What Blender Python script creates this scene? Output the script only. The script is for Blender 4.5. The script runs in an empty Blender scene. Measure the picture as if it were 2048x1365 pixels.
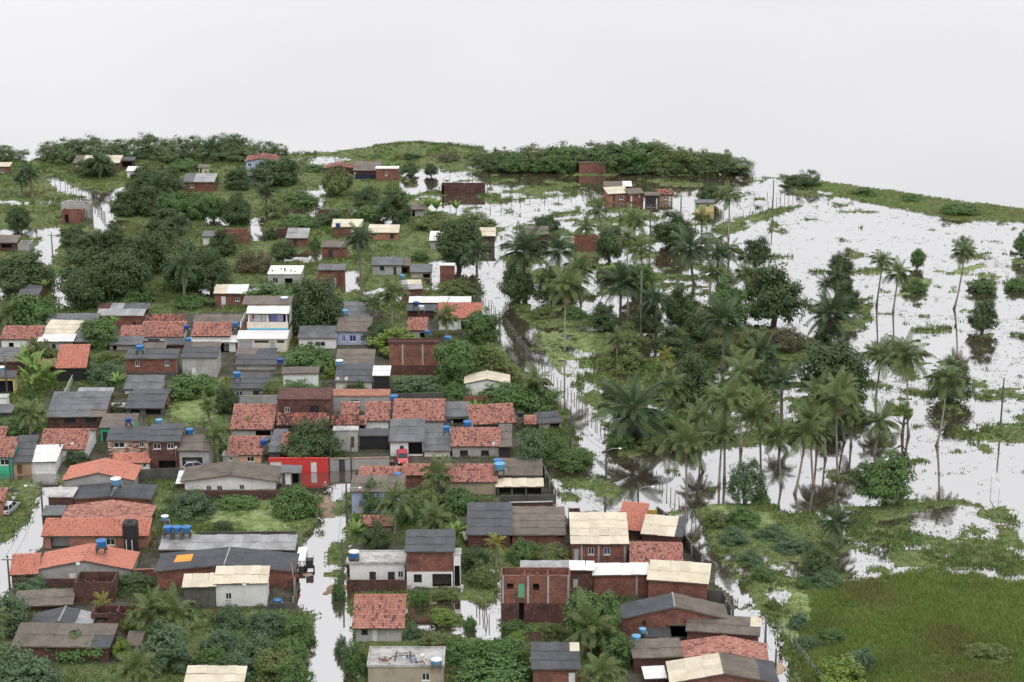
import bpy, math, random
import numpy as np
from mathutils import Matrix, Vector
R = math.radians
rng = random.Random(11)
nrng = np.random.default_rng(7)
scene = bpy.context.scene
# ---------------------------------------------------------------- camera
H_CAM, PITCH, FPX = 99.0, R(17.0), 3982.0
CX, CY = 1024.0, 682.5
cam = bpy.data.cameras.new('camera'); cam.sensor_width = 36.0; cam.lens = FPX / 2048 * 36.0
cam.clip_start = 1.0; cam.clip_end = 30000.0
camo = bpy.data.objects.new('camera', cam); scene.collection.objects.link(camo)
camo.location = (0, 0, H_CAM); camo.rotation_euler = (math.pi / 2 - PITCH, 0, 0)
scene.camera = camo
# ---------------------------------------------------------------- sky and sun (overcast)
SUN_EL, SUN_AZ = R(60), R(160)          # azimuth measured from +Y towards +X
world = bpy.data.worlds.new('World'); scene.world = world; world.use_nodes = True
nt = world.node_tree; bg = nt.nodes['Background']
sky = nt.nodes.new('ShaderNodeTexSky'); sky.sky_type = 'NISHITA'; sky.sun_disc = False
sky.sun_elevation = SUN_EL; sky.sun_rotation = SUN_AZ
sky.air_density = 1.0; sky.dust_density = 6.0; sky.ozone_density = 1.0
hsv = nt.nodes.new('ShaderNodeHueSaturation'); hsv.inputs['Saturation'].default_value = 0.10
nt.links.new(sky.outputs[0], hsv.inputs['Color'])
# thick cloud: soft large-scale brightness variation over the whole dome
tc = nt.nodes.new('ShaderNodeTexCoord'); mp = nt.nodes.new('ShaderNodeMapping'); mp.inputs['Scale'].default_value = (1.6, 1.6, 5.0)
nz = nt.nodes.new('ShaderNodeTexNoise'); nz.inputs['Scale'].default_value = 1.3; nz.inputs['Detail'].default_value = 4
mr = nt.nodes.new('ShaderNodeMapRange'); mr.inputs[1].default_value = 0.3; mr.inputs[2].default_value = 0.7
mr.inputs[3].default_value = 0.90; mr.inputs[4].default_value = 1.08
ml = nt.nodes.new('ShaderNodeMix'); ml.data_type = 'RGBA'; ml.blend_type = 'MULTIPLY'; ml.inputs[0].default_value = 1.0
nt.links.new(tc.outputs['Generated'], mp.inputs[0]); nt.links.new(mp.outputs[0], nz.inputs['Vector'])
# the cloud deck hides most of the clear sky behind it
ck = nt.nodes.new('ShaderNodeMix'); ck.data_type = 'RGBA'; ck.inputs[0].default_value = 0.80; ck.inputs[7].default_value = (9.3, 9.4, 9.65, 1)
nt.links.new(hsv.outputs[0], ck.inputs[6])
nt.links.new(nz.outputs[0], mr.inputs[0]); nt.links.new(ck.outputs[2], ml.inputs[6]); nt.links.new(mr.outputs[0], ml.inputs[7])
nt.links.new(ml.outputs[2], bg.inputs['Color'])
bg.inputs['Strength'].default_value = 0.13
sun = bpy.data.lights.new('sun', 'SUN'); sun.energy = 0.7; sun.angle = R(25); sun.color = (1.0, 0.97, 0.93)
suno = bpy.data.objects.new('sun', sun); scene.collection.objects.link(suno)
sd = Vector((math.sin(SUN_AZ) * math.cos(SUN_EL), math.cos(SUN_AZ) * math.cos(SUN_EL), math.sin(SUN_EL)))
suno.rotation_euler = sd.to_track_quat('Z', 'Y').to_euler(); suno.location = (0, 0, 300)
vs = scene.view_settings
vs.view_transform = 'Standard'; vs.look = 'None'; vs.gamma = 1.0; vs.exposure = 0.18; vs.use_curve_mapping = False
scene.cycles.max_bounces = 5; scene.cycles.diffuse_bounces = 3; scene.cycles.glossy_bounces = 3
scene.cycles.transmission_bounces = 2; scene.cycles.transparent_max_bounces = 4
scene.cycles.caustics_reflective = False; scene.cycles.caustics_refractive = False
try: scene.cycles.use_denoising = True
except Exception: pass

# ---------------------------------------------------------------- measuring: photo pixel -> place on the ground
SP, CP = math.sin(PITCH), math.cos(PITCH)
def G(px, py, z=0.0):
    dx, dy = px - CX, CY - py
    d = (dx, FPX * CP + dy * SP, -FPX * SP + dy * CP)
    t = (z - H_CAM) / d[2]
    return Vector((d[0] * t, d[1] * t, z))
def proj(x, y, z):
    zz = z - H_CAM
    dep = y * CP - zz * SP
    up = y * SP + zz * CP
    return CX + FPX * x / dep, CY - FPX * up / dep
def scl(py):                      # photo pixels per metre across, at a row of the ground
    p = G(CX, py); return FPX / (p.y * CP + H_CAM * SP)
def vpm(py):                      # photo pixels per metre of height standing at that row
    p = G(CX, py); return proj(p.x, p.y, 0)[1] - proj(p.x, p.y, 1.0)[1]

# ---------------------------------------------------------------- object helpers
COL = scene.collection
def link(o): COL.objects.link(o); return o
def mesh_np(name, V, F, mat=None, smooth=False, col=None, mats=None, midx=None):
    """V (n,3) array, F (m,k) int array of equal-sized faces"""
    V = np.asarray(V, dtype=np.float32); F = np.asarray(F, dtype=np.int32)
    me = bpy.data.meshes.new(name); k = F.shape[1]
    me.vertices.add(len(V)); me.vertices.foreach_set('co', V.ravel())
    me.loops.add(F.size); me.loops.foreach_set('vertex_index', F.ravel())
    me.polygons.add(len(F)); me.polygons.foreach_set('loop_start', np.arange(0, F.size, k, dtype=np.int32))
    if smooth: me.polygons.foreach_set('use_smooth', np.ones(len(F), dtype=bool))
    if col is not None:
        a = me.color_attributes.new('Col', 'FLOAT_COLOR', 'POINT'); c = np.ones((len(V), 4), dtype=np.float32); c[:, :3] = col
        a.data.foreach_set('color', c.ravel())
    if mats:
        for m in mats: me.materials.append(m)
        if midx is not None: me.polygons.foreach_set('material_index', np.asarray(midx, dtype=np.int32))
    elif mat: me.materials.append(mat)
    me.update(calc_edges=True); me.validate()
    return me
class MB:
    """collects polygons into one mesh"""
    def __init__(s): s.v, s.f = [], []
    def poly(s, pts): b = len(s.v); s.v += [tuple(p) for p in pts]; s.f.append(tuple(range(b, b + len(pts))))
    def hexa(s, p):  # 8 points: bottom 4 ccw, top 4 ccw
        b = len(s.v); s.v += [tuple(q) for q in p]
        s.f += [(b+3,b+2,b+1,b), (b+4,b+5,b+6,b+7), (b,b+1,b+5,b+4), (b+1,b+2,b+6,b+5), (b+2,b+3,b+7,b+6), (b+3,b,b+4,b+7)]
    def box(s, o, u, v, w):
        o, u, v, w = map(Vector, (o, u, v, w)); s.hexa([o, o+u, o+u+v, o+v, o+w, o+u+w, o+u+v+w, o+v+w])
    def cube(s, x0, x1, y0, y1, z0, z1): s.box((x0,y0,z0), (x1-x0,0,0), (0,y1-y0,0), (0,0,z1-z0))
    def tube(s, pts, rad, n=6, cap=True):
        pts = [Vector(p) for p in pts]; rad = rad if isinstance(rad, (list, tuple)) else [rad] * len(pts); b = len(s.v)
        for i, p in enumerate(pts):
            d = (pts[min(i+1, len(pts)-1)] - pts[max(i-1, 0)]).normalized()
            a = d.cross(Vector((0, 0, 1))) if abs(d.z) < 0.95 else d.cross(Vector((0, 1, 0)))
            a.normalize(); c = d.cross(a)
            for k in range(n):
                t = 2 * math.pi * k / n; s.v.append(tuple(p + (a * math.cos(t) + c * math.sin(t)) * rad[i]))
        for i in range(len(pts) - 1):
            for k in range(n):
                k2 = (k + 1) % n; s.f.append((b+i*n+k, b+i*n+k2, b+(i+1)*n+k2, b+(i+1)*n+k))
        if cap:
            s.f.append(tuple(b + k for k in range(n - 1, -1, -1))); s.f.append(tuple(b + (len(pts)-1)*n + k for k in range(n)))
    def lathe(s, c, prof, n=14):
        b = len(s.v); c = Vector(c)
        for r, z in prof:
            for k in range(n):
                t = 2 * math.pi * k / n; s.v.append((c.x + r*math.cos(t), c.y + r*math.sin(t), c.z + z))
        for i in range(len(prof) - 1):
            for k in range(n):
                k2 = (k + 1) % n; s.f.append((b+i*n+k, b+i*n+k2, b+(i+1)*n+k2, b+(i+1)*n+k))
        s.f.append(tuple(b + k for k in range(n - 1, -1, -1))); s.f.append(tuple(b + (len(prof)-1)*n + k for k in range(n)))
    def mesh(s, name, mat, smooth=False):
        me = bpy.data.meshes.new(name); me.from_pydata(s.v, [], s.f)
        if mat: me.materials.append(mat)
        if smooth: me.polygons.foreach_set('use_smooth', [True] * len(me.polygons))
        me.update(); return me
    def build(s, name, mat, parent=None, smooth=False):
        o = bpy.data.objects.new(name, s.mesh(name, mat, smooth)); link(o)
        if parent: o.parent = parent
        return o
def child(name, me, parent, mtx=None):
    o = bpy.data.objects.new(name, me); link(o); o.parent = parent
    if mtx is not None: o.matrix_basis = mtx
    return o
def tag(o, label, cat, group=None):
    o['label'] = label; o['category'] = cat
    if group: o['group'] = group
    return o
def thing(name, label, cat, loc, group=None, rz=0.0):
    o = bpy.data.objects.new(name, None); o.empty_display_size = 0.3; link(o)
    o.location = loc; o.rotation_euler = (0, 0, rz); o['kind'] = 'thing'
    return tag(o, label, cat, group)
ORD = ['first','second','third','fourth','fifth','sixth','seventh','eighth','ninth','tenth','eleventh','twelfth','thirteenth','fourteenth','fifteenth',
       'sixteenth','seventeenth','eighteenth','nineteenth','twentieth']
def ordn(i, n):
    if n == 1: return 'lone'
    if i == 0: return 'leftmost'
    if i == n - 1: return 'rightmost'
    return ORD[i] if i < 20 else '%dth' % (i + 1)

# ---------------------------------------------------------------- materials
MATS = {}
def nodes(name):
    m = bpy.data.materials.new(name); m.use_nodes = True; t = m.node_tree
    for n in list(t.nodes): t.nodes.remove(n)
    out = t.nodes.new('ShaderNodeOutputMaterial'); b = t.nodes.new('ShaderNodeBsdfPrincipled'); t.links.new(b.outputs[0], out.inputs[0])
    return m, t, b, out
def N(t, typ, **kw):
    n = t.nodes.new(typ)
    for k, v in kw.items():
        if isinstance(k, str) and not k.startswith('i_'): setattr(n, k, v)
    return n
def noise(t, vec, scale, detail=3, rough=0.6):
    n = t.nodes.new('ShaderNodeTexNoise'); n.inputs['Scale'].default_value = scale; n.inputs['Detail'].default_value = detail; n.inputs['Roughness'].default_value = rough
    if vec is not None: t.links.new(vec, n.inputs['Vector'])
    return n.outputs[0]
def maprange(t, val, a, b, c, d):
    n = t.nodes.new('ShaderNodeMapRange'); t.links.new(val, n.inputs[0])
    for i, x in enumerate((a, b, c, d)): n.inputs[i + 1].default_value = x
    return n.outputs[0]
def mixc(t, fac, a, b, mode='MIX'):
    n = t.nodes.new('ShaderNodeMix'); n.data_type = 'RGBA'; n.blend_type = mode
    for s, i in ((fac, 0), (a, 6), (b, 7)):
        if isinstance(s, (int, float)): n.inputs[i].default_value = s
        elif isinstance(s, tuple): n.inputs[i].default_value = (*s, 1)
        else: t.links.new(s, n.inputs[i])
    return n.outputs[2]
def mapped(t, vec, sc, rot=(0, 0, 0)):
    n = t.nodes.new('ShaderNodeMapping'); t.links.new(vec, n.inputs[0]); n.inputs['Scale'].default_value = sc; n.inputs['Rotation'].default_value = rot
    return n.outputs[0]
def pos(t): return t.nodes.new('ShaderNodeNewGeometry').outputs['Position']
def bumpn(t, b, val, strength, dist=0.05):
    n = t.nodes.new('ShaderNodeBump'); n.inputs['Strength'].default_value = strength; n.inputs['Distance'].default_value = dist
    t.links.new(val, n.inputs['Height']); t.links.new(n.outputs[0], b.inputs['Normal'])
def objrand(t): return t.nodes.new('ShaderNodeObjectInfo').outputs['Random']
def surf(name, base, dirt, amount=0.5, rough=0.85, fine=14.0, streak=True, vary=0.25, speck=None):
    """weathered paint / plaster / sheet: base colour, dirt with streaks and blotches, small per-piece variation"""
    m, t, b, _ = nodes(name); p = pos(t)
    blot = noise(t, mapped(t, p, (0.5, 0.5, 0.9)), 1.0, 5, 0.65)
    st = noise(t, mapped(t, p, (1.3, 1.3, 0.3) if streak else (1.1, 1.1, 1.1)), 1.3, 4, 0.7)
    k = mixc(t, 0.4, blot, st); k = maprange(t, k, 0.44, 0.68, 0.0, amount)
    c = mixc(t, k, base, dirt)
    f = maprange(t, noise(t, p, fine, 2), 0.3, 0.7, 0.8, 1.2); c = mixc(t, 1.0, c, f, 'MULTIPLY')
    c = mixc(t, 1.0, c, maprange(t, objrand(t), 0, 1, 1 - vary, 1 + vary * 0.6), 'MULTIPLY')
    if speck:
        s = maprange(t, noise(t, p, 3.1, 4, 0.75), 0.60, 0.66, 0, 1); c = mixc(t, s, c, speck)
    t.links.new(c, b.inputs['Base Color']); b.inputs['Roughness'].default_value = rough
    bumpn(t, b, noise(t, p, 9, 3), 0.25, 0.03)
    MATS[name] = m; return m
surf('fd', (0.075,0.078,0.088), (0.032,0.032,0.034), 0.8, 0.55, vary=0.16, streak=False, speck=(0.12,0.115,0.11))
surf('fm', (0.15,0.152,0.165), (0.06,0.058,0.056), 0.8, 0.6, vary=0.15, streak=False)
surf('fb', (0.165,0.135,0.11), (0.06,0.05,0.043), 0.8, 0.65, vary=0.15, streak=False)
surf('fl', (0.36,0.36,0.365), (0.15,0.145,0.14), 0.8, 0.6, vary=0.2, streak=False)
surf('cr', (0.66,0.59,0.46), (0.42,0.33,0.22), 0.6, 0.7, vary=0.12, streak=False)
surf('wh', (0.78,0.78,0.77), (0.45,0.42,0.38), 0.45, 0.6, vary=0.1, streak=False)
surf('conc', (0.50,0.49,0.47), (0.12,0.115,0.11), 0.9, 0.7, vary=0.1, streak=False)
surf('white', (0.80,0.79,0.77), (0.42,0.39,0.35), 0.4, 0.85, vary=0.06)
surf('cream', (0.70,0.64,0.55), (0.30,0.25,0.20), 0.55, 0.85, vary=0.06)
surf('grey', (0.42,0.41,0.395), (0.19,0.18,0.165), 0.65, 0.9, vary=0.1)
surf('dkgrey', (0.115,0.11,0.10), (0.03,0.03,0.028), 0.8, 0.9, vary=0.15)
surf('khaki', (0.40,0.34,0.25), (0.16,0.13,0.10), 0.6, 0.9, vary=0.06)
surf('green', (0.05,0.52,0.30), (0.06,0.20,0.14), 0.5, 0.8, vary=0.05)
surf('blue', (0.40,0.46,0.66), (0.2,0.22,0.28), 0.4, 0.8, vary=0.05)
surf('skyblue', (0.10,0.45,0.62), (0.3,0.4,0.45), 0.4, 0.8, vary=0.05)
surf('purple', (0.42,0.34,0.70), (0.2,0.17,0.28), 0.4, 0.8, vary=0.05)
surf('peach', (0.78,0.45,0.28), (0.4,0.26,0.18), 0.5, 0.85, vary=0.05)
surf('yellow', (0.72,0.58,0.25), (0.4,0.33,0.2), 0.5, 0.85, vary=0.05)
surf('red', (0.66,0.055,0.05), (0.38,0.05,0.045), 0.4, 0.8, vary=0.05)
surf('wood', (0.45,0.31,0.20), (0.14,0.10,0.075), 0.6, 0.85, vary=0.15)
surf('orangepanel', (0.85,0.34,0.05), (0.6,0.22,0.05), 0.4, 0.6, vary=0.1)
surf('goldgate', (0.70,0.42,0.09), (0.45,0.27,0.08), 0.4, 0.6, vary=0.1)
surf('timber', (0.16,0.125,0.095), (0.05,0.042,0.036), 0.7, 0.9, vary=0.4)
surf('bark', (0.20,0.175,0.145), (0.07,0.058,0.046), 0.8, 0.95, vary=0.25)
surf('palmbark', (0.36,0.33,0.285), (0.15,0.125,0.10), 0.6, 0.95, vary=0.3)
surf('polecon', (0.13,0.125,0.115), (0.05,0.048,0.045), 0.6, 0.9, vary=0.3)
surf('mud', (0.34,0.25,0.18), (0.20,0.14,0.095), 0.7, 0.8, vary=0.1, streak=False)
surf('sand', (0.48,0.36,0.26), (0.30,0.22,0.15), 0.7, 0.9, vary=0.1, streak=False)
def plain(name, c, rough=0.6, metal=0.0, coat=0.0, vary=0.0):
    m, t, b, _ = nodes(name); b.inputs['Roughness'].default_value = rough; b.inputs['Metallic'].default_value = metal
    b.inputs['Coat Weight'].default_value = coat
    k = maprange(t, noise(t, pos(t), 5.0, 3), 0.3, 0.7, 0.88, 1.10); cc = mixc(t, 1.0, c, k, 'MULTIPLY')
    t.links.new(cc, b.inputs['Base Color']); MATS[name] = m; return m
plain('interior_shade', (0.012,0.012,0.013), 0.9); plain('glass', (0.03,0.035,0.042), 0.12); plain('glassblue', (0.03,0.07,0.17), 0.25)
plain('frame_white', (0.75,0.75,0.73), 0.5); plain('frame_dark', (0.05,0.045,0.04), 0.6)
plain('door_white', (0.74,0.74,0.73), 0.5); plain('door_grey', (0.42,0.44,0.46), 0.5); plain('door_wood', (0.12,0.06,0.035), 0.7); plain('door_green', (0.16,0.36,0.22), 0.6)
plain('door_dark', (0.035,0.037,0.045), 0.6)
plain('tankblue', (0.035,0.17,0.42), 0.45); plain('tankpale', (0.13,0.36,0.58), 0.45); plain('tanknavy', (0.02,0.07,0.25), 0.45); plain('tankgrey', (0.55,0.62,0.66), 0.5)
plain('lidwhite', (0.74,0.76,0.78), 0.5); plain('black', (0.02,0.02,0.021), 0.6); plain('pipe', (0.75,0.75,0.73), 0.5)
plain('carsilver', (0.55,0.57,0.60), 0.3, 0.3, 0.6); plain('carred', (0.52,0.05,0.06), 0.3, 0.1, 0.6); plain('carglass', (0.02,0.025,0.03), 0.08)
plain('tyre', (0.02,0.02,0.02), 0.85); plain('rim', (0.45,0.45,0.46), 0.35, 0.8); plain('lightred', (0.5,0.02,0.02), 0.3); plain('lightclear', (0.8,0.8,0.78), 0.2)
plain('skin', (0.24,0.125,0.075), 0.6); plain('hair', (0.012,0.010,0.009), 0.7); plain('cloth_white', (0.76,0.76,0.76), 0.9); plain('cloth_navy', (0.02,0.025,0.06), 0.9)
plain('cloth_red', (0.45,0.02,0.06), 0.9); plain('cloth_lilac', (0.48,0.46,0.72), 0.9); plain('cloth_blue', (0.22,0.26,0.56), 0.9); plain('cloth_green', (0.02,0.30,0.18), 0.9)
plain('lamp', (0.82,0.82,0.80), 0.3); plain('feather', (0.85,0.85,0.83), 0.8); plain('beak', (0.7,0.4,0.05), 0.5)
plain('tarp_blue', (0.05,0.28,0.62), 0.6); plain('steel', (0.50,0.52,0.53), 0.45, 0.4)
def brickmat(name, c1, c2, mortar, dirt, amt):
    m, t, b, _ = nodes(name); p = pos(t)
    sx = t.nodes.new('ShaderNodeSeparateXYZ'); t.links.new(p, sx.inputs[0])
    ad = t.nodes.new('ShaderNodeMath'); t.links.new(sx.outputs[0], ad.inputs[0]); t.links.new(sx.outputs[1], ad.inputs[1])
    cb = t.nodes.new('ShaderNodeCombineXYZ'); t.links.new(ad.outputs[0], cb.inputs[0]); t.links.new(sx.outputs[2], cb.inputs[1])
    br = t.nodes.new('ShaderNodeTexBrick'); t.links.new(cb.outputs[0], br.inputs['Vector'])
    br.inputs['Color1'].default_value = (*c1, 1); br.inputs['Color2'].default_value = (*c2, 1); br.inputs['Mortar'].default_value = (*mortar, 1)
    br.inputs['Scale'].default_value = 1.0; br.inputs['Brick Width'].default_value = 0.26; br.inputs['Row Height'].default_value = 0.19; br.inputs['Mortar Size'].default_value = 0.014; br.inputs['Bias'].default_value = 0.0
    blot = noise(t, mapped(t, p, (0.7, 0.7, 0.8)), 1.0, 5, 0.7); k = maprange(t, blot, 0.42, 0.68, 0, amt)
    c = mixc(t, k, br.outputs['Color'], dirt)
    sp = maprange(t, noise(t, p, 2.6, 4, 0.75), 0.56, 0.66, 0, 0.55); c = mixc(t, sp, c, (0.38, 0.15, 0.09))
    f = maprange(t, noise(t, p, 7.0, 2), 0.3, 0.7, 0.75, 1.25); c = mixc(t, 1.0, c, f, 'MULTIPLY')
    t.links.new(c, b.inputs['Base Color']); b.inputs['Roughness'].default_value = 0.9
    bumpn(t, b, br.outputs['Fac'], -0.5, 0.03); MATS[name] = m
brickmat('brick', (0.27,0.093,0.062), (0.185,0.064,0.046), (0.26,0.17,0.135), (0.07,0.042,0.034), 0.85)
brickmat('dkbrick', (0.135,0.050,0.040), (0.085,0.034,0.029), (0.12,0.082,0.068), (0.032,0.024,0.022), 0.9)
brickmat('ltbrick', (0.44,0.18,0.11), (0.34,0.13,0.08), (0.36,0.26,0.21), (0.16,0.09,0.07), 0.7)
def stonemat():
    m, t, b, _ = nodes('stone'); p = pos(t)
    v = t.nodes.new('ShaderNodeTexVoronoi'); v.inputs['Scale'].default_value = 1.0; t.links.new(mapped(t, p, (1.8, 1.8, 5.5)), v.inputs['Vector'])
    sp = t.nodes.new('ShaderNodeSeparateColor'); t.links.new(v.outputs['Color'], sp.inputs[0])
    cr = t.nodes.new('ShaderNodeValToRGB'); t.links.new(sp.outputs[0], cr.inputs[0])
    e = cr.color_ramp.elements; e[0].color = (0.10,0.045,0.03,1); e[1].color = (0.72,0.62,0.52,1)
    for q, c in ((0.3, (0.22,0.09,0.055,1)), (0.55, (0.38,0.24,0.17,1)), (0.8, (0.55,0.42,0.33,1))): el = e.new(q); el.color = c
    t.links.new(cr.outputs[0], b.inputs['Base Color']); b.inputs['Roughness'].default_value = 0.9; bumpn(t, b, v.outputs['Distance'], 0.4, 0.05); MATS['stone'] = m
stonemat()
def tilemat(name, ramp, patch):
    """ramp over a per-tile random value stored in the mesh; patch = how strongly lichen patches gather"""
    m, t, b, _ = nodes(name); p = pos(t)
    a = t.nodes.new('ShaderNodeAttribute'); a.attribute_name = 'Col'
    sp = t.nodes.new('ShaderNodeSeparateColor'); t.links.new(a.outputs['Color'], sp.inputs[0])
    k = maprange(t, noise(t, p, 0.55, 4, 0.7), 0.35, 0.65, -patch, patch)
    ad = t.nodes.new('ShaderNodeMath'); ad.use_clamp = True; t.links.new(sp.outputs[0], ad.inputs[0]); t.links.new(k, ad.inputs[1])
    cr = t.nodes.new('ShaderNodeValToRGB'); t.links.new(ad.outputs[0], cr.inputs[0]); e = cr.color_ramp.elements
    e[0].position, e[1].position = ramp[0][0], ramp[-1][0]; e[0].color = (*ramp[0][1], 1); e[1].color = (*ramp[-1][1], 1)
    for q, c in ramp[1:-1]: el = e.new(q); el.color = (*c, 1)
    f = maprange(t, noise(t, p, 6.0, 3), 0.3, 0.7, 0.8, 1.2); c = mixc(t, 1.0, cr.outputs[0], f, 'MULTIPLY')
    t.links.new(c, b.inputs['Base Color']); b.inputs['Roughness'].default_value = 0.75; MATS[name] = m
tilemat('tn', [(0.0, (0.28,0.11,0.08)), (0.25, (0.46,0.175,0.12)), (1.0, (0.55,0.215,0.15))], 0.12)
tilemat('t', [(0.0, (0.07,0.042,0.038)), (0.24, (0.16,0.075,0.06)), (0.36, (0.31,0.130,0.10)), (0.7, (0.40,0.175,0.132)), (1.0, (0.46,0.235,0.185))], 0.12)
tilemat('td', [(0.0, (0.035,0.026,0.025)), (0.45, (0.10,0.048,0.04)), (0.62, (0.28,0.10,0.075)), (1.0, (0.44,0.18,0.13))], 0.25)
def leafmat(name, c1, c2, c3, rough=0.6, trans=0.22):
    """foliage: two greens plus an occasional third, varied per plant and through the crown"""
    m, t, b, out = nodes(name); p = pos(t)
    r = objrand(t); c = mixc(t, r, c1, c2)
    k = maprange(t, noise(t, p, 0.55, 3, 0.7), 0.40, 0.62, 0.0, 1.0); c = mixc(t, k, c, c2)
    s = maprange(t, noise(t, p, 1.7, 2), 0.57, 0.70, 0.0, 0.75); c = mixc(t, s, c, c3)
    h = maprange(t, noise(t, p, 6, 1), 0.3, 0.7, 0.7, 1.35); c = mixc(t, 1.0, c, h, 'MULTIPLY')
    t.links.new(c, b.inputs['Base Color']); b.inputs['Roughness'].default_value = rough; b.inputs['Specular IOR Level'].default_value = 0.3
    tr = t.nodes.new('ShaderNodeBsdfTranslucent'); t.links.new(c, tr.inputs[0]); mx = t.nodes.new('ShaderNodeMixShader'); mx.inputs[0].default_value = trans
    t.links.new(b.outputs[0], mx.inputs[1]); t.links.new(tr.outputs[0], mx.inputs[2]); t.links.new(mx.outputs[0], out.inputs[0]); MATS[name] = m
leafmat('lf_mango', (0.062,0.098,0.044), (0.084,0.128,0.05), (0.13,0.165,0.058))
leafmat('lf_green', (0.085,0.155,0.05), (0.11,0.19,0.06), (0.17,0.24,0.07))
leafmat('lf_lime', (0.15,0.22,0.05), (0.18,0.26,0.055), (0.26,0.30,0.06))
leafmat('lf_olive', (0.13,0.16,0.06), (0.16,0.19,0.065), (0.20,0.20,0.08))
leafmat('lf_blue', (0.085,0.14,0.08), (0.115,0.18,0.09), (0.16,0.22,0.10))
leafmat('lf_brown', (0.15,0.12,0.075), (0.12,0.115,0.06), (0.18,0.14,0.09))
leafmat('lf_mangrove', (0.095,0.15,0.065), (0.13,0.185,0.075), (0.19,0.22,0.10))
leafmat('fr_coco', (0.115,0.165,0.062), (0.15,0.19,0.068), (0.22,0.215,0.08), 0.42)
leafmat('fr_oil', (0.065,0.11,0.058), (0.09,0.14,0.065), (0.14,0.165,0.072), 0.45)
leafmat('fr_yellow', (0.22,0.25,0.06), (0.28,0.28,0.065), (0.36,0.28,0.07), 0.5)
leafmat('fr_dead', (0.17,0.12,0.075), (0.23,0.15,0.09), (0.13,0.10,0.07), 0.8)
leafmat('fr_banana', (0.15,0.25,0.06), (0.20,0.30,0.08), (0.28,0.33,0.09), 0.45, 0.3)
def vcmat(name, rough=0.8):
    m, t, b, out = nodes(name); a = t.nodes.new('ShaderNodeAttribute'); a.attribute_name = 'Col'
    t.links.new(a.outputs['Color'], b.inputs['Base Color']); b.inputs['Roughness'].default_value = rough; b.inputs['Specular IOR Level'].default_value = 0.2
    tr = t.nodes.new('ShaderNodeBsdfTranslucent'); t.links.new(a.outputs['Color'], tr.inputs[0]); mx = t.nodes.new('ShaderNodeMixShader'); mx.inputs[0].default_value = 0.2
    t.links.new(b.outputs[0], mx.inputs[1]); t.links.new(tr.outputs[0], mx.inputs[2]); t.links.new(mx.outputs[0], out.inputs[0]); MATS[name] = m
vcmat('blade')
def groundmat():
    m, t, b, _ = nodes('ground'); p = pos(t)
    a = noise(t, p, 0.12, 5, 0.65); c = mixc(t, maprange(t, a, 0.4, 0.6, 0, 1), (0.10,0.145,0.045), (0.135,0.155,0.055))
    c = mixc(t, maprange(t, noise(t, p, 0.5, 4), 0.56, 0.7, 0, 0.8), c, (0.10,0.085,0.045))
    c = mixc(t, 1.0, c, maprange(t, noise(t, p, 4.0, 3), 0.3, 0.7, 0.6, 1.4), 'MULTIPLY')
    at = t.nodes.new('ShaderNodeAttribute'); at.attribute_name = 'Col'; sp = t.nodes.new('ShaderNodeSeparateColor'); t.links.new(at.outputs['Color'], sp.inputs[0])
    c = mixc(t, sp.outputs[0], c, mixc(t, maprange(t, noise(t, p, 1.2, 4), 0.4, 0.6, 0, 1), (0.30,0.21,0.15), (0.22,0.15,0.10)))   # bare muddy ground
    c = mixc(t, sp.outputs[1], c, mixc(t, maprange(t, noise(t, p, 0.9, 4), 0.35, 0.6, 0, 1), (0.30,0.35,0.15), (0.15,0.20,0.065)))   # pale green mat of water plants
    c = mixc(t, sp.outputs[2], c, mixc(t, maprange(t, noise(t, p, 0.7, 5, 0.7), 0.38, 0.62, 0, 1), (0.032,0.028,0.024), (0.095,0.082,0.068)))   # wet yard soil and paving, darkened in colour for the shade between houses
    t.links.new(c, b.inputs['Base Color']); b.inputs['Roughness'].default_value = 0.95; bumpn(t, b, noise(t, p, 3, 4), 0.6, 0.15); MATS['ground'] = m
groundmat()
def watermat():
    m, t, b, out = nodes('water'); t.nodes.remove(b); p = pos(t)
    g = t.nodes.new('ShaderNodeBsdfGlossy'); g.inputs['Roughness'].default_value = 0.045; g.inputs['Color'].default_value = (0.97, 0.965, 0.97, 1)
    d = t.nodes.new('ShaderNodeBsdfDiffuse'); d.inputs['Color'].default_value = (0.075, 0.056, 0.04, 1)
    lw = t.nodes.new('ShaderNodeFresnel'); lw.inputs['IOR'].default_value = 3.4
    fac = maprange(t, lw.outputs[0], 0.25, 0.72, 0.54, 0.93)
    mx = t.nodes.new('ShaderNodeMixShader'); t.links.new(fac, mx.inputs[0]); t.links.new(d.outputs[0], mx.inputs[1]); t.links.new(g.outputs[0], mx.inputs[2])
    n1 = noise(t, mapped(t, p, (0.8, 1.6, 1)), 1.0, 3); n2 = noise(t, mapped(t, p, (0.05, 0.09, 1)), 1.0, 3)
    bp = t.nodes.new('ShaderNodeBump'); bp.inputs['Strength'].default_value = 0.05; bp.inputs['Distance'].default_value = 0.08
    ml2 = t.nodes.new('ShaderNodeMath'); ml2.operation = 'MULTIPLY'; t.links.new(n1, ml2.inputs[0]); t.links.new(maprange(t, n2, 0.35, 0.65, 0.1, 1.4), ml2.inputs[1])
    t.links.new(ml2.outputs[0], bp.inputs['Height']); t.links.new(bp.outputs[0], g.inputs['Normal']); t.links.new(mx.outputs[0], out.inputs[0]); MATS['water'] = m
watermat()
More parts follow.
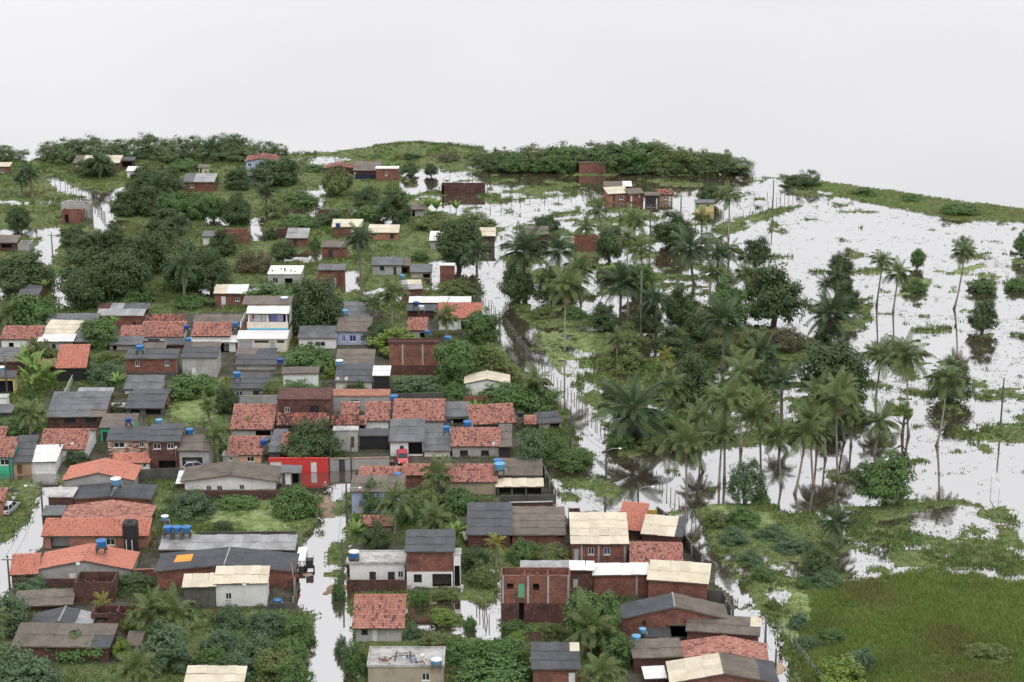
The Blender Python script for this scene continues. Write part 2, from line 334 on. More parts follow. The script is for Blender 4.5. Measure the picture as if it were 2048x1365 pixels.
# ---------------------------------------------------------------- where land, marsh and flood water lie
COVER = [  # (outline on the ground, share of it that stands out of the water)
 ([(-300,322),(0,318),(60,322),(75,315),(300,310),(580,308),(650,304),(740,302),(800,296),(965,298),(975,318),(965,345),(800,345),(800,380),(870,420),(960,440),(1000,450),(1000,520),(960,560),(1000,600),(1030,700),(1130,820),(1160,900),(1080,940),(1110,990),(1120,1030),(1330,1030),(1440,1160),(1470,1230),(1560,1400),(1580,1560),(-300,1560)], 1.0),
 ([(85,352),(110,350),(140,372),(200,385),(245,375),(250,395),(220,405),(225,440),(262,440),(250,452),(215,470),(180,455),(180,415),(200,410),(165,395),(120,385)], .05),
 ([(-20,400),(60,405),(160,398),(180,402),(120,408),(60,411),(0,408)], .1),
 ([(-20,462),(60,460),(120,452),(126,480),(100,530),(75,522),(60,500),(88,478),(0,472)], .04),
 ([(110,550),(142,560),(142,625),(112,615)], .2), ([(-30,558),(16,560),(16,612),(-30,612)], .05),
 ([(575,318),(640,314),(690,312),(720,320),(660,330),(640,350),(590,330)], .12),
 ([(600,385),(645,368),(662,385),(640,430),(620,435),(600,428),(520,442),(530,420),(600,415)], .3),
 ([(495,440),(532,430),(522,482),(498,482)], .2), ([(540,511),(645,503),(645,523),(540,525)], .1), ([(400,435),(455,430),(455,454),(410,454)], .2),
 ([(680,420),(760,410),(802,440),(770,454),(690,432)], .35), ([(686,540),(712,545),(720,580),(690,586)], .03), ([(720,585),(800,568),(765,612),(720,606)], .15),
 ([(850,522),(920,518),(985,470),(1000,520),(985,560),(980,620),(1000,640),(955,622),(955,592),(900,562),(862,572)], .12), ([(855,553),(882,558),(872,582),(855,582)], .1),
 ([(398,568),(430,563),(440,573),(522,573),(526,592),(500,592),(430,622),(398,604)], .3), ([(523,565),(541,562),(541,580),(520,582)], .1),
 ([(780,596),(945,592),(1000,610),(1000,630),(940,612),(830,606),(780,606)], .2),
 # flooded fields beyond the town
 ([(800,342),(880,336),(985,350),(1130,348),(1160,352),(1400,352),(1480,345),(1500,345),(1560,350),(1600,375),(1620,395),(1560,420),(1440,470),(1300,495),(1200,465),(1100,440),(1030,440),(960,432),(870,412),(820,395),(800,380)], .30),
 ([(1290,352),(1500,345),(1570,352),(1620,395),(1520,425),(1440,455),(1400,420),(1290,400)], .07), ([(1000,345),(1160,352),(1240,352),(1240,372),(1100,362),(1000,352)], .04),
 ([(800,345),(900,340),(890,365),(880,385),(810,385)], .1),
 ([(960,318),(1000,322),(1490,338),(1498,346),(1300,342),(1100,338),(960,332)], 1.0), ([(1215,335),(1300,338),(1460,346),(1450,353),(1300,349),(1215,346)], .95),
 ([(1265,357),(1330,359),(1400,366),(1480,376),(1400,377),(1290,369)], .75), ([(880,330),(1000,332),(990,341),(880,346)], .9), ([(1040,368),(1080,370),(1110,382),(1080,388),(1050,376)], .6),
 ([(1205,415),(1300,420),(1320,440),(1210,448)], .75),
 ([(1395,475),(1440,446),(1520,425),(1560,415),(1625,408),(1580,430),(1530,446),(1450,472),(1420,492)], .95),
 ([(1000,440),(1200,470),(1320,500),(1420,490),(1480,560),(1480,640),(1330,640),(1200,600),(1000,600),(990,520)], .35),
 ([(1500,450),(1620,408),(2048,446),(2400,466),(2400,900),(2048,1000),(1900,1000),(1800,900),(1700,700),(1600,660),(1480,640),(1480,540)], .10),
 ([(1640,420),(1900,445),(2400,470),(2400,520),(1800,500),(1640,470)], .05),
 ([(1640,600),(1750,590),(1740,640),(1720,680),(1640,640)], .5), ([(1655,545),(1770,535),(1765,548),(1660,553)], .85), ([(1808,555),(1860,560),(1855,582),(1812,584)], 1.0),
 ([(1940,515),(2100,520),(2100,560),(1960,555)], .3), ([(1600,700),(1760,700),(1900,760),(1900,850),(1760,840),(1690,760)], .33), ([(1940,760),(2100,770),(2100,800),(1950,800)], .5),
 ([(1000,600),(1060,600),(1180,605),(1200,640),(1330,645),(1480,645),(1600,660),(1610,700),(1580,740),(1690,760),(1740,790),(1700,860),(1600,880),(1480,895),(1330,900),(1280,925),(1220,910),(1180,860),(1150,790),(1060,680),(1020,640)], .72),
 ([(1480,640),(1610,640),(1700,690),(1590,690),(1560,662),(1480,656)], .2), ([(1110,700),(1150,690),(1180,760),(1135,745)], .5), ([(1530,700),(1600,690),(1640,760),(1560,760)], .3),
 ([(1800,905),(1950,885),(2400,900),(2400,1160),(2060,1090),(1990,1000),(1850,990),(1720,1000),(1560,1000),(1300,1005),(1240,960),(1370,920),(1700,905)], .05),
 ([(1900,864),(1960,851),(2400,852),(2400,890),(1960,883),(1915,874)], .92),
 ([(985,470),(1000,470),(1015,600),(1062,660),(1095,722),(1136,760),(1200,850),(1240,900),(1330,990),(1380,1040),(1440,1110),(1480,1170),(1560,1270),(1600,1330),(1640,1560),(1560,1560),(1520,1260),(1460,1200),(1400,1110),(1350,1050),(1330,1020),(1120,1035),(1088,950),(1150,900),(1140,825),(1072,768),(1008,700),(985,640),(970,600)], .05),
 ([(1103,912),(1150,889),(1186,910),(1192,935),(1150,946),(1105,936)], 1.0), ([(1100,960),(1200,953),(1245,980),(1230,1005),(1125,1005)], .55), ([(1205,870),(1330,880),(1335,918),(1240,932)], .6),
 ([(1390,1020),(1450,1008),(1560,1010),(1690,1050),(1700,1150),(1650,1180),(1600,1290),(1650,1560),(1620,1560),(1560,1270),(1470,1160),(1420,1090)], .9),
 ([(1690,1012),(1840,1000),(2000,1000),(2060,1090),(2300,1150),(2300,1190),(2048,1168),(1850,1142),(1720,1162),(1700,1100)], .45), ([(1710,1010),(1825,1010),(1830,1060),(1740,1085)], .75),
 ([(1985,1050),(2030,1055),(2045,1080),(1990,1085)], 1.0), ([(1830,1120),(1960,1100),(2030,1110),(2020,1130),(1850,1140)], .9),
 ([(1628,1187),(1700,1165),(1850,1140),(2048,1165),(2400,1200),(2400,1560),(1650,1560),(1605,1300)], 1.0),
 ([(1556,350),(1600,356),(1660,366),(1800,384),(1900,400),(2048,418),(2400,440),(2400,462),(2048,446),(1900,440),(1800,417),(1740,407),(1660,387),(1615,378)], 1.0), ([(1590,380),(1660,384),(1720,405),(1700,414),(1600,404)], .35),
 # streets and flooded yards
 ([(640,985),(690,950),(698,1010),(692,1110),(698,1190),(708,1290),(700,1300),(740,1560),(590,1560),(615,1300),(632,1240),(592,1210),(592,1110),(636,1020)], .03),
 ([(540,944),(705,940),(705,985),(600,990),(560,970)], .0), ([(637,984),(668,984),(670,1032),(640,1034)], 1.0),
 ([(656,1086),(692,1080),(692,1136),(658,1132)], .95), ([(668,1006),(698,1000),(696,1026),(670,1027)], .95), ([(655,1168),(692,1166),(690,1186),(640,1184)], .7), ([(640,1145),(690,1140),(690,1165),(650,1160)], .5),
 ([(-40,1250),(-10,1100),(40,1060),(85,985),(60,958),(-40,958),(-40,945),(112,945),(128,975),(92,1020),(90,1100),(60,1112),(22,1190),(0,1260)], .0),
 ([(2,973),(82,964),(78,990),(38,1016),(2,1012)], .97), ([(2,1040),(25,1038),(8,1070),(0,1075)], .95), ([(30,1042),(50,1040),(28,1070),(18,1072)], .9),
 ([(812,1172),(910,1165),(1000,1150),(1060,1240),(1180,1240),(1180,1286),(1000,1282),(820,1262)], .08), ([(858,1222),(900,1220),(952,1250),(880,1255)], 1.0), ([(920,1120),(1000,1140),(1000,1208),(930,1200)], .75),
 ([(1150,346),(1235,347),(1232,353),(1150,352)], 1.0), ([(880,389),(975,390),(972,396),(880,394)], .7), ([(1140,500),(1205,502),(1205,516),(1140,514)], .95), ([(995,1246),(1145,1246),(1180,1270),(1000,1266)], .78), ([(812,1175),(918,1172),(930,1200),(812,1216)], .88),  # grassy patches added at wall feet to break up the mirrored walls
]
MUD = [[(637,984),(668,984),(670,1032),(640,1034)], [(640,1166),(692,1166),(690,1186),(640,1184)], [(330,935),(420,935),(420,950),(330,955)], [(800,905),(870,900),(860,935),(800,935)], [(560,1090),(640,1130),(640,1160),(590,1160)]]
YARD = [[(-20,640),(480,625),(480,705),(360,712),(240,706),(-20,700)], [(60,870),(200,830),(420,860),(420,952),(60,952)], [(455,792),(1040,800),(1040,935),(540,940),(450,930)], [(700,930),(1100,930),(1100,1000),(990,1000),(870,985),(700,985)],
        [(80,975),(310,965),(312,1180),(30,1182)], [(312,1072),(598,1070),(598,1222),(312,1222)], [(690,1090),(912,1060),(912,1180),(690,1192)], [(1140,1010),(1330,1040),(1450,1150),(1560,1365),(1540,1420),(1260,1420),(1230,1200),(1140,1140)],
        [(250,690),(560,690),(560,760),(440,760),(250,800)], [(590,640),(760,600),(790,800),(660,800),(590,700)], [(20,1180),(290,1190),(290,1330),(20,1330)], [(90,780),(340,770),(330,840),(90,865)], [(340,925),(600,935),(600,1002),(350,1002)], [(930,1000),(1140,1010),(1140,1100),(930,1100)], [(810,610),(970,600),(970,680),(810,700)]]
LIME = [[(400,1005),(540,985),(600,1000),(605,1050),(520,1072),(430,1052)], [(345,760),(445,752),(432,850),(335,838)], [(1425,1012),(1540,1026),(1560,1052),(1430,1052)], [(1530,1160),(1610,1190),(1645,1260),(1640,1340),(1600,1300),(1560,1240)],
        [(1080,660),(1190,670),(1180,740),(1100,760)], [(1740,545),(2010,530),(2000,590),(1780,600)]]
def inpoly(px, py, poly):
    r = np.zeros(px.shape, dtype=bool); n = len(poly)
    for i in range(n):
        x0, y0 = poly[i]; x1, y1 = poly[(i + 1) % n]
        if y0 == y1: continue
        c = ((y0 > py) != (y1 > py)) & (px < (x1 - x0) * (py - y0) / (y1 - y0) + x0); r ^= c
    return r
_grid = nrng.random((256, 256))
def vnoise(x, y):
    xi, yi = np.floor(x).astype(int), np.floor(y).astype(int); fx, fy = x - xi, y - yi
    fx, fy = fx * fx * (3 - 2 * fx), fy * fy * (3 - 2 * fy); g = lambda a, b: _grid[a % 256, b % 256]
    return (g(xi, yi) * (1 - fx) + g(xi + 1, yi) * fx) * (1 - fy) + (g(xi, yi + 1) * (1 - fx) + g(xi + 1, yi + 1) * fx) * fy
def fbm(x, y, o=4):
    s, a, f, tot = 0, 1.0, 1.0, 0
    for k in range(o): s = s + a * vnoise(x * f + 17.3 * k, y * f + 5.1 * k); tot += a; a *= 0.55; f *= 2.1
    return s / tot
_q = np.sort(fbm(nrng.random(40000) * 200, nrng.random(40000) * 200))
def unif(n): return np.searchsorted(_q, n) / len(_q)
def ground_img(x, y):     # ground point -> photo pixel, as arrays; a little wobble so that banks are uneven
    wx = (fbm(x * .35 + 40, y * .35) - .5) * 2.4; wy = (fbm(x * .35, y * .35 + 90) - .5) * 3.2
    dep = (y + wy) * CP + H_CAM * SP; up = (y + wy) * SP - H_CAM * CP
    return CX + FPX * (x + wx) / dep, CY - FPX * up / dep
def cover(x, y):
    px, py = ground_img(x, y); m = np.zeros(x.shape)
    for poly, v in COVER: m[inpoly(px, py, poly)] = v
    return m
def height(x, y):
    m = cover(x, y); n = unif(fbm(x * .22, y * .26, 5)); d = (m - n)
    d = np.where(m >= .999, .5, np.where(m <= .001, -.5, d))
    s = np.clip((d + .09) / .18, 0, 1); s = s * s * (3 - 2 * s)
    mc = G(842, 308); md = G(770, 312); bump = 2.1 * np.exp(-((x - mc.x) / 11) ** 2 - ((y - mc.y) / 9) ** 2) + 1.0 * np.exp(-((x - md.x) / 8) ** 2 - ((y - md.y) / 8) ** 2)   # low mound on the far shore
    return -0.45 + 0.62 * s + (fbm(x * .8 + 7, y * .8) - .5) * 0.16 + bump * s, m
NR, NC = 430, 420
yy = 148 * (640 / 148) ** (np.linspace(0, 1, NR)); uu = np.linspace(-1, 1, NC)
YY, UU = np.meshgrid(yy, uu, indexing='ij'); XX = UU * (YY * 0.285 + 26)
ZZ, MM = height(XX.ravel(), YY.ravel())
pxg, pyg = ground_img(XX.ravel(), YY.ravel())
colg = np.zeros((NR * NC, 3))
for pl in MUD: colg[inpoly(pxg, pyg, pl), 0] = 1
for pl in LIME: colg[inpoly(pxg, pyg, pl), 1] = 0.85
for pl in YARD: colg[inpoly(pxg, pyg, pl), 2] = 0.9
idx = np.arange(NR * NC).reshape(NR, NC)
F = np.stack([idx[:-1, :-1], idx[:-1, 1:], idx[1:, 1:], idx[1:, :-1]], -1).reshape(-1, 4)
keep = (ZZ[F].max(1) > -0.30)
F = F[keep]; used = np.unique(F); remap = -np.ones(NR * NC, dtype=int); remap[used] = np.arange(len(used))
Vg = np.stack([XX.ravel(), YY.ravel(), ZZ], -1)[used]
ground = link(bpy.data.objects.new('ground', mesh_np('ground', Vg, remap[F], MATS['ground'], True, colg[used]))); ground['kind'] = 'structure'; ground['label'] = 'grassy and muddy land rising out of the flood water'
b = MB(); b.poly([(-9000, -300, 0), (9000, -300, 0), (9000, 16000, 0), (-9000, 16000, 0)])
water = b.build('water', MATS['water']); water['kind'] = 'structure'; water['label'] = 'pale still flood and lake water mirroring the overcast sky'

# ---------------------------------------------------------------- grass, reeds, floating plants (nobody could count them)
def blades(name, x, y, z, h, w, col, nb, spread, lean, label):
    n = len(x); k = n * nb
    bx = np.repeat(x, nb) + nrng.normal(0, 1, k) * np.repeat(spread, nb); by = np.repeat(y, nb) + nrng.normal(0, 1, k) * np.repeat(spread, nb); bz = np.repeat(z, nb)
    a = nrng.random(k) * math.tau; hh = np.repeat(h, nb) * nrng.uniform(.55, 1.25, k); ww = np.repeat(w, nb)
    la = nrng.random(k) * math.tau; ll = hh * lean * nrng.random(k)
    ox, oy = np.cos(a) * ww, np.sin(a) * ww
    V = np.empty((k, 3, 3)); V[:, 0] = np.stack([bx - ox, by - oy, bz], -1); V[:, 1] = np.stack([bx + ox, by + oy, bz], -1)
    V[:, 2] = np.stack([bx + np.cos(la) * ll, by + np.sin(la) * ll, bz + hh], -1)
    c = np.repeat(col, nb, axis=0) * nrng.uniform(.75, 1.3, (k, 1)); c = np.repeat(c[:, None, :], 3, axis=1)
    o = link(bpy.data.objects.new(name, mesh_np(name, V.reshape(-1, 3), np.arange(k * 3).reshape(-1, 3), MATS['blade'], False, c.reshape(-1, 3))))
    o['kind'] = 'stuff'; o['label'] = label; o['category'] = 'plants'; return o
def scatter(dens_near, dens_far, boost=None):
    y = 190 + (nrng.random(900000)) * 330; x = nrng.uniform(-1, 1, 900000) * (y * 0.27 + 8)
    area = (y * 0.27 + 8) * 2 * 330 / 900000
    d = np.interp(y, [190, 260, 400, 520], [dens_near, dens_near * .8, dens_far, dens_far])
    k = nrng.random(900000) < d * area; return x[k], y[k]
REED = [[(1628,1187),(1700,1165),(1850,1140),(2048,1165),(2400,1200),(2400,1560),(1650,1560),(1605,1300)], [(1556,350),(1600,356),(1660,366),(1800,384),(1900,400),(2048,418),(2400,440),(2400,462),(2048,446),(1900,440),(1800,417),(1740,407),(1660,387),(1615,378)]]
MOUND = [(590,304),(740,302),(800,296),(965,298),(960,318),(1000,334),(880,344),(740,330),(640,314)]
NOGRASS = [MUD[0], MUD[1]]
def mixcol(a, b_, k): return np.asarray(a)[None] * (1 - k[:, None]) + np.asarray(b_)[None] * k[:, None]
x, y = scatter(5.0, 1.5); z, m = height(x, y); px, py = ground_img(x, y)
ok = (z > -0.06)
for pl in NOGRASS: ok &= ~inpoly(px, py, pl)
reed = np.zeros(len(x), bool)
for pl in REED: reed |= inpoly(px, py, pl)
yardm = np.zeros(len(x), bool)
for pl in YARD: yardm |= inpoly(px, py, pl)
ok &= ~(yardm & (unif(fbm(x * .3 + 8, y * .3 + 31)) < .72))
ok &= ~reed; x, y, z, px, py = x[ok], y[ok], z[ok], px[ok], py[ok]
k1 = np.clip((fbm(x * .11, y * .11) - .35) / .3, 0, 1); k2 = np.clip((fbm(x * .3 + 50, y * .3) - .52) / .2, 0, 1)
col = mixcol((.105, .175, .050), (.17, .21, .070), k1); col = col * (1 - .6 * k2[:, None]) + np.array([.14, .125, .06]) * (.6 * k2[:, None])
lime = np.zeros(len(x), bool)
for pl in LIME: lime |= inpoly(px, py, pl)
lk = np.clip((fbm(x * .25 + 9, y * .25 + 3) - .42) / .15, 0, 1) * lime; col = col * (1 - lk[:, None]) + np.array([.27, .33, .13]) * lk[:, None]
tall = np.clip((fbm(x * .16 + 20, y * .16 + 60) - .45) / .25, 0, 1); far = np.interp(y, [200, 500], [1, 1.5])
blades('grass', x, y, z - .03, (.16 + .38 * tall) * (1 - .6 * lk) * far, (.05 + .03 * far) * np.ones(len(x)), col, 6, .14 + .1 * far, 1.0, 'rank green grass covering the yards and banks')
# tall reeds: the field at the lower right and the long spit
x, y = scatter(20.0, 8.0); z, m = height(x, y); px, py = ground_img(x, y); ok = np.zeros(len(x), bool)
for pl in REED: ok |= inpoly(px, py, pl)
ok &= (z > -.1); x, y, z = x[ok], y[ok], z[ok]; k1 = np.clip((fbm(x * .09 + 3, y * .09) - .4) / .25, 0, 1); k2 = np.clip((fbm(x * .14 + 70, y * .14) - .48) / .2, 0, 1)
col = mixcol((.155, .23, .055), (.215, .275, .075), k1); col = col * (1 - .55 * k2[:, None]) + np.array([.20, .16, .07]) * (.55 * k2[:, None])
blades('reeds', x, y, z - .05, (.36 + .45 * fbm(x * .25, y * .25)) * np.where(y > 320, .42, 1.0), .05 * np.ones(len(x)), col, 5, .16 * np.ones(len(x)), .7, 'tall dark green reeds filling the lower right marsh and far spit')
# water plants peppering the flooded fields
x, y = scatter(3.2, 1.8); z, m = height(x, y); px, py = ground_img(x, y)
n3 = unif(fbm(x * 1.1 + 33, y * .9 + 12, 3)); n4 = unif(fbm(x * .12 + 5, y * .14 + 77, 3)); ok = (z < -.05) & (m > .03) & (n3 < (.05 + m * 1.3) * (.25 + 1.7 * (n4 > .4) * n4)); x, y, m = x[ok], y[ok], m[ok]
k1 = nrng.random(len(x)); col = mixcol((.13, .17, .075), (.24, .26, .13), k1)
blades('floating_plants', x, y, np.full(len(x), -.01), .05 + .12 * nrng.random(len(x)), .055 * np.ones(len(x)), col, 4, .2 * np.ones(len(x)), 2.0, 'scattered water plants floating on the flooded fields')
# ---------------------------------------------------------------- roofs
def frame_m(o, u, v):
    u, v = u.normalized(), v.normalized(); n = u.cross(v).normalized()
    return Matrix(((u.x, v.x, n.x, o.x), (u.y, v.y, n.y, o.y), (u.z, v.z, n.z, o.z), (0, 0, 0, 1)))
def sheet_mesh(w, l, mat, pitch=0.23):
    n = max(4, int(round(w / pitch))) ; xs = np.linspace(0, w * 1.015, 2 * n + 1); zs = np.where(np.arange(2 * n + 1) % 2, 0.055, 0.0)
    V = np.concatenate([np.stack([xs, np.zeros_like(xs), zs], -1), np.stack([xs, np.full_like(xs, l * 1.04), zs - 0.012], -1)]); k = 2 * n + 1
    Fq = np.stack([np.arange(k - 1), np.arange(1, k), np.arange(1, k) + k, np.arange(k - 1) + k], -1)
    return mesh_np('roof_sheet', V, Fq, mat)
def sheet_panel(roof, o, u, v, key, far, patches=None, pitch=0.23):
    """corrugated sheets laid in lapped courses over the slope o + a*u + b*v (relative to the house)"""
    W, L = u.length, v.length; un, vn = u.normalized(), v.normalized()
    nc = max(1, round(W / (2.2 if far else 1.15))); nr = max(1, round(L / (2.6 if far else 1.95))); cw, cl = W / nc, L / nr
    nrm = un.cross(vn).normalized(); cache = {}
    for r in range(nr):
        for c in range(nc):
            kk = key
            if patches:
                for (a0, a1, b0, b1, pk) in patches:
                    if a0 <= (c + .5) / nc < a1 and b0 <= (r + .5) / nr < b1: kk = pk
            if kk == 'hole': continue
            if kk not in cache: cache[kk] = sheet_mesh(cw, cl, MATS[kk], 0.3 if far else pitch)
            p = o + un * (c * cw) + vn * (r * cl + rng.uniform(-.08, .08)) + nrm * (0.03 + 0.022 * r + 0.004 * (c % 2) + rng.uniform(0, .012))
            M = frame_m(p, un, vn) @ Matrix.Rotation(rng.gauss(0, .011), 4, 'Z')
            child('roof_sheet', cache[kk], roof, M)
def tile_panel(roof, o, u, v, key, far):
    W, L = u.length, v.length; un, vn = u.normalized(), v.normalized(); nrm = un.cross(vn).normalized()
    tw, tl = (0.30, 0.42) if far else (0.235, 0.37)
    nc, nr = max(2, int(W / tw)), max(2, int(L / tl)); tw, tl = W / nc, L / nr
    C, Rr = np.meshgrid(np.arange(nc), np.arange(nr)); C, Rr = C.ravel(), Rr.ravel(); n = len(C)
    a = np.array([0, .3, .7, 1.0]); hz = np.array([0, .075, .075, 0]); jx = nrng.normal(0, .012, n); jr = nrng.normal(0, .01, n); jz = nrng.random(n) * .025
    P = np.empty((n, 8, 3))
    for k in range(4):
        for e in (0, 1):
            P[:, e * 4 + k, 0] = (C + a[k]) * tw + jx; P[:, e * 4 + k, 1] = (Rr + (e * 1.12)) * tl + jr; P[:, e * 4 + k, 2] = .03 + hz[k] * (1 - .15 * e) + jz + (.04 if e == 0 else 0.0)
    q = np.array([[0, 1, 5, 4], [1, 2, 6, 5], [2, 3, 7, 6]]); Fq = (np.arange(n)[:, None, None] * 8 + q[None]).reshape(-1, 4)
    rot = np.array([list(un), list(vn), list(nrm)]); V = P.reshape(-1, 3) @ rot + np.array(list(o))
    cval = np.clip(nrng.beta(2.2, 1.8, n), 0, 1); col = np.repeat(cval, 8)[:, None] * np.ones(3)
    t = child('tiles', mesh_np('tiles', V, Fq, MATS[key], False, col), roof); t['kind'] = 'stuff'
TILE = ('t', 'tn', 'td')
def panel(roof, mb, o, u, v, key, far, patches=None, pitch=0.23):
    n = u.cross(v).normalized(); mb.box(o - n * .10, u, v, n * .09)
    if key in TILE: tile_panel(roof, o, u, v, key, far)
    else: sheet_panel(roof, o, u, v, key, far, patches, pitch)

# ---------------------------------------------------------------- walls with real openings
def wall_with_holes(mb, o, u, h, holes, depth=0.16):
    """vertical wall o..o+u, height h; holes = (a0,a1,z0,z1) in metres, each with reveals"""
    W = u.length; un = u.normalized(); up = Vector((0, 0, 1)); inn = Vector((-un.y, un.x, 0))
    xs = sorted({0.0, W, *[t for q in holes for t in q[:2]]}); zs = sorted({0.0, h, *[t for q in holes for t in q[2:4]]})
    for i in range(len(xs) - 1):
        for j in range(len(zs) - 1):
            cx, cz = (xs[i] + xs[i+1]) / 2, (zs[j] + zs[j+1]) / 2
            if any(q[0] < cx < q[1] and q[2] < cz < q[3] for q in holes): continue
            mb.poly([o + un*xs[i] + up*zs[j], o + un*xs[i+1] + up*zs[j], o + un*xs[i+1] + up*zs[j+1], o + un*xs[i] + up*zs[j+1]])
    for a0, a1, z0, z1 in [q[:4] for q in holes]:
        c = [o + un*a0 + up*z0, o + un*a1 + up*z0, o + un*a1 + up*z1, o + un*a0 + up*z1]
        for i in range(4):
            p, q = c[i], c[(i + 1) % 4]; mb.poly([q, p, p + inn*depth, q + inn*depth])
def fit_opening(root, o, un, op):
    typ, a0, a1, z0, z1 = op[:5]; arg = op[5] if len(op) > 5 else None
    up = Vector((0, 0, 1)); inn = Vector((-un.y, un.x, 0)); q = lambda a, z, d: o + un*a + up*z + inn*d
    if typ == 'w':
        fm = MATS['frame_dark' if arg == 'dark' else 'frame_white']; m = MB(); t = .07
        for (x0, x1, y0, y1) in ((a0, a1, z0, z0+t), (a0, a1, z1-t, z1), (a0, a0+t, z0+t, z1-t), (a1-t, a1, z0+t, z1-t), ((a0+a1)/2-.03, (a0+a1)/2+.03, z0+t, z1-t)):
            m.box(q(x0, y0, .05), un*(x1-x0), inn*.06, up*(y1-y0))
        w = m.build('window', fm, root)
        pm = MB(); pm.poly([q(a0, z0, .12), q(a1, z0, .12), q(a1, z1, .12), q(a0, z1, .12)]); pm.build('pane', MATS['glassblue' if arg == 'blue' else 'glass'], w)
        sm = MB(); sm.box(q(a0-.06, z0-.06, -.05), un*(a1-a0+.12), inn*.12, up*.06); sm.build('sill', fm, w)
    elif typ in ('d', 'g'):
        m = MB(); m.box(q(a0, z0, .07), un*(a1-a0), inn*.05, up*(z1-z0)); 
        if typ == 'g':
            n = max(3, int((z1-z0)/.35))
            for i in range(1, n): zz = z0 + (z1-z0)*i/n; m.box(q(a0+.02, zz-.015, .05), un*(a1-a0-.04), inn*.02, up*.03)
        d = m.build('garage_door' if typ == 'g' else 'door', MATS['door_' + (arg or 'white')], root)
        hm = MB(); hm.box(q(a1-.18, z0+(z1-z0)*.48, .02), un*.05, inn*.05, up*.14); hm.build('handle', MATS['steel'], d)
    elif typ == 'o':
        m = MB(); m.box(q(a0-.05, z0-.02, .9), un*(a1-a0+.1), inn*.05, up*(z1-z0+.04)); m.build('painted_interior', MATS[arg or 'interior_shade'], root)  # backing panel, near-black by default to paint in the shade of the room
ALLHOUSES = []
def house(name, label, x0, x1, yb, ye, yt, typ, wall, roof, ops=(), rot=0.0, rise=None, pitch=None, cat='house', over=.22, group=None, patches=None, depth=None,
          parapet=0.0, h=None, sidewall=None, lower=None, cols=0, cp=0.23, strips=()):
    """x0..x1: photo span of the front wall's foot, yb its row, ye the front eave's row, yt the top row of the roof; opening spans are photo pixels on the front wall"""
    if yb is None: yb = ye + 2.6 * vpm(ye + 30)
    p0 = G(x0, yb); w = (x1 - x0) / scl(yb); a = R(rot); u = Vector((math.cos(a), math.sin(a), 0)) * w; vn = Vector((-math.sin(a), math.cos(a), 0))
    if h is None: h = (yb - ye) / vpm(yb)
    far = yb < 560
    tan = math.tan(R(pitch if pitch is not None else (20 if roof in TILE else 9)))
    if typ == 'F': tan = 0.0
    if rise is None: rise = w * .5 * (0.38 if roof in TILE else 0.26)
    if depth is None:
        lo, hi = 1.0, 22.0
        for _ in range(40):
            d = (lo + hi) / 2; zt = {'S': h + d*tan, 'G': h + d*tan, 'F': h, 'E': h + rise, 'W': h, 'B': h}[typ]
            c = p0 + u * .5 + vn * d; r_ = proj(c.x, c.y, zt)[1]
            if r_ > yt: lo = d
            else: hi = d
        run = max(1.6, lo)
    else: run = depth
    D = run * 2 if typ == 'G' else run
    root = thing(name, label, cat, p0, group); O = Vector((0, 0, 0)); up = Vector((0, 0, 1)); zb = -0.6; v = vn * D
    k = w / (x1 - x0)
    holes, fits = [], []
    for op in ops:
        t, a0, a1, b0, b1 = op[:5]
        A0, A1 = max(.06, (a0-x0)*k), min(w-.06, (a1-x0)*k); Z0, Z1 = (yb-b1)/(yb-ye)*h, (yb-b0)/(yb-ye)*h
        Z0 = max(Z0, -0.4); Z1 = min(Z1, h-.06)
        if A1 - A0 < .25 or Z1 - Z0 < .2: continue
        holes.append((A0, A1, Z0 - zb, Z1 - zb)); fits.append((t, A0, A1, Z0, Z1, *op[5:]))
    m = MB()
    if typ == 'W':    # roofless: thick walls, open to the sky
        th = .18; un = u.normalized()
        wall_with_holes(m, O + up*zb, u, h - zb, holes, th); b0 = vn*th
        wall_with_holes(m, O + b0 + up*zb, u, h - zb, holes, .01); m.poly([O + up*h, O + u + up*h, O + u + b0 + up*h, O + b0 + up*h])
        for s in (0, 1):
            q = O + un*(s*(w-th)) + vn*th; hh = h - rng.uniform(0, .25); m.box(q + up*zb, un*th, vn*(D-th), up*(hh-zb))
        q = O + vn*(D-th) + un*th; m.box(q + up*zb, un*(w-2*th), vn*th, up*(h-rng.uniform(0, .3)-zb))
        for i in range(cols):
            q = O + un*(w*(i+1)/(cols+1)) + vn*th; m.box(q + up*zb, un*th, vn*(D-2*th), up*(h-.3-zb))
        n = rng.randint(2, 5)
        for i in range(n):
            q = O + un*rng.uniform(.2, max(.3, w-.7)) + up*h; m.box(q, un*rng.uniform(.25, .6), vn*th*.98, up*rng.uniform(.1, .35))
    else:
        hb = {'S': h + D*tan, 'G': h, 'F': h, 'E': h, 'B': h - D*tan*.5}[typ]
        wall_with_holes(m, O + up*zb, u, h - zb, holes)
        m.poly([O+u+v+up*zb, O+v+up*zb, O+v+up*hb, O+u+v+up*hb])
        for s in (0, 1):
            q = O + u*s; pts = [q+v+up*zb, q+up*zb, q+up*h, q+v+up*hb] if s == 0 else [q+up*zb, q+v+up*zb, q+v+up*hb, q+up*h]
            if typ == 'G': 
                rg = q + v*.5 + up*(h + run*tan); pts = [q+v+up*zb, q+up*zb, q+up*h, rg, q+v+up*hb] if s == 0 else [q+up*zb, q+v+up*zb, q+v+up*hb, rg, q+up*h]
            m.poly(pts)
        if typ == 'E':
            m.poly([O+up*h, O+u+up*h, O+u*.5+up*(h+rise)]); m.poly([O+u+v+up*h, O+v+up*h, O+v+u*.5+up*(h+rise)])
    m.build('wall', MATS[wall], root)
    if sidewall:
        sm = MB(); sm.box(O + u.normalized()*(w+.004) + up*zb, u.normalized()*.05, vn*D, up*(h-zb-.02)); sm.build('side_wall', MATS[sidewall], root)
